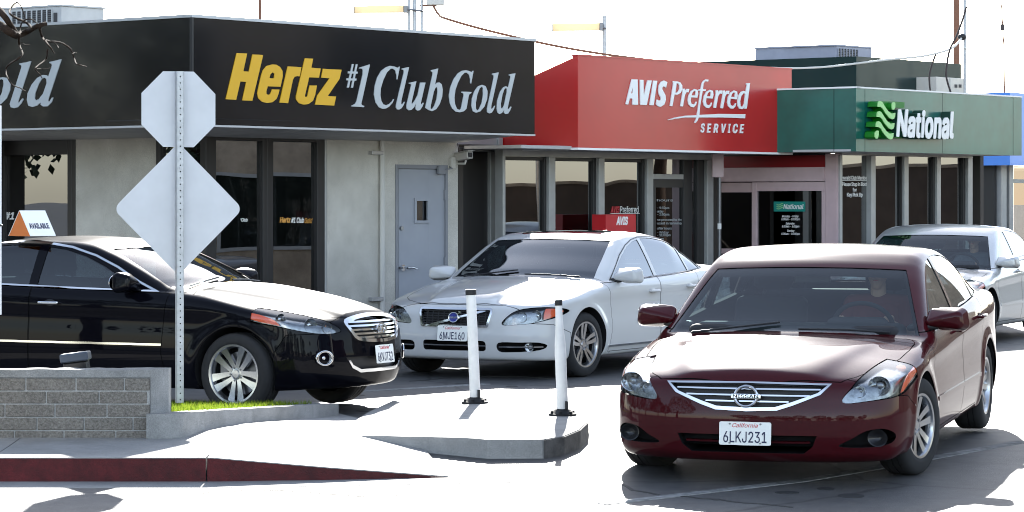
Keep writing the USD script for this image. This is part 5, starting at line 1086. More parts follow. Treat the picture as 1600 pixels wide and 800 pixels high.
# lettering on the fascia
def letters(b, w, mname, specs, sc, off, depth=0.008, d0=0.001):
    for pts, *rest in specs:
        holes = rest[0] if rest else []; sh = rest[1] if len(rest) > 1 else (0, 0)
        part(b, 'letter', on_wall(w.shape(pts, holes, sc, off, 0.0, sh), w.P, d0, depth), mname)
letters(ff, FH, 'letter_yellow', [
    ([(193, 62), (322, 70), (275, 290), (345, 296), (390, 80), (522, 88), (388, 660), (263, 655), (312, 425), (238, 418), (185, 648), (56, 640)],),
    ([(640, 205), (690, 210), (735, 238), (765, 290), (768, 350), (740, 485), (580, 478), (562, 545), (565, 575), (585, 586), (610, 578), (625, 548), (633, 517), (728, 520), (712, 580), (690, 635), (640, 677), (575, 688), (510, 672), (465, 630), (450, 570), (470, 470), (500, 340), (520, 280), (565, 225)], [[(640, 303), (665, 322), (660, 380), (602, 376), (612, 330)]]),
    ([(830, 230), (1000, 240), (978, 356), (950, 350), (915, 360), (895, 395), (885, 440), (835, 690), (728, 682)],),
    ([(1045, 128), (1147, 135), (1125, 247), (1243, 255), (1220, 372), (1098, 366), (1045, 590), (1047, 610), (1062, 614), (1078, 600), (1105, 468), (1195, 470), (1172, 590), (1145, 660), (1090, 700), (1030, 708), (970, 690), (937, 645), (935, 600)],),
    ([(1270, 260), (1503, 272), (1478, 385), (1330, 600), (1435, 606), (1410, 720), (1172, 708), (1200, 595), (1355, 378), (1250, 372)],)], 8, (345, 75))
hash_ = unary_union([Polygon(q) for q in ([(155, 160), (175, 160), (115, 455), (92, 455)], [(203, 163), (224, 163), (165, 458), (143, 458)], [(107, 252), (226, 256), (222, 282), (103, 278)], [(88, 338), (210, 342), (207, 368), (84, 364)])])
letters(ff, FH, 'letter_silver', [(list(hash_.exterior.coords), [list(r.coords) for r in hash_.interiors]),
    ([(378, 165), (270, 655), (275, 670), (290, 680), (308, 684), (303, 700), (145, 690), (148, 678), (170, 672), (195, 655), (212, 625), (288, 290), (290, 240), (283, 222), (265, 215), (243, 217), (248, 205)],),
    ([(752, 190), (720, 355), (712, 350), (712, 300), (695, 240), (665, 218), (635, 220), (590, 265), (545, 360), (515, 460), (508, 545), (520, 620), (545, 665), (580, 675), (620, 660), (655, 625), (672, 598), (680, 602), (660, 645), (620, 690), (580, 715), (540, 722), (490, 700), (450, 640), (430, 540), (438, 440), (470, 330), (520, 245), (580, 200), (630, 183), (680, 190), (725, 208), (742, 195)],),
    ([(868, 197), (770, 620), (768, 655), (775, 668), (795, 650), (808, 630), (812, 636), (800, 670), (775, 710), (745, 730), (718, 728), (703, 700), (708, 660), (800, 275), (803, 245), (795, 232), (775, 228), (778, 216), (835, 205)],),
    ([(958, 375), (900, 630), (898, 652), (910, 655), (935, 625), (975, 550), (1008, 392), (1072, 392), (1015, 640), (1015, 660), (1025, 665), (1040, 645), (1050, 645), (1035, 690), (1005, 735), (975, 742), (952, 728), (948, 700), (960, 640), (930, 700), (895, 735), (862, 738), (838, 718), (835, 680), (895, 425), (890, 408), (865, 405), (868, 395), (915, 385)],)], 8, (530, 80))
letters(ff, FH, 'letter_silver', [
    ([(112, 135), (70, 345), (95, 315), (125, 310), (155, 335), (168, 400), (160, 490), (130, 580), (85, 645), (35, 670), (-10, 655), (-50, 628), (40, 220), (42, 190), (35, 178), (18, 168), (22, 157), (70, 147)], [[(88, 365), (100, 378), (104, 430), (92, 520), (65, 600), (35, 645), (15, 635), (20, 590), (55, 430), (72, 385)]]),
    ([(553, 165), (523, 325), (513, 320), (512, 265), (497, 215), (470, 190), (440, 190), (400, 230), (355, 320), (325, 410), (315, 500), (322, 580), (345, 640), (378, 655), (395, 640), (405, 600), (430, 470), (425, 448), (402, 438), (405, 425), (528, 430), (525, 442), (500, 460), (490, 490), (465, 640), (430, 672), (380, 684), (330, 675), (285, 635), (255, 560), (247, 470), (265, 370), (305, 270), (360, 195), (410, 165), (460, 158), (500, 168), (530, 182), (545, 165)],),
    ([(660, 340), (705, 358), (728, 420), (722, 520), (690, 610), (640, 670), (585, 690), (545, 672), (527, 600), (535, 510), (565, 420), (610, 358)], [[(655, 362), (672, 385), (672, 470), (655, 570), (625, 640), (600, 662), (583, 640), (582, 560), (600, 460), (630, 385)]]),
    ([(868, 183), (775, 600), (772, 635), (780, 645), (800, 625), (815, 600), (822, 605), (808, 645), (780, 690), (750, 697), (725, 682), (722, 640), (805, 255), (805, 225), (785, 212), (788, 200), (830, 192)],),
    ([(1077, 197), (985, 600), (980, 640), (990, 645), (1005, 630), (1018, 612), (1026, 618), (1010, 660), (985, 700), (955, 706), (935, 690), (938, 650), (910, 690), (880, 706), (855, 690), (843, 640), (850, 540), (885, 430), (925, 372), (955, 358), (978, 368), (985, 378), (1015, 250), (1013, 228), (995, 222), (998, 210), (1040, 202)], [[(955, 378), (970, 395), (970, 430), (935, 600), (910, 640), (897, 630), (895, 570), (915, 460), (938, 395)]])], 8, (670, 90))
letters(fl, FHL, 'letter_silver', [
    ([(397, 122), (235, 620), (232, 640), (245, 640), (285, 590), (303, 597), (275, 650), (230, 700), (180, 712), (140, 700), (128, 660), (270, 215), (275, 185), (262, 170), (245, 165), (250, 153), (330, 140)],),
    ([(777, 97), (610, 600), (608, 625), (625, 630), (655, 580), (673, 578), (650, 640), (600, 688), (545, 690), (515, 670), (515, 640), (470, 680), (410, 698), (360, 680), (342, 610), (350, 530), (400, 420), (470, 335), (540, 297), (585, 298), (610, 318), (655, 180), (650, 155), (622, 148), (625, 135), (700, 118)], [[(560, 330), (585, 345), (590, 400), (545, 530), (490, 600), (455, 615), (440, 590), (445, 530), (490, 410), (530, 345)]]),
    ([(40, 325), (100, 335), (138, 400), (130, 490), (90, 590), (20, 660), (-60, 690), (-130, 670), (-160, 600), (-140, 500), (-90, 400), (-20, 340)], [[(20, 345), (45, 360), (52, 410), (30, 520), (-20, 620), (-70, 660), (-95, 640), (-85, 560), (-40, 430), (0, 360)]])], 8, (0, 80))
# link screen between the first and the second office
LK = HF.off(-0.35)
lk = thing('metal_screen', 'dark panel in a pale metal frame between the black and the red office', 'screen')
part(lk, 'dark_panel', LK.box(700, 767, -0.05, LK.z(740, 237), -0.06, -0.02), 'bronze_frame'); part(lk, 'frame_head', LK.box(700, 779, LK.z(740, 236.5), 2.56, -0.08, 0.02, 0.004), 'alu_frame')
part(lk, 'frame_post', LK.box(766, 778, -0.05, LK.z(740, 237) - 0.002, -0.08, 0.022, 0.004), 'alu_frame'); part(lk, 'frame_post', LK.box(779.5, 786, -0.05, 2.57, -0.08, 0.05, 0.004), 'alu_frame')
sc_ = thing('security_camera', 'white security camera on a bracket beside the grey door', 'camera')
CW = HF.off(0.0); ct = P3(724, HF.at(HF.t(716), 0.2)[1], 244)
def cbox(x0, x1, y0, y1, z0, z1, b=0.0): 
    m = box(x0, x1, y0, y1, z0, z1, b); m.apply_transform(trimesh.transformations.rotation_matrix(-0.10, [1, 0, 0])); m.apply_transform(trimesh.transformations.rotation_matrix(0.65, [0, 0, 1])); m.apply_translation(ct); return m
part(sc_, 'housing', cbox(-0.045, 0.045, -0.14, 0.14, -0.045, 0.045, 0.008), 'cam_white'); part(sc_, 'sun_shield', cbox(-0.052, 0.052, -0.17, 0.13, 0.047, 0.053), 'cam_white'); part(sc_, 'lens_window', cbox(-0.032, 0.032, -0.1425, -0.138, -0.032, 0.03), 'trim_black')
wallp = HF.at(HF.t(714), 0.0); part(sc_, 'bracket', [tube([ct + (0.03, 0.02, -0.05), ct + (0.02, 0.03, -0.09), (wallp[0], wallp[1], ct[2] - 0.09)], 0.013, 8)], 'cam_white', 40); part(sc_, 'camera_cable', tube([ct + (-0.03, 0.05, 0.03), ct + (-0.06, 0.04, 0.10), (wallp[0] + 0.01, wallp[1], ct[2] + 0.15), (wallp[0], wallp[1] + 0.05, zw)], 0.008, 6), 'cable', 40)
# ---- second building: red fascia
ab = thing('rental_office', 'rental office with a red fascia lettered AVIS Preferred between the other offices', 'building')
zbA, ztA = CZ + 84.4 / (FPX / 35.7), CZ + 228 / (FPX / 35.7); tA = FA.t(1237)
fa = part(ab, 'front_fascia', slab_between(FA, 0, tA, -0.08, 0, zbA, ztA), 'fascia_red')
side = trimesh.creation.extrude_polygon(Polygon([(0, zbA), (0, ztA), (-1.6, ztA - 0.53), (-1.6, zbA)]), 0.06); v = np.array(side.vertices); WL = Wall(C_A, UR, NL); side.vertices = np.stack([WL.o[0] + (v[:, 0] - 0.002) * UR[0] + (v[:, 2] - 0.061) * NL[0], WL.o[1] + (v[:, 0] - 0.002) * UR[1] + (v[:, 2] - 0.061) * NL[1], v[:, 1]], 1)
if side.volume < 0: side.invert()
part(ab, 'side_fascia', side, 'fascia_red')
part(ab, 'fascia_end', slab_between(FA, tA - 0.08, tA - 0.002, -1.1, -0.08, zbA, ztA), 'fascia_red')
part(ab, 'roof_flashing', [slab_between(FA, -0.008, tA + 0.008, -0.10, 0.008, ztA, ztA + 0.018)], 'fascia_red')
part(ab, 'fascia_bottom_trim', [slab_between(FA, -0.01, tA + 0.01, -0.10, 0.012, zbA - 0.028, zbA - 0.001), slab_between(WL, -1.6, -0.012, -0.10, 0.012, zbA - 0.029, zbA - 0.002)], 'letter_white')
part(ab, 'soffit', slab_between(FA, -1.0, tA, -1.0, -0.101, zbA - 0.02, zbA + 0.02), 'soffit_plank'); part(ab, 'roof_deck', slab_between(FA, 0.1, tA - 0.1, -4.0, -0.1, ztA - 0.3, ztA - 0.25), 'roofing')
zhA = AF.z(900, 246); part(ab, 'window_head', AF.box(786, 1115, zhA, zbA - 0.022, -0.10, 0.03), 'alu_frame')
for a, b_, m_, dd in ((786, 790, 'alu_frame', .04), (851, 858, 'bronze_frame', 0.0), (858.5, 868, 'alu_frame', .05), (927.5, 935, 'bronze_frame', 0.0), (936, 945, 'alu_frame', .05), (1004.5, 1011, 'bronze_frame', 0.0), (1012, 1021, 'alu_frame', .05), (1068.5, 1082, 'bronze_frame', 0.0), (1090.5, 1104, 'bronze_frame', 0.0), (1105, 1115, 'alu_frame', .05)): post(ab, AF, 'window_post', a, b_, -0.05, zhA - 0.002, -0.09, dd, m_)
for a, b_ in ((789, 852), (867, 928), (944, 1005)): glazing(ab, AF, a, b_, 0.05, zhA, d=-0.04, wave=0.005)
for a, b_ in ((789, 852), (867, 928), (944, 1005)): post(ab, AF, 'window_transom', a, b_, zhA - 0.05, zhA - 0.004, -0.08, -0.01, 'bronze_frame')
ad = post(ab, AF, 'door', 1021, 1069, AF.z(1045, 280), AF.z(1045, 272), -0.08, -0.005, 'alu_frame'); part(ad, 'door_top_rail', AF.box(1021, 1069, AF.z(1045, 293), AF.z(1045, 280) - 0.002, -0.07, -0.01), 'bronze_frame'); part(ad, 'door_stile', AF.box(1021, 1025, 0.02, AF.z(1045, 293), -0.07, -0.012), 'bronze_frame')
glazing(ab, AF, 1024, 1069, 0.05, AF.z(1045, 292), d=-0.04); glazing(ab, AF, 1021, 1069, AF.z(1045, 272), zhA, d=-0.04, wave=0.006); glazing(ab, AF, 1081, 1091, 0.05, zhA, d=-0.04)
for s_, x0, x1, yb in (('hours', 1027, 1052, 314.5), ('- 9:30pm', 1027.5, 1046, 326.5), ('urday', 1027.5, 1037, 332), ('- 2:00pm', 1027.5, 1046, 336.8), ('se proceed to the', 1027.5, 1067, 345), ('used in terminal', 1027.5, 1067, 350.5), ('after hours', 1027.5, 1050, 358.5), ('- Friday', 1027.5, 1045, 364.8), ('- 11:00pm', 1027.5, 1048, 369), ('day', 1027.5, 1038, 374.5)): part(ad, 'hours_lettering', on_wall(AF.text(s_, x0, x1, yb, 3.6, d=-0.03), AF.P, -0.036, 0.002), 'letter_silver')
part(ab, 'window_lettering', on_wall(AF.text('AVIS', 954.5, 968.5, 332, 9.0, d=-0.03, bold=0.08, shear=0.2), AF.P, -0.034, 0.002), 'letter_red'); part(ab, 'window_lettering', on_wall(AF.text('Preferred', 969.5, 998, 332.2, 10.0, d=-0.03), AF.P, -0.034, 0.002), 'letter_white'); part(ab, 'window_lettering', AF.box(954, 1000, AF.z(976, 334.2), AF.z(976, 333.3), -0.034, -0.032), 'letter_white')
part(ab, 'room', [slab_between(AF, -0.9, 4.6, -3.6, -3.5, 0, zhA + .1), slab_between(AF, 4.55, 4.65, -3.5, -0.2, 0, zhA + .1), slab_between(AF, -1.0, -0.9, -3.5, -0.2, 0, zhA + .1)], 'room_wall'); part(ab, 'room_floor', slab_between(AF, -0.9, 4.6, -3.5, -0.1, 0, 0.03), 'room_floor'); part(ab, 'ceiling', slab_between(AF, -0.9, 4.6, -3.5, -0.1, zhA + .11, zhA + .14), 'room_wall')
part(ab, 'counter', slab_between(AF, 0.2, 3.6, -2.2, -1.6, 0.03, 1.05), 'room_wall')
letters(fa, FA, 'letter_white', [([(122, 105), (192, 108), (197, 410), (130, 408), (132, 335), (98, 333), (80, 405), (50, 403)], [[(138, 190), (132, 275), (112, 273)]]),
    ([(220, 112), (262, 114), (265, 310), (310, 118), (360, 120), (300, 412), (225, 410)],), ([(380, 122), (425, 124), (382, 415), (335, 412)],),
    ([(545, 140), (530, 208), (515, 195), (498, 190), (485, 205), (485, 225), (505, 260), (525, 300), (528, 350), (510, 405), (465, 435), (430, 425), (413, 405), (420, 345), (440, 358), (460, 358), (470, 345), (468, 325), (445, 285), (440, 240), (445, 180), (470, 135), (505, 120)],)], 7.619, (970, 110), 0.012)
eo, eh = [(870, 222), (905, 235), (912, 280), (902, 325), (828, 318), (822, 360), (830, 395), (855, 408), (875, 395), (888, 372), (895, 378), (885, 410), (860, 438), (825, 432), (800, 405), (792, 360), (800, 300), (830, 245)], [(868, 240), (885, 255), (880, 300), (832, 298), (845, 260)]
ro = [(728, 222), (752, 218), (755, 248), (775, 222), (805, 222), (800, 260), (775, 255), (755, 290), (730, 428), (702, 425), (730, 260)]
for spec in [([(612, 128), (660, 132), (700, 145), (722, 180), (724, 220), (705, 265), (665, 288), (630, 285), (605, 425), (578, 422), (618, 155)], [[(655, 150), (640, 270), (668, 262), (690, 225), (690, 180), (675, 155)]]), (ro,), (eo, [eh]),
    ([(1035, 112), (1030, 132), (1015, 128), (990, 130), (975, 160), (968, 225), (1005, 228), (1000, 245), (965, 242), (935, 420), (925, 540), (905, 595), (880, 625), (868, 622), (890, 580), (905, 500), (930, 330), (940, 242), (915, 240), (918, 228), (945, 222), (955, 160), (975, 125), (1005, 108)],),
    (eo, [eh], (182, 10)), (ro, [], (395, 18)), (ro, [], (478, 22)), (eo, [eh], (470, 18)),
    ([(1530, 152), (1490, 455), (1462, 455), (1468, 435), (1440, 460), (1405, 455), (1385, 420), (1382, 360), (1395, 300), (1425, 255), (1455, 245), (1480, 255), (1495, 175), (1485, 165), (1488, 155)], [[(1458, 265), (1475, 285), (1462, 400), (1440, 438), (1418, 425), (1412, 370), (1425, 305)]])]:
    g = FA.shape(spec[0], spec[1] if len(spec) > 1 else [], 7.619, (970, 110), 0.0, spec[2] if len(spec) > 2 else (0, 0), rnd=2.0); part(fa, 'letter', on_wall(g.buffer(0.0015), FA.P, 0.001, 0.012), 'letter_white')
part(fa, 'swoosh', on_wall(FA.shape([(548, 588), (640, 560), (760, 540), (900, 532), (1150, 518), (1475, 520), (1470, 570), (1200, 560), (930, 560), (760, 560), (640, 576), (560, 592)], [], 7.619, (970, 110), rnd=1.0), FA.P, 0.0012, 0.012), 'letter_white')
for ch, a, b_, y in (('S', 945, 992, 736), ('E', 1022, 1068, 738), ('R', 1100, 1152, 739), ('V', 1195, 1246, 740), ('I', 1272, 1300, 741), ('C', 1330, 1386, 742), ('E', 1412, 1460, 743)):
    part(fa, 'letter', on_wall(FA.text(ch, 970 + a / 7.619, 970 + b_ / 7.619, 110 + y / 7.619, 13.2, bold=0.04, shear=0.22), FA.P, 0.001, 0.012), 'letter_white')
sgn = thing('counter_sign', 'red box sign lettered AVIS standing before the window above the white car roof', 'sign'); SGW = AF.off(0.42)
part(sgn, 'sign_face', SGW.box(946.5, 993.5, SGW.z(970, 368), SGW.z(970, 335), -0.22, 0.0), 'counter_red'); part(sgn, 'sign_stand', SGW.box(949, 991, 0.0, SGW.z(970, 368) - 0.002, -0.19, -0.03), 'alloy_dark'); part(sgn, 'sign_lettering', on_wall(SGW.text('AVIS', 963, 981, 350.8, 11.5, bold=0.07, shear=0.2), SGW.P, 0.0005, 0.004), 'letter_white')
# ---- third building: green fascia
nb = thing('rental_office', 'rental office with a green fascia lettered National and a dark green roof box', 'building')
zbN, ztN = CZ + 78.5 / (FPX / 38.4), CZ + 177.5 / (FPX / 38.4); tN = FN.t(1596.5)
fn = part(nb, 'front_fascia', slab_between(FN, 0, tN, -0.08, 0, zbN, ztN), 'fascia_green')
part(nb, 'side_fascia', slab_between(FNL, -2.6, -0.002, -0.08, -0.001, zbN, ztN), 'fascia_green'); part(nb, 'fascia_end', slab_between(FN, tN - 0.08, tN - .002, -3, -0.08, zbN, ztN), 'fascia_green')
for px in (1351.5, 1473, 1583): part(fn, 'panel_joint', slab_between(FN, FN.t(px) - 0.004, FN.t(px) + 0.004, -0.01, 0.0015, zbN, ztN), 'fascia_dark_green')
for px in (1303,): part(nb, 'panel_joint', slab_between(FNL, FNL.t(px) - 0.004, FNL.t(px) + 0.004, -0.01, 0.001, zbN, ztN), 'fascia_dark_green')
part(nb, 'roof_flashing', [slab_between(FN, 0.01, tN, -0.1, 0.008, ztN, ztN + 0.02), slab_between(FNL, -2.6, 0.008, -0.1, 0.008, ztN, ztN + 0.022)], 'letter_white')
part(nb, 'soffit', [slab_between(FN, -0.0, tN - 0.1, -1.0, -0.081, zbN + 0.001, zbN + 0.03), slab_between(FNL, -2.6, -0.09, -1.0, -0.082, zbN + 0.003, zbN + 0.028)], 'soffit_plank'); part(nb, 'roof_deck', solid_poly([FN.at(0.1, -0.1), FN.at(tN - 0.1, -0.1), FN.at(tN - 0.1, -6), FNL.at(-2.5, -6), FNL.at(-2.5, -0.1)], ztN - 0.3, ztN - 0.26), 'roofing')
UB = P3(1338, 41.5, z=0)[:2]; ub, ubl = Wall(UB, U, NF), Wall(UB, UR, NL); zU = CZ + 227 * 41.5 / FPX
rb = part(nb, 'roof_box', [slab_between(ub, 0, ub.t(1443), -3.5, 0, ztN - 0.3, zU), slab_between(ubl, ubl.t(1075), -0.002, -3.0, -0.001, ztN - 0.3, zU - 0.001)], 'fascia_dark_green')
zhN = NWF.z(1400, 244)
part(nb, 'window_head', NWF.box(1316, 1520, zhN, zbN, -0.1, 0.02), 'alu_frame')
for a, b_, m_, dd in ((1358.5, 1361, 'bronze_frame', 0.0), (1361.5, 1368.5, 'alu_frame', .04), (1409, 1413, 'bronze_frame', 0.0), (1413.5, 1420, 'alu_frame', .04), (1458, 1464, 'bronze_frame', 0.0), (1464.5, 1470.5, 'alu_frame', .04), (1505, 1512, 'bronze_frame', 0.0), (1513, 1520, 'alu_frame', .05), (1313, 1316.5, 'alu_frame', 0.02)): post(nb, NWF, 'window_post', a, b_, -0.05, zhN - 0.002, -0.09, dd, m_)
for a, b_ in ((1316, 1359), (1368, 1410), (1419.5, 1459), (1470, 1506)): glazing(nb, NWF, a, b_, 0.05, zhN, d=-0.04, wave=0.005)
for s_, x0, x1, yb, cp_ in (('merald Club Members', 1316, 1358, 280.5, 5.6), ('Please Stop in Booth', 1316.5, 1357, 290.5, 5.6), ('for', 1333, 1339, 299, 5.2), ('Key Pick Up', 1324, 1348, 307, 5.6)): part(nb, 'window_lettering', on_wall(NWF.text(s_, x0, x1, yb, cp_, d=-0.03, bold=0.02), NWF.P, -0.034, 0.002), 'letter_white')
part(nb, 'window_lettering', NWF.box(1316, 1358, NWF.z(1337, 282.6), NWF.z(1337, 281.8), -0.034, -0.032), 'letter_white')
# entrance wall (faces left)
e0 = -2.75
part(nb, 'entrance_pillar', NWL.box(1289.5, 1307, -0.05, zbN - 0.01, -0.10, 0.0), 'pink_frame')
zr1, zr0 = NWL.z(1210, 243.5), NWL.z(1210, 261.5)
part(nb, 'red_band', slab_between(NWL, e0, NWL.t(1289), -0.15, 0.004, zr0, zr1), 'red_band'); part(nb, 'dark_soffit_band', slab_between(NWL, e0, NWL.t(1289), -0.15, -0.01, zr1 + 0.002, zbN), 'bronze_frame')
part(nb, 'entrance_header', slab_between(NWL, e0, NWL.t(1289), -0.15, 0.02, NWL.z(1210, 283.5), zr0 - 0.002), 'pink_frame')
part(nb, 'door_head', NWL.box(1175, 1289, NWL.z(1230, 298.5), NWL.z(1230, 284.5), -0.10, -0.005, 0.004), 'pink_frame'); part(nb, 'sidelight_head', slab_between(NWL, e0, NWL.t(1174.5), -0.10, -0.03, NWL.z(1145, 300.5), NWL.z(1145, 285.5)), 'pink_frame')
zd = NWL.z(1230, 298.5)
sd = part(nb, 'sliding_door', NWL.box(1174.5, 1181.5, 0.02, NWL.z(1178, 285), -0.07, 0.004, 0.004), 'pink_frame'); part(sd, 'door_stile', NWL.box(1283.5, 1289, 0.02, zd - 0.002, -0.07, -0.002, 0.004), 'pink_frame'); part(sd, 'door_glass', NWL.box(1181, 1284, 0.05, zd, -0.04, -0.034), 'glass_bldg')
part(nb, 'sidelight_rail', slab_between(NWL, e0, NWL.t(1174.5), -0.08, -0.01, NWL.z(1145, 396.5), NWL.z(1145, 388.5)), 'pink_frame'); part(nb, 'sidelight_post', NWL.box(1110, 1114, 0.0, NWL.z(1145, 301), -0.08, -0.008), 'pink_frame')
glazing(nb, NWL, 1113, 1175, NWL.z(1145, 389), NWL.z(1145, 300), d=-0.045); glazing(nb, NWL, 1113, 1175, 0.05, NWL.z(1145, 396), d=-0.045)
dsg = part(sd, 'door_sign', NWL.box(1209, 1258, NWL.z(1233, 330.5), NWL.z(1233, 315), -0.033, -0.029), 'teal_sign'); 
part(sd, 'door_lettering', on_wall(NWL.text('National', 1223.5, 1255, 326.4, 7.4, d=-0.02, bold=0.03, shear=0.2), NWL.P, -0.0288, 0.002), 'letter_white')
for k in range(3): part(sd, 'door_logo', on_wall(NWL.shape([(x, 318.6 + 3.1 * k + 1.1 * math.sin((x - 1213) / 10 * 5.2) + q) for x, q in [(1213 + i, 0) for i in range(11)] + [(1223 - i, 1.2) for i in range(11)]], rnd=0, d=-0.02), NWL.P, -0.0286, 0.002), 'logo_lime')
for s_, x0, x1, yb in (('Monday - Friday', 1221, 1247, 339.5), ('6:00am - 10:00pm', 1220, 1249, 344), ('Saturday', 1227, 1241, 350.8), ('8:00am - 5:00pm', 1221, 1248, 355.3), ('Sunday', 1229, 1240.5, 362), ('6:00am - 10:00pm', 1220, 1249, 367)): part(sd, 'door_lettering', on_wall(NWL.text(s_, x0, x1, yb, 3.3, d=-0.02, bold=0.02, shear=0.15), NWL.P, -0.0335, 0.002), 'letter_white')
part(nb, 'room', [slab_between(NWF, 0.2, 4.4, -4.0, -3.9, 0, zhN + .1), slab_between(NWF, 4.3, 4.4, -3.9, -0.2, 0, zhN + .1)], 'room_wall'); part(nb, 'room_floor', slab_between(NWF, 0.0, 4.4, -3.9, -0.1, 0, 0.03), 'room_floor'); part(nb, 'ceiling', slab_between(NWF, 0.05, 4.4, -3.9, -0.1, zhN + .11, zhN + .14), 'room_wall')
# channel letters and wave logo
D = 0.17
def raised(b, w, g_face, nm, face_m, ret_m, d1):
    p = part(b, nm, on_wall(g_face, w.P, 0.02, d1 - 0.02), ret_m); part(p, nm + '_face', on_wall(g_face, w.P, d1 + 0.0005, 0.012), face_m); return p
logo = thing('wave_logo', 'raised green logo of wavy bands beside the National lettering', 'sign')
sc10, of10 = 10.0, (1340, 150)
wave_o = [(303, 168), (310, 110), (322, 84), (345, 78), (375, 95), (420, 170), (470, 240), (520, 275), (580, 262), (574, 320), (560, 355), (530, 365), (490, 345), (430, 275), (385, 200), (350, 172)]
for sh in ((0, 0), (-13, 158), (-27, 315)): raised(logo, FN, FN.shape(wave_o, [], sc10, of10, D, sh), 'band', 'logo_lime', 'logo_green', D)
raised(logo, FN, FN.shape([(530, 110), (550, 96), (572, 100), (579, 130), (575, 185), (560, 212), (535, 214), (525, 180)], [], sc10, of10, D), 'band_end', 'logo_lime', 'logo_green', D)
raised(logo, FN, FN.shape([(270, 560), (290, 540), (322, 545), (318, 620), (305, 662), (280, 668), (260, 640), (260, 595)], [], sc10, of10, D), 'band_end', 'logo_lime', 'logo_green', D)
part(logo, 'backing', [on_wall(FN.shape([(150, y), (300, y), (560, y + 15), (556, y + 108), (300, y + 95), (146, y + 95)], [], sc10, (1340 + 1.6, 150), 0.0, (k * -13 + 60, 0)), FN.P, 0.0, 0.10) for k, y in enumerate((85, 243, 400, 555))], 'logo_green')
lt = thing('sign_lettering', 'raised white letters spelling National on the green fascia', 'sign')
for ch, a, b_, yb, cap in (('N', 600, 780, 616, 38.5), ('a', 770, 895, 622, 38), ('t', 906, 984, 628, 37), ('i', 985, 1048, 631, 37.5), ('o', 1045, 1172, 638, 38.5), ('n', 1178, 1302, 640, 38), ('a', 1304, 1425, 642, 38), ('l', 1430, 1492, 645, 38)):
    g = FN.text(ch, 1340 + a / 10, 1340 + b_ / 10, 150 + yb / 10, cap, d=D, bold=0.055, shear=0.16); raised(lt, FN, g.buffer(0.004).buffer(-0.002), 'letter', 'letter_white', 'letter_return', D)
part(lt, 'backing', on_wall(FN.shape([(520, 235), (790, 235), (790, 262), (1010, 255), (1010, 330), (1180, 340), (1400, 340), (1400, 270), (1480, 265), (1470, 640), (560, 610)], [], sc10, of10, 0.0), FN.P, 0.0, 0.02), 'letter_return')
# ---- fourth building: blue
C_B = P3(1578, 52.9, z=0)[:2]; FB, FBL = Wall(C_B, U, NF), Wall(C_B, UR, NL); bb = thing('rental_office', 'rental office with a blue fascia at the right edge behind the green one', 'building')
zbB, ztB = CZ + 57 * 52.9 / FPX, CZ + 170.5 * 52.9 / FPX
part(bb, 'front_fascia', slab_between(FB, 0, 6, -0.08, 0, zbB, ztB), 'fascia_blue'); part(bb, 'side_fascia', slab_between(FBL, -2.5, -.002, -0.08, -0.001, zbB, ztB), 'fascia_blue')
part(bb, 'side_wall', slab_between(FBL, -2.5, -0.5, -0.4, -0.3, -0.05, zbB + 0.1), 'bronze_frame'); BW = FB.off(-0.5)
for a, b_ in ((1565, 1573), (1577.5, 1583)): post(bb, BW, 'window_post', a, b_, -0.05, zbB + .05, -0.1, 0.1, 'alu_frame')
part(bb, 'wall', BW.box(1573, 1577.5, -0.05, zbB + .05, -0.1, 0), 'bronze_frame'); glazing(bb, BW, 1583, 1660, 0.05, zbB, d=-0.04); part(bb, 'transom', BW.box(1583, 1660, BW.z(1600, 286), BW.z(1600, 280), -0.08, 0.02), 'alu_frame'); part(bb, 'room', slab_between(BW, -0.3, 6, -3, -2.9, 0, zbB), 'stucco_brown'); part(bb, 'roof_deck', slab_between(FB, 0.1, 6, -6, -0.1, ztB - 0.3, ztB - 0.25), 'roofing')
# ---- things that stand outside the frame but show in the windows and the paintwork
tb = thing('tan_building', 'tan stucco building outside the right edge, mirrored in the office windows', 'building')
part(tb, 'wall', [box(13.0, 13.3, 25.0, 38.6, -0.2, 5.4), box(13.3, 22.0, 25.0, 25.3, -0.2, 5.4), box(13.3, 22.0, 38.3, 38.6, -0.2, 5.4)], 'stucco_tan'); part(tb, 'roof', box(13.3, 22, 25.3, 38.3, 5.1, 5.2), 'roofing'); part(tb, 'parapet', box(12.95, 13.35, 24.95, 38.65, 5.4, 5.5), 'stucco_tan')
lw = thing('boundary_wall', 'long brown boundary wall beyond the right edge, mirrored in the office windows', 'wall'); part(lw, 'wall_face', [box(24.0, 24.25, 38.6, 46.0, -0.2, 2.1), box(24.0, 24.25, 46.0, 110.0, -0.2, 2.5)], 'stucco_brown'); part(lw, 'coping', [box(23.96, 24.29, 38.6, 45.96, 2.1, 2.17), box(23.96, 24.29, 45.96, 110.0, 2.5, 2.57)], 'stucco_tan')
sb_ = thing('street_building', 'low tan building across the street, mirrored in the car paint', 'building'); part(sb_, 'wall', box(-32, 30, -34.0, -33.0, -0.2, 3.4), 'stucco_street'); part(sb_, 'roof', box(-32.3, 30.3, -40.0, -32.6, 3.4, 3.7), 'roofing')
for x in np.arange(-28, 28, 7.0): wd_ = part(sb_, 'window', box(x, x + 3, -32.98, -32.9, 0.9, 2.4), 'glass_dark'); part(wd_, 'frame', box(x - 0.06, x + 3.06, -32.995, -32.985, 0.84, 2.46), 'alu_frame')

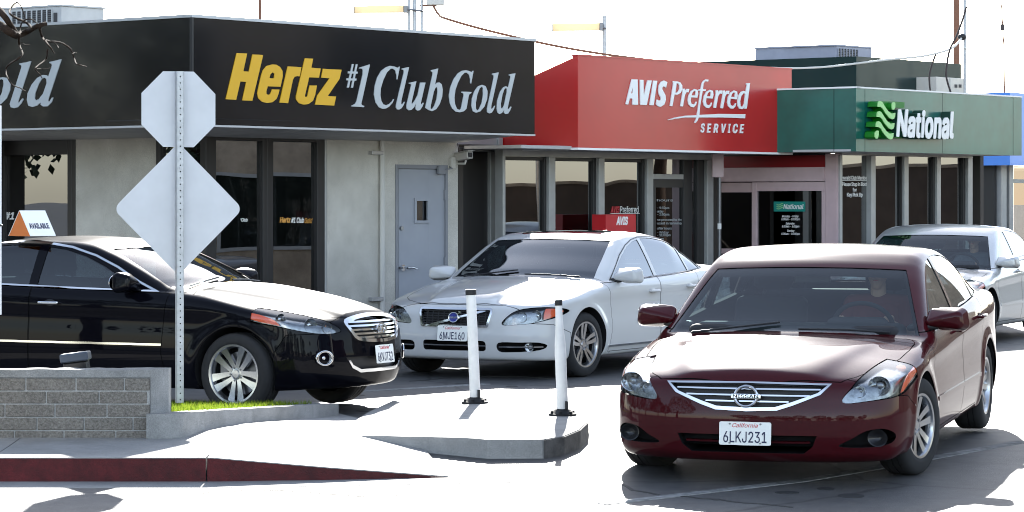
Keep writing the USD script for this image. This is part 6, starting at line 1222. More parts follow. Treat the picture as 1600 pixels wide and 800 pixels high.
tr_ = random.Random(12)
def reflect_tree(x, y, h):
    t = thing('street_tree', 'dark leafy tree outside the frame, mirrored in windows and car paint', 'tree', (x, y, 0), group='trees mirrored in the windows and paint'); part(t, 'trunk', cyl((0, 0, -0.2), (0, 0, h * 0.5), 0.2, 0.12, 10), 'bark')
    rg = np.random.default_rng(int(abs(x) * 7)); c = rg.normal(0, 1, (5000, 3)); c /= np.linalg.norm(c, axis=1)[:, None]; c *= (rg.uniform(0.4, 1, (5000, 1)) ** 0.4) * np.array([h * 0.42, h * 0.42, h * 0.38]) * (0.7 + 0.5 * meshkit.fbm(c * 2.2 + x, 2, 4))[:, None]; c[:, 2] += h * 0.62
    d1 = rg.normal(0, 1, (5000, 3)); d1 /= np.linalg.norm(d1, axis=1)[:, None]; d2 = np.cross(d1, rg.normal(0, 1, (5000, 3))); d2 /= np.linalg.norm(d2, axis=1)[:, None]; s_ = 0.22
    v = np.stack([c - d1 * s_ * .5, c + d2 * s_ * .35, c + d1 * s_ * .5, c - d2 * s_ * .35], 1).reshape(-1, 3); i = np.arange(5000) * 4; part(t, 'crown', (v, np.vstack([np.stack([i, i + 1, i + 2], 1), np.stack([i, i + 2, i + 3], 1)])), 'leaf_dark')
for k, x in enumerate(np.arange(-26, 27, 6.5)): reflect_tree(x + tr_.uniform(-1.5, 1.5), -27 + tr_.uniform(-2, 2), 6.0 + tr_.uniform(-1, 2.5))

for k, y in enumerate((2, 6, 10, 14, 18, 22, 26, 30, 34, 38, 42, 46, 50)): reflect_tree(-19 - tr_.uniform(0, 2) - 0.12 * y, y, 8.0 + tr_.uniform(-1, 2))
reflect_tree(34, 58, 7.0)
for k, z in enumerate((4.6, 5.3, 6.4)): single('overhead_wire', tube(np.array([[27.0 + k * 0.4, y, z + 0.0009 * (y - 62) ** 2] for y in np.linspace(38, 100, 24)]), 0.02, 6), 'cable', ('lowest', 'middle', 'highest')[k] + ' of the three cables beyond the right edge, mirrored in the windows', 'cable', smooth=True)

# palms, lamp posts beyond the right edge: they break up the reflections in the glass
def out_palm(x, y, h, label):
    t = thing('palm_tree', label, 'tree', (x, y, 0)); part(t, 'trunk', tube(np.array([(0.12 * math.sin(q * 2), 0, h * q) for q in np.linspace(0, 1, 8)]), np.linspace(0.2, 0.13, 8), 10), 'bark', 40); lf = []
    for k in range(16):
        a = k * 2.4; el = 0.5 - 0.09 * (k % 9); rib = np.array([[math.cos(a) * 1.9 * s_, math.sin(a) * 1.9 * s_, h + 1.6 * el * s_ - 1.1 * s_ * s_] for s_ in np.linspace(0, 1, 8)])
        for i in range(7):
            for sd_ in (-1, 1):
                d_ = np.array([-math.sin(a) * sd_ + math.cos(a) * .5, math.cos(a) * sd_ + math.sin(a) * .5, -0.5]) * 0.5; n_ = np.array([math.cos(a), math.sin(a), 0]) * 0.05; lf.append([rib[i] - n_, rib[i] + n_, rib[i] + d_])
    v = np.array(lf).reshape(-1, 3); part(t, 'crown', (v, np.arange(len(v)).reshape(-1, 3)), 'leaf_dark')
out_palm(23.0, 44.5, 4.2, 'shorter fan palm beyond the right edge, mirrored in the red office windows'); out_palm(30.0, 56.0, 7.5, 'taller fan palm beyond the right edge, mirrored in the green office windows')
for x, y, w_ in ((20.5, 41.3, 'nearer'), (27.0, 52.0, 'farther')):
    t = thing('street_lamp', f'{w_} of two curved street lamps beyond the right edge, mirrored in the windows', 'street lamp', (x, y, 0)); part(t, 'column', tube(np.array([(0, 0, 0), (0, 0, 3.0), (0, 0, 5.2), (-0.3, 0, 6.0), (-1.2, 0, 6.3)]), [0.08, 0.07, 0.05, 0.045, 0.04], 10), 'galvanised', 40); part(t, 'lantern', rbox(-1.75, -1.15, -0.14, 0.14, 6.22, 6.36, 0.05), 'galvanised', 40)
for k, (y, z) in enumerate(((27.0, 1.0), (30.5, 1.0), (34.0, 1.0), (27.0, 3.4), (30.5, 3.4), (34.0, 3.4))): w_ = part(tb, 'window', box(12.99, 13.05, y, y + 1.6, z, z + 1.2), 'glass_dark'); part(w_, 'frame', [box(12.97, 13.06, y - 0.06, y, z - 0.06, z + 1.26), box(12.97, 13.06, y + 1.6, y + 1.66, z - 0.06, z + 1.26), box(12.972, 13.058, y, y + 1.6, z - 0.06, z), box(12.972, 13.058, y, y + 1.6, z + 1.2, z + 1.26)], 'alu_frame')
# ------------------------------------------------------------------ street sign seen from behind
sY = 22.4; sp = P3(280.5, sY, 619); sg = thing('street_sign', 'galvanised post with an octagonal and a diamond sign seen from behind', 'sign', (sp[0], sp[1], sp[2] - 0.05))
ssc = FPX / sY; TH = 0.36
def sz(py): return (sp[2] + 0.05) * 0 + CZ - (py - HY) / ssc - (sp[2] - 0.05)
def sign_rot(m): m.apply_transform(trimesh.transformations.rotation_matrix(TH, [0, 0, 1])); return m
zt_ = sz(111.5)
w2 = 0.028
# perforated square tube: front, right and left walls with punched holes
def punched(width, z0, z1, hole, pitch):
    g = sbox(-width, z0, width, z1); zz = np.arange(z0 + pitch / 2, z1, pitch); return g.difference(unary_union([Point(0, z).buffer(hole, quad_segs=3) for z in zz]))
fp = extrude(punched(w2, 0, zt_, 0.0058, 0.0255 * 1.93), 0.003)
def stand(m, dirv, nrm, off):
    v = np.array(m.vertices); q = m.copy(); q.vertices = np.stack([v[:, 0] * dirv[0] + (off - v[:, 2]) * nrm[0], v[:, 0] * dirv[1] + (off - v[:, 2]) * nrm[1], v[:, 1]], 1)
    if q.volume < 0: q.invert()
    return q
part(sg, 'post', [sign_rot(stand(fp, d_, n_, w2)) for d_, n_ in (((1, 0), (0, -1)), ((0, 1), (1, 0)), ((0, 1), (-1, 0)), ((1, 0), (0, 1)))], 'galvanised')
part(sg, 'post_core', sign_rot(box(-w2 + 0.008, w2 - 0.008, -w2 + 0.008, w2 - 0.008, 0, zt_ - 0.01)), 'hole_dark')
def plate_shape(g, y, th):
    m = extrude(g, th); v = np.array(m.vertices); m.vertices = np.stack([v[:, 0], y + v[:, 2], v[:, 1]], 1)
    if m.volume < 0: m.invert()
    return sign_rot(m)
ro_, zc = 0.2945, sz(170.5)
octg = Polygon([(ro_ / math.cos(math.pi / 8) * math.cos(math.pi / 8 + k * math.pi / 4), zc + ro_ / math.cos(math.pi / 8) * math.sin(math.pi / 8 + k * math.pi / 4)) for k in range(8)]).buffer(-0.012).buffer(0.012)
part(sg, 'octagon_plate', plate_shape(octg, w2 + 0.002, 0.003), 'sign_alu', label='octagonal plate, blank back')
zd_ = sz(326.5); hd = (sz(223) - sz(430)) / 2; dia = affinity.rotate(rrect(hd * math.sqrt(2), hd * math.sqrt(2), 0.06), 45, origin=(0, 0)); dia = affinity.translate(dia, 0, zd_)
m = as_tm(mani(plate_shape(dia, w2 + 0.002, 0.003)).refine_to_length(0.06)); v = np.array(m.vertices); lx = v[:, 0] * math.cos(TH) + v[:, 1] * math.sin(TH); bend = 0.012 * np.sin(lx * 6.0 + (v[:, 2] - zd_) * 1.5) * np.clip(np.abs(lx) - 0.05, 0, 1) * 2; v[:, 0] += -math.sin(TH) * bend * -1; v[:, 1] += math.cos(TH) * bend; m.vertices = v
part(sg, 'diamond_plate', m, 'sign_alu', 40, label='diamond plate, blank back, slightly bent')
part(sg, 'bolts', [sign_rot(cyl((0, -w2 - 0.006, sz(py)), (0, -w2 + 0.002, sz(py)), 0.009, n=6)) for py in (135, 205, 262, 395)], 'galvanised')
# blank white sign at the left edge
es = thing('edge_sign', 'white sign board cut off by the left edge of the picture', 'sign'); e0 = P3(2.6, 19.2, 165); e1 = P3(2.6, 19.2, 492)
part(es, 'board', box(e0[0] - 0.5, e0[0], 19.19, 19.2, e1[2], e0[2], 0.004), 'letter_white'); part(es, 'post', box(e0[0] - 0.29, e0[0] - 0.23, 19.202, 19.25, zside(-4, 19.2), e0[2] - 0.05), 'galvanised'); part(es, 'edge_bolt', cyl((e0[0] - 0.002, 19.18, P3(0, 19.2, 352)[2]), (e0[0] - 0.002, 19.215, P3(0, 19.2, 352)[2]), 0.008, n=6), 'bronze_frame')
# flood light behind the block wall
fo = P3(118, 20.35, 577); fd = thing('flood_light', 'dark blue box flood light standing behind the block wall', 'lamp', (fo[0], fo[1], zside(-4, 20.3)))
zf = fo[2] - float(zside(-4, 20.3)); 
def fl_rot(m): m.apply_transform(trimesh.transformations.rotation_matrix(-0.12, [0, 1, 0])); m.apply_translation((0, 0, zf)); return m
part(fd, 'stem', cyl((0, 0.06, 0), (0, 0.06, zf), 0.03), 'plastic_black'); part(fd, 'body', fl_rot(box(-0.085, 0.085, 0.0, 0.14, -0.04, 0.05, 0.008)), 'trim_black'); part(fd, 'hood', fl_rot(box(-0.10, 0.10, -0.02, 0.16, 0.054, 0.115, 0.008)), 'flood_grey'); part(fd, 'visor', fl_rot(trimesh.creation.extrude_triangulation(np.array([[0, 0], [1, 0], [0, 1]]), np.array([[0, 1, 2]]), 0.1).apply_transform(trimesh.transformations.scale_matrix(0.001)) if False else box(-0.24, -0.105, 0.0, 0.13, -0.06, 0.02, 0.02)), 'trim_black')
# ------------------------------------------------------------------ roof equipment
def hvac(label, w, p0, p1, y0, y1, dep, m, px_l0, px_l1, n, name='air_conditioner', side_w=None, side_p=None):
    u_ = thing(name, label, 'air conditioner'); z1_ = w.z((p0 + p1) / 2, y0); z0_ = min(w.z((p0 + p1) / 2, y1), z1_ - 0.25)
    part(u_, 'casing', w.box(p0, p1, z0_, z1_, -dep, 0, 0.008), m); part(u_, 'lid', w.box(p0 - .5, p1 + .5, z1_ + 0.001, z1_ + 0.02, -dep - 0.02, 0.012), m)
    t0_, t1_ = w.t(px_l0), w.t(px_l1); part(u_, 'coil', slab_between(w, t0_, t1_, -0.01, 0.003, z0_ + 0.04, z1_ - 0.035), 'louvre_dark')
    for i in range(n + 1): t = t0_ + (t1_ - t0_) * i / n; part(u_, 'guard_bar', slab_between(w, t - 0.008, t + 0.008, 0.004, 0.015, z0_ + 0.04, z1_ - 0.035), m)
    for i in range(1, 7): z = z0_ + 0.04 + (z1_ - z0_ - 0.075) * i / 7; part(u_, 'fin', slab_between(w, t0_, t1_, 0.0035, 0.008, z - 0.003, z + 0.003), 'alloy_dark')
    return u_
HV = Wall(P3(96, 35.0, z=0)[:2] , UR, NL)
hv = hvac('grey air conditioner with barred coil on the black office roof', HV, -40, 96, 13.5, 45, 0.7, 'hvac', 19, 82, 8)
part(hv, 'control_grille', HV.box(83.5, 89, HV.z(86, 36), HV.z(86, 20), 0.0, 0.006), 'louvre_dark')
V2 = Wall(P3(1307, 43.0, z=0)[:2], U, NF); V2L = Wall(V2.o, UR, NL)
h2 = hvac('flat lilac grey air conditioner on the dark green roof box', V2, 1307, 1343, 73, 90, 0.9, 'hvac_lilac', 1308.5, 1340, 7); z2 = V2.z(1325, 73)
part(h2, 'long_casing', slab_between(V2L, V2L.t(1180), -0.002, -1.0, -0.001, z2 - 0.3, z2 - 0.002), 'hvac_lilac'); part(h2, 'long_lid', slab_between(V2L, V2L.t(1179), 0.004, -1.02, 0.012, z2 + 0.001, z2 + 0.022), 'hvac_lilac')
V3 = Wall(P3(1463, 42.6, z=0)[:2], U, NF); V3L = Wall(V3.o, UR, NL)
h3 = thing('air_conditioner', 'beige roof unit in front of the brown pole', 'air conditioner'); z3 = V3.z(1480, 121)
part(h3, 'casing', [V3.box(1463, 1510, ztN - 0.2, z3, -0.6, 0, 0.006)], 'hvac_beige'); part(h3, 'side_casing', slab_between(V3L, V3L.t(1440), -0.002, -0.5, -0.001, ztN - 0.2, z3 - 0.002), 'hvac_beige')
for px in (1494, 1500.5): part(h3, 'knockout', V3.box(px - 2, px + 2, V3.z(px, 137), V3.z(px, 132), 0, 0.006), 'louvre_dark')
part(h3, 'casing_seam', V3.box(1483.5, 1485.5, ztN - 0.2, z3 - 0.01, 0.0005, 0.006), 'steel')
# ------------------------------------------------------------------ poles, lamps, wires
def vpole(name, label, cat, px0, px1, Y, pyb, pyt, m, z0=None):
    r = (px1 - px0) / 2 * Y / FPX; c = P3((px0 + px1) / 2, Y, pyb); zt__ = P3(0, Y, pyt)[2]; zz = c[2] if z0 is None else z0; t = thing(name, label, cat, (c[0], c[1], zz)); return t, c, r, zt__ - zz, zz
def roof_lamp(label, poles, fx0, fx1, fy0, fy1, Y, zroof):
    t = thing('roof_light', label, 'lamp'); 
    for a, b_, top in poles:
        c = P3((a + b_) / 2, Y, 0); r = (b_ - a) / 2 * Y / FPX; part(t, 'pole', cyl((c[0], Y, zroof), (c[0], Y, P3(0, Y, top)[2]), r, n=12), 'galvanised', 40)
    a, b_ = P3(fx0, Y - 0.1, (fy0 + fy1) / 2), P3(fx1, Y - 0.1, (fy0 + fy1) / 2 - 1.5); h = (fy1 - fy0) / 2 * Y / FPX
    part(t, 'trough', trimesh.convex.convex_hull(np.array([a + (0, dy, dz) for dy in (-0.08, 0.08) for dz in (-h, h)] + [b_ + (0, dy, dz) for dy in (-0.08, 0.08) for dz in (-h, h)])), 'diffuser')
    part(t, 'trough_end', box(a[0] - 0.012, a[0] - 0.001, Y - 0.19, Y - 0.01, a[2] - h * 1.08, a[2] + h * 1.08), 'alloy_dark'); part(t, 'lamp_mount', [box(b_[0] + 0.002, b_[0] + 0.055, Y - 0.16, Y - 0.02, b_[2] - h * 1.1, b_[2] + h * 1.1, 0.006), cyl((b_[0] + 0.03, Y - 0.08, b_[2]), (P3(poles[-1][1], Y, 0)[0], Y - 0.03, b_[2] - 0.02), 0.012)], 'alloy_dark')
    return t
rl = roof_lamp('fluorescent roof light held by three grey pipes above the black fascia', [(636.5, 641.5, -40), (644.5, 651, -40), (656.5, 661, -40)], 554.5, 630, 10.5, 21, 37.0, 3.3)
jb = P3(667, 37.0, -20); je = P3(694, 37.0, 8.5); part(rl, 'junction_box', box(jb[0], je[0], 36.9, 37.1, je[2], jb[2], 0.01), 'hvac_beige'); part(rl, 'box_arm', cyl((P3(656, 37, 0)[0], 37.0, je[2] + 0.0), (je[0] - 0.1, 37.0, je[2] - 0.0), 0.012), 'pole_brown')
roof_lamp('fluorescent roof light on a single pole above the red fascia', [(941, 947, 25)], 864, 936, 38, 49, 41.0, 3.2)
t, c, r, H, z0 = vpole('wooden_pole', 'thin brown pole behind the black office roof', 'pole', 403.5, 408, 60, 40, -60, 'pole_brown', 0.0); part(t, 'shaft', cyl((0, 0, 0), (0, 0, H), r), 'pole_brown', 40); part(t, 'loose_wire', tube([(-0.05, -0.03, H * .80), (-0.09, -0.03, H * .83), (-0.04, -0.03, H * .87)], 0.008, 6), 'pole_brown')
t, c, r, H, z0 = vpole('utility_pole', 'thick rust brown pole behind the beige roof unit', 'pole', 1489.5, 1499.5, 62, 130, -60, 'pole_brown', 0.0); part(t, 'shaft', cyl((0, 0, 0), (0, 0, H), r, r * 0.97, n=20), 'pole_brown', 40); part(t, 'pole_strap', cyl((0, 0, H * 0.7), (0, 0, H * 0.7 + 0.06), r * 1.03, n=20), 'pole_brown', 40)
t, c, r, H, z0 = vpole('mast', 'slim galvanised mast with a black cable head on the green office roof', 'mast', 1505.5, 1510, 43, 146, -60, 'galvanised'); part(t, 'shaft', cyl((0, 0, -0.3), (0, 0, H), r, r * 0.8), 'galvanised', 40)
zl = P3(0, 43, 58)[2] - z0; hd_ = trimesh.creation.icosphere(2, 0.065); hd_.apply_scale((1.0, 1.0, 0.8)); hd_.apply_translation((-0.05, -0.03, zl)); part(t, 'cable_head', hd_, 'plastic_black', 40); part(t, 'ring', cyl((0, 0, P3(0, 43, 76)[2] - z0), (0, 0, P3(0, 43, 74.5)[2] - z0), 0.055), 'steel', 40)
t, c, r, H, z0 = vpole('aerial', 'thin whip aerial above the blue office', 'aerial', 1566.5, 1568, 56, 150, 8, 'cable'); part(t, 'whip', tube([(0.035, 0, -0.5), (0.02, 0, H * .5), (-0.03, 0, H)], 0.011, 6), 'pole_brown', 40); part(t, 'aerial_clamp', [box(-0.05, 0.03, -0.03, 0.03, H * .72, H * .79, 0.01)], 'cable')
def wire(label, pts, r, Ys, m='cable'):
    p = sm_poly(np.array([P3(x, Y, y) for (x, y), Y in zip(pts, Ys)]), 8, False); single('overhead_wire', tube(p, r, 6), m, label, 'cable', smooth=True)
wire('dark red cable from the junction box down to the red fascia top', [(677, 9), (685, 22), (697, 29), (760, 47), (860, 70), (940, 84), (1010, 93), (1060, 98)], 0.016, np.linspace(36.9, 40.5, 8), 'pole_brown')
wire('pale cable from the red fascia to the mast head', [(1060, 99), (1150, 104), (1235, 106.5), (1290, 104.5), (1340, 99), (1385, 93.5), (1440, 88), (1475, 80), (1492, 72), (1502, 60)], 0.016, np.linspace(40.4, 42.9, 10), 'cam_white')
wire('black cable hanging from the mast to the roof', [(1510, 10), (1505, 28), (1495, 55), (1484, 78), (1479, 105), (1479, 122), (1486, 146)], 0.015, np.full(7, 42.3))
wire('black cable looping beside the beige roof unit', [(1462, 85), (1455, 105), (1452, 122), (1454, 146)], 0.014, np.full(4, 41.9))
# entrance pole and palm
ep = P3(1124, 39.2, z=0); et = thing('steel_pole', 'slim steel pole with a box on top before the pink entrance', 'pole', (ep[0], 39.2, 0)); ze = CZ + (HY - 277) * 39.2 / FPX
part(et, 'shaft', cyl((0, 0, 0), (0, 0, ze), 0.026, n=12), 'alloy_dark', 40); part(et, 'top_box', box(-0.10, 0.055, -0.05, 0.05, ze + 0.001, CZ + (HY - 240) * 39.2 / FPX, 0.006), 'pink_frame'); part(et, 'tag', cyl((0, 0, CZ + (HY - 358) * 39.2 / FPX), (0, 0, CZ + (HY - 349) * 39.2 / FPX), 0.0275, n=12), 'letter_white')
pr_ = random.Random(4); pc = P3(1292, 38.9, z=0); pm_ = thing('palm_plant', 'small palm with feathery leaves beside the pink pillar', 'plant', (pc[0], 38.9, 0)); part(pm_, 'stem', tube([(0, 0, 0), (0.02, 0, 0.5), (0, 0, 0.85)], [0.05, 0.04, 0.03], 8), 'bark', 40)
for k in range(9):
    a = k * 0.7 + 0.2; L_ = 0.65 + pr_.random() * 0.2; rib = np.array([[math.cos(a) * L_ * s, math.sin(a) * L_ * s, 0.85 + 0.55 * s - 0.50 * s * s] for s in np.linspace(0, 1, 9)]); lf = [tube(rib, 0.006, 5)]
    for i in range(1, 9):
        for sd_ in (-1, 1):
            q = rib[i]; d_ = np.array([-math.sin(a) * sd_ + math.cos(a) * 0.6, math.cos(a) * sd_ + math.sin(a) * 0.6, -0.35]); e_ = q + d_ * 0.16; n_ = np.array([math.cos(a), math.sin(a), 0]) * 0.008; lf.append(trimesh.Trimesh(np.array([q - n_, q + n_, e_]), np.array([[0, 1, 2]]), process=False))
    part(pm_, 'frond', CAT(lf), 'palm_leaf')
# ------------------------------------------------------------------ bare tree reaching in at the top left
bt = thing('bare_tree', 'leafless tree whose dark twigs reach in at the top left', 'tree', (0, 0, 0)); bY = 27.5
def br(pts, r0, r1, dy=0.0): 
    p = sm_poly(np.array([P3(x, bY + dy + 0.25 * math.sin(i * 1.7), y) for i, (x, y) in enumerate(pts)]), 6, False); p += 0.006 * (meshkit.fbm(p * 14, 2, 9)[:, None] - 0.5) * np.array([1, 1, 1]); return tube(p, np.linspace(r0, r1, len(p)), 8)
tr0 = P3(-70, bY, z=0); part(bt, 'trunk', tube(sm_poly(np.array([(tr0[0] - 0.1, bY + 0.1, -0.05), (tr0[0] - 0.05, bY, 1.2), (tr0[0] + 0.05, bY, 2.4), (tr0[0], bY + 0.1, 3.6), (tr0[0] - 0.3, bY + 0.2, 5.0)]), 6, False), np.linspace(0.14, 0.06, 25), 12), 'bark', 40)
for i, (pts, r0, r1) in enumerate([([(-70, 5), (-30, 25), (0, 40), (15, 50), (28, 55), (45, 48), (58, 41), (72, 37)], 0.065, 0.022), ([(-70, -30), (-30, -10), (-5, 12), (10, 30), (25, 52)], 0.05, 0.03)]): part(bt, 'limb', br(pts, r0 * 0.85, r1 * 0.85), 'bark', 40)
for pts, r0, r1 in [([(62, 44), (66, 58), (72, 66), (80, 76), (85, 84)], 0.020, 0.006), ([(70, 63), (80, 65), (92, 66), (105, 72), (112, 80), (116, 92), (120, 100), (128, 102), (135, 104)], 0.015, 0.006), ([(30, 55), (30, 70), (35, 84), (28, 92), (14, 101), (9, 110), (12, 122), (20, 133), (30, 137), (40, 143)], 0.016, 0.006), ([(50, 45), (42, 36), (25, 28), (16, 22), (16, 14), (26, 4), (33, 10), (37, 20), (40, 32)], 0.018, 0.005), ([(74, 78), (72, 92), (60, 102), (55, 108), (62, 116), (66, 122)], 0.013, 0.005), ([(33, 67), (40, 70), (47, 70)], 0.008, 0.004), ([(85, 66), (89, 71), (92, 75)], 0.008, 0.004), ([(30, 55), (32, 42), (36, 33), (48, 30), (60, 38)], 0.012, 0.006), ([(57, 107), (66, 108), (80, 106)], 0.007, 0.004), ([(113, 84), (118, 82), (120, 83)], 0.007, 0.004)]: part(bt, 'twig', br(pts, r0 * 0.72, r1 * 0.72, -0.1), 'bark', 40)
# ------------------------------------------------------------------ the cars
def car_at(wheel_px, wheel_py, s, psi, outer):
    """front axle centre from the near front wheel"""
car_psi = 18.0
def place(px, Y, psi, y_out):
    c, s = math.cos(math.radians(psi)), math.sin(math.radians(psi)); X = (px - CX) / FPX * Y; return X - y_out * c, Y + y_out * s, -(90.0 + psi)
x, y, rz = place(1442, 19.15, 18.0, 0.974)
maroon = build_car(ALTIMA, 'saloon_car', 'glossy maroon saloon driving out, nearest to the viewer', (x, y, -0.05), rz, 2.0, 'paint_maroon', (1, 1.12, 0.985), -0.24, W_ALTIMA, '6LKJ231')
MAR = (x, y, rz)
x, y, rz = place(912, 29.0, 29.0, 0.974)
build_car(S80, 'saloon_car', 'white saloon parked behind the two white posts', (x, y, 0.0), rz, 0, 'paint_white', (1, 1.12, 1.0), -0.10, W_S80, '6MJE160')
th = 26.0; c_, s_ = math.cos(math.radians(th)), math.sin(math.radians(th)); X = (367 - CX) / FPX * 23.56
ix, iy = X + 0.88 * s_, 23.56 + 0.88 * c_
black = build_car(M35, 'saloon_car', 'black saloon behind the block wall with a sign on its roof', (ix, iy, 0.016), -th, 0, 'paint_black', (1, 1, 1.0), -0.05, W_M35, '6KVJT32')
x, y, rz = place(1546, 35.8, 24.0, 0.99)
silver = build_car(ALTIMA, 'saloon_car', 'silver grey saloon cut off by the right edge behind the maroon one', (x, y, 0.0), rz, 0, 'paint_silver', (1, 1.14, 1.0), -0.05, W_ALTIMA, None)
SIL = (x, y, rz)
# roof sign on the black car
rt = (P3(50, 24.7, 368)); rs = thing('roof_sign', 'orange ended folded white sign on the black car roof', 'sign', (rt[0], rt[1], rt[2] - 0.004), 44.0)
tri = Polygon([(-0.165, 0), (0.155, 0), (-0.005, 0.215)]); pr3 = trimesh.creation.extrude_polygon(tri, 0.004); v = np.array(pr3.vertices)
def rs_end(x0): m = pr3.copy(); m.vertices = np.stack([x0 + v[:, 2], -v[:, 0], v[:, 1]], 1); m.invert() if m.volume < 0 else None; return m
part(rs, 'end_panel', rs_end(-0.125), 'roof_sign_orange'); part(rs, 'end_panel', rs_end(0.13), 'roof_sign_orange')
A_, B_, T_ = np.array([-0.126, -0.157, 0]), np.array([0.136, -0.137, 0]), np.array([0, 0.005, 0.217])
def rs_face(y0, name, m):
    q = np.array([[-0.126, y0, 0.0], [0.136, y0, 0.0], [0.136, 0.005, 0.217], [-0.126, 0.005, 0.217]]); nn = np.cross(q[1] - q[0], q[3] - q[0]); nn /= np.linalg.norm(nn); nn *= 1 if nn[2] > 0 else -1; return part(rs, name, trimesh.convex.convex_hull(np.vstack([q, q + nn * 0.004])), m), q, nn
fp_, q, nn = rs_face(-0.157, 'white_panel', 'letter_white'); rs_face(0.167, 'white_panel', 'letter_white')
t = text_shape('AVAILABLE', 0.05, bold=0.06, sx_=0.8); b4 = t.bounds; t = affinity.translate(t, -(b4[0] + b4[2]) / 2, 0.08); t = affinity.scale(t, 0.20 / (b4[2] - b4[0]), 1, origin=(0, 0)); m = extrude(t, 0.0015); vv = np.array(m.vertices); up = (q[3] - q[0]) / np.linalg.norm(q[3] - q[0]); base = (q[0] + q[1]) / 2; m.vertices = base + vv[:, :1] * np.array([1, 0, 0]) + vv[:, 1:2] * up + (vv[:, 2:3] + 0.0042) * nn
part(fp_, 'panel_lettering', m, 'plate_navy')
# ------------------------------------------------------------------ drivers, seated behind the wheel (car coordinates)
def bones(chain, n=18): return Manifold.batch_boolean([hull_spheres([a, b], n) for a, b in chain], OpType.Add)
def smooth_body(man, L=0.02, it=12):
    m = as_tm(man.refine_to_length(L)); m.merge_vertices(); trimesh.smoothing.filter_taubin(m, 0.5, 0.53, it); return m
def hand(at, s):
    """palm and five fingers closed round the steering wheel rim; s = side"""
    o = np.array(at); ch = [((o + (-0.045, 0, -0.01), 0.024), (o + (-0.005, s * 0.012, 0.016), 0.022))]
    for k, (dy, L_) in enumerate(((-0.030, 0.058), (-0.010, 0.066), (0.010, 0.062), (0.028, 0.050))):
        a = o + (0.0, dy * 0.8, 0.018); b_ = a + (L_ * 0.42, 0, 0.006); c_ = b_ + (0.012, 0, -L_ * 0.42); d_ = c_ + (-L_ * 0.30, 0, -0.006); ch += [((a, 0.0095), (b_, 0.009)), ((b_, 0.009), (c_, 0.0085)), ((c_, 0.0085), (d_, 0.008))]
    a = o + (-0.035, -s * 0.022, 0.005); b_ = a + (0.03, -s * 0.018, 0.004); c_ = b_ + (0.026, -s * 0.002, -0.008); ch += [((a, 0.011), (b_, 0.0105)), ((b_, 0.0105), (c_, 0.009))]
    return ch
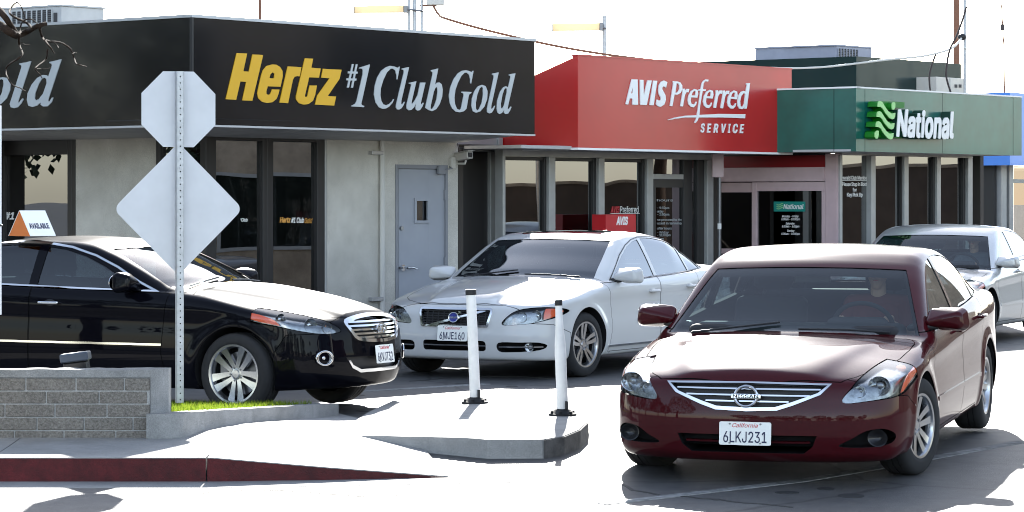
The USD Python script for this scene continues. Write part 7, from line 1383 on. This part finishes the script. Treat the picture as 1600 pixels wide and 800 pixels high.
def driver(car, label, shirt, zdrop, turn):
    x, y, rz, pitch, z, sc_ = car
    p = thing('person', label, 'person', (x, y, z), rz); xf = UsdGeom.Xformable(stage.GetPrimAtPath(p))
    if pitch: xf.AddRotateYOp().Set(float(pitch))
    Y0 = 0.37 * sc_[1]; V = lambda a, b_, c_: np.array([a, Y0 + b_, c_ - zdrop])
    hd = V(-1.40, 0, 1.285); W_ = np.array([-0.885, Y0, 0.955])
    sh = [V(-1.43, s * 0.185, 1.05) for s in (1, -1)]; el = [V(-1.20, s * 0.27, 0.84) for s in (1, -1)]; wr = [W_ + (-0.055, s * 0.175, -0.02) for s in (1, -1)]
    torso = [((V(-1.30, 0.09, 0.56), 0.12), (V(-1.30, -0.09, 0.56), 0.12)), ((V(-1.31, 0.06, 0.60), 0.115), (V(-1.42, 0.09, 0.97), 0.105)), ((V(-1.31, -0.06, 0.60), 0.115), (V(-1.42, -0.09, 0.97), 0.105)), ((sh[0], 0.058), (V(-1.43, 0, 1.04), 0.08)), ((sh[1], 0.058), (V(-1.43, 0, 1.04), 0.08)), ((V(-1.42, 0.09, 0.97), 0.10), (V(-1.42, -0.09, 0.97), 0.10))]
    legs = []
    for s in (1, -1): legs += [((V(-1.28, s * 0.09, 0.54), 0.085), (V(-0.84, s * 0.13, 0.63), 0.06)), ((V(-0.84, s * 0.13, 0.63), 0.06), (V(-0.55, s * 0.12, 0.38), 0.042))]
    arms = []; hands = []
    for i, s in enumerate((1, -1)): arms += [((sh[i], 0.052), (el[i], 0.043)), ((el[i], 0.042), (wr[i], 0.027))]; hands += hand(W_ + (-0.012, s * 0.175, 0.0), s)
    neck = [((V(-1.43, 0, 1.06), 0.058), (hd + (-0.005, 0, -0.07), 0.054))]
    head = [((hd + (-0.012, 0, 0.035), 0.088), (hd + (0.012, 0, -0.02), 0.074)), ((hd + (0.012, 0, -0.02), 0.074), (hd + (0.045, 0, -0.085), 0.040)), ((hd + (0.072, 0, 0.012), 0.012), (hd + (0.094, 0, -0.022), 0.013)), ((hd + (0.082, 0.018, -0.026), 0.009), (hd + (0.082, -0.018, -0.026), 0.009)), ((hd + (0.078, 0.020, -0.056), 0.008), (hd + (0.078, -0.020, -0.056), 0.008))]
    for s in (1, -1): head += [((hd + (-0.01, s * 0.080, 0.012), 0.016), (hd + (-0.005, s * 0.077, -0.022), 0.011)), ((hd + (0.066, s * 0.015, 0.030), 0.013), (hd + (0.060, s * 0.050, 0.028), 0.013))]
    body = part(p, 'body', smooth_body(bones(torso + legs + arms + neck + head + hands), 0.018, 6), 'skin', 60)
    sleeve = []
    for i, s in enumerate((1, -1)): sleeve += [((sh[i], 0.066), (el[i] * 0.75 + sh[i] * 0.25, 0.056))]
    grow = lambda ch, d: [((a[0], a[1] + d), (b_[0], b_[1] + d)) for a, b_ in ch]
    part(body, 'shirt', smooth_body(bones(grow(torso, 0.014) + sleeve), 0.025, 8), shirt, 60); part(body, 'trousers', smooth_body(bones(grow(legs, 0.014)), 0.03, 6), 'shirt_grey', 60)
    hair = as_tm(bones([((hd + (-0.02, 0, 0.045), 0.094), (hd + (-0.045, 0, -0.01), 0.078)), ((hd + (0.02, 0.02, 0.075), 0.062), (hd + (0.02, -0.02, 0.075), 0.062))])); part(body, 'hair', hair, 'hair', 60)
    part(body, 'eyes', [trimesh.creation.icosphere(2, 0.010).apply_translation(hd + (0.070, s * 0.030, 0.012)) for s in (1, -1)], 'letter_white', 60); part(body, 'pupils', [trimesh.creation.icosphere(1, 0.0052).apply_translation(hd + (0.0775, s * 0.030, 0.012)) for s in (1, -1)], 'hair', 60)
    part(body, 'lips', [trimesh.creation.icosphere(2, 1.0).apply_scale((0.006, 0.021, 0.004)).apply_translation(hd + (0.084, 0, -0.056))], 'letter_red', 60)
driver((*MAR, 2.0, -0.05, (1, 1.12, 0.985)), 'driver in a dark red shirt steering the maroon saloon', 'shirt_red', 0.02, 0)
driver((*SIL, 0.0, 0.0, (1, 1.14, 1.0)), 'driver in grey clothes steering the silver grey saloon', 'shirt_grey', 0.01, 0)
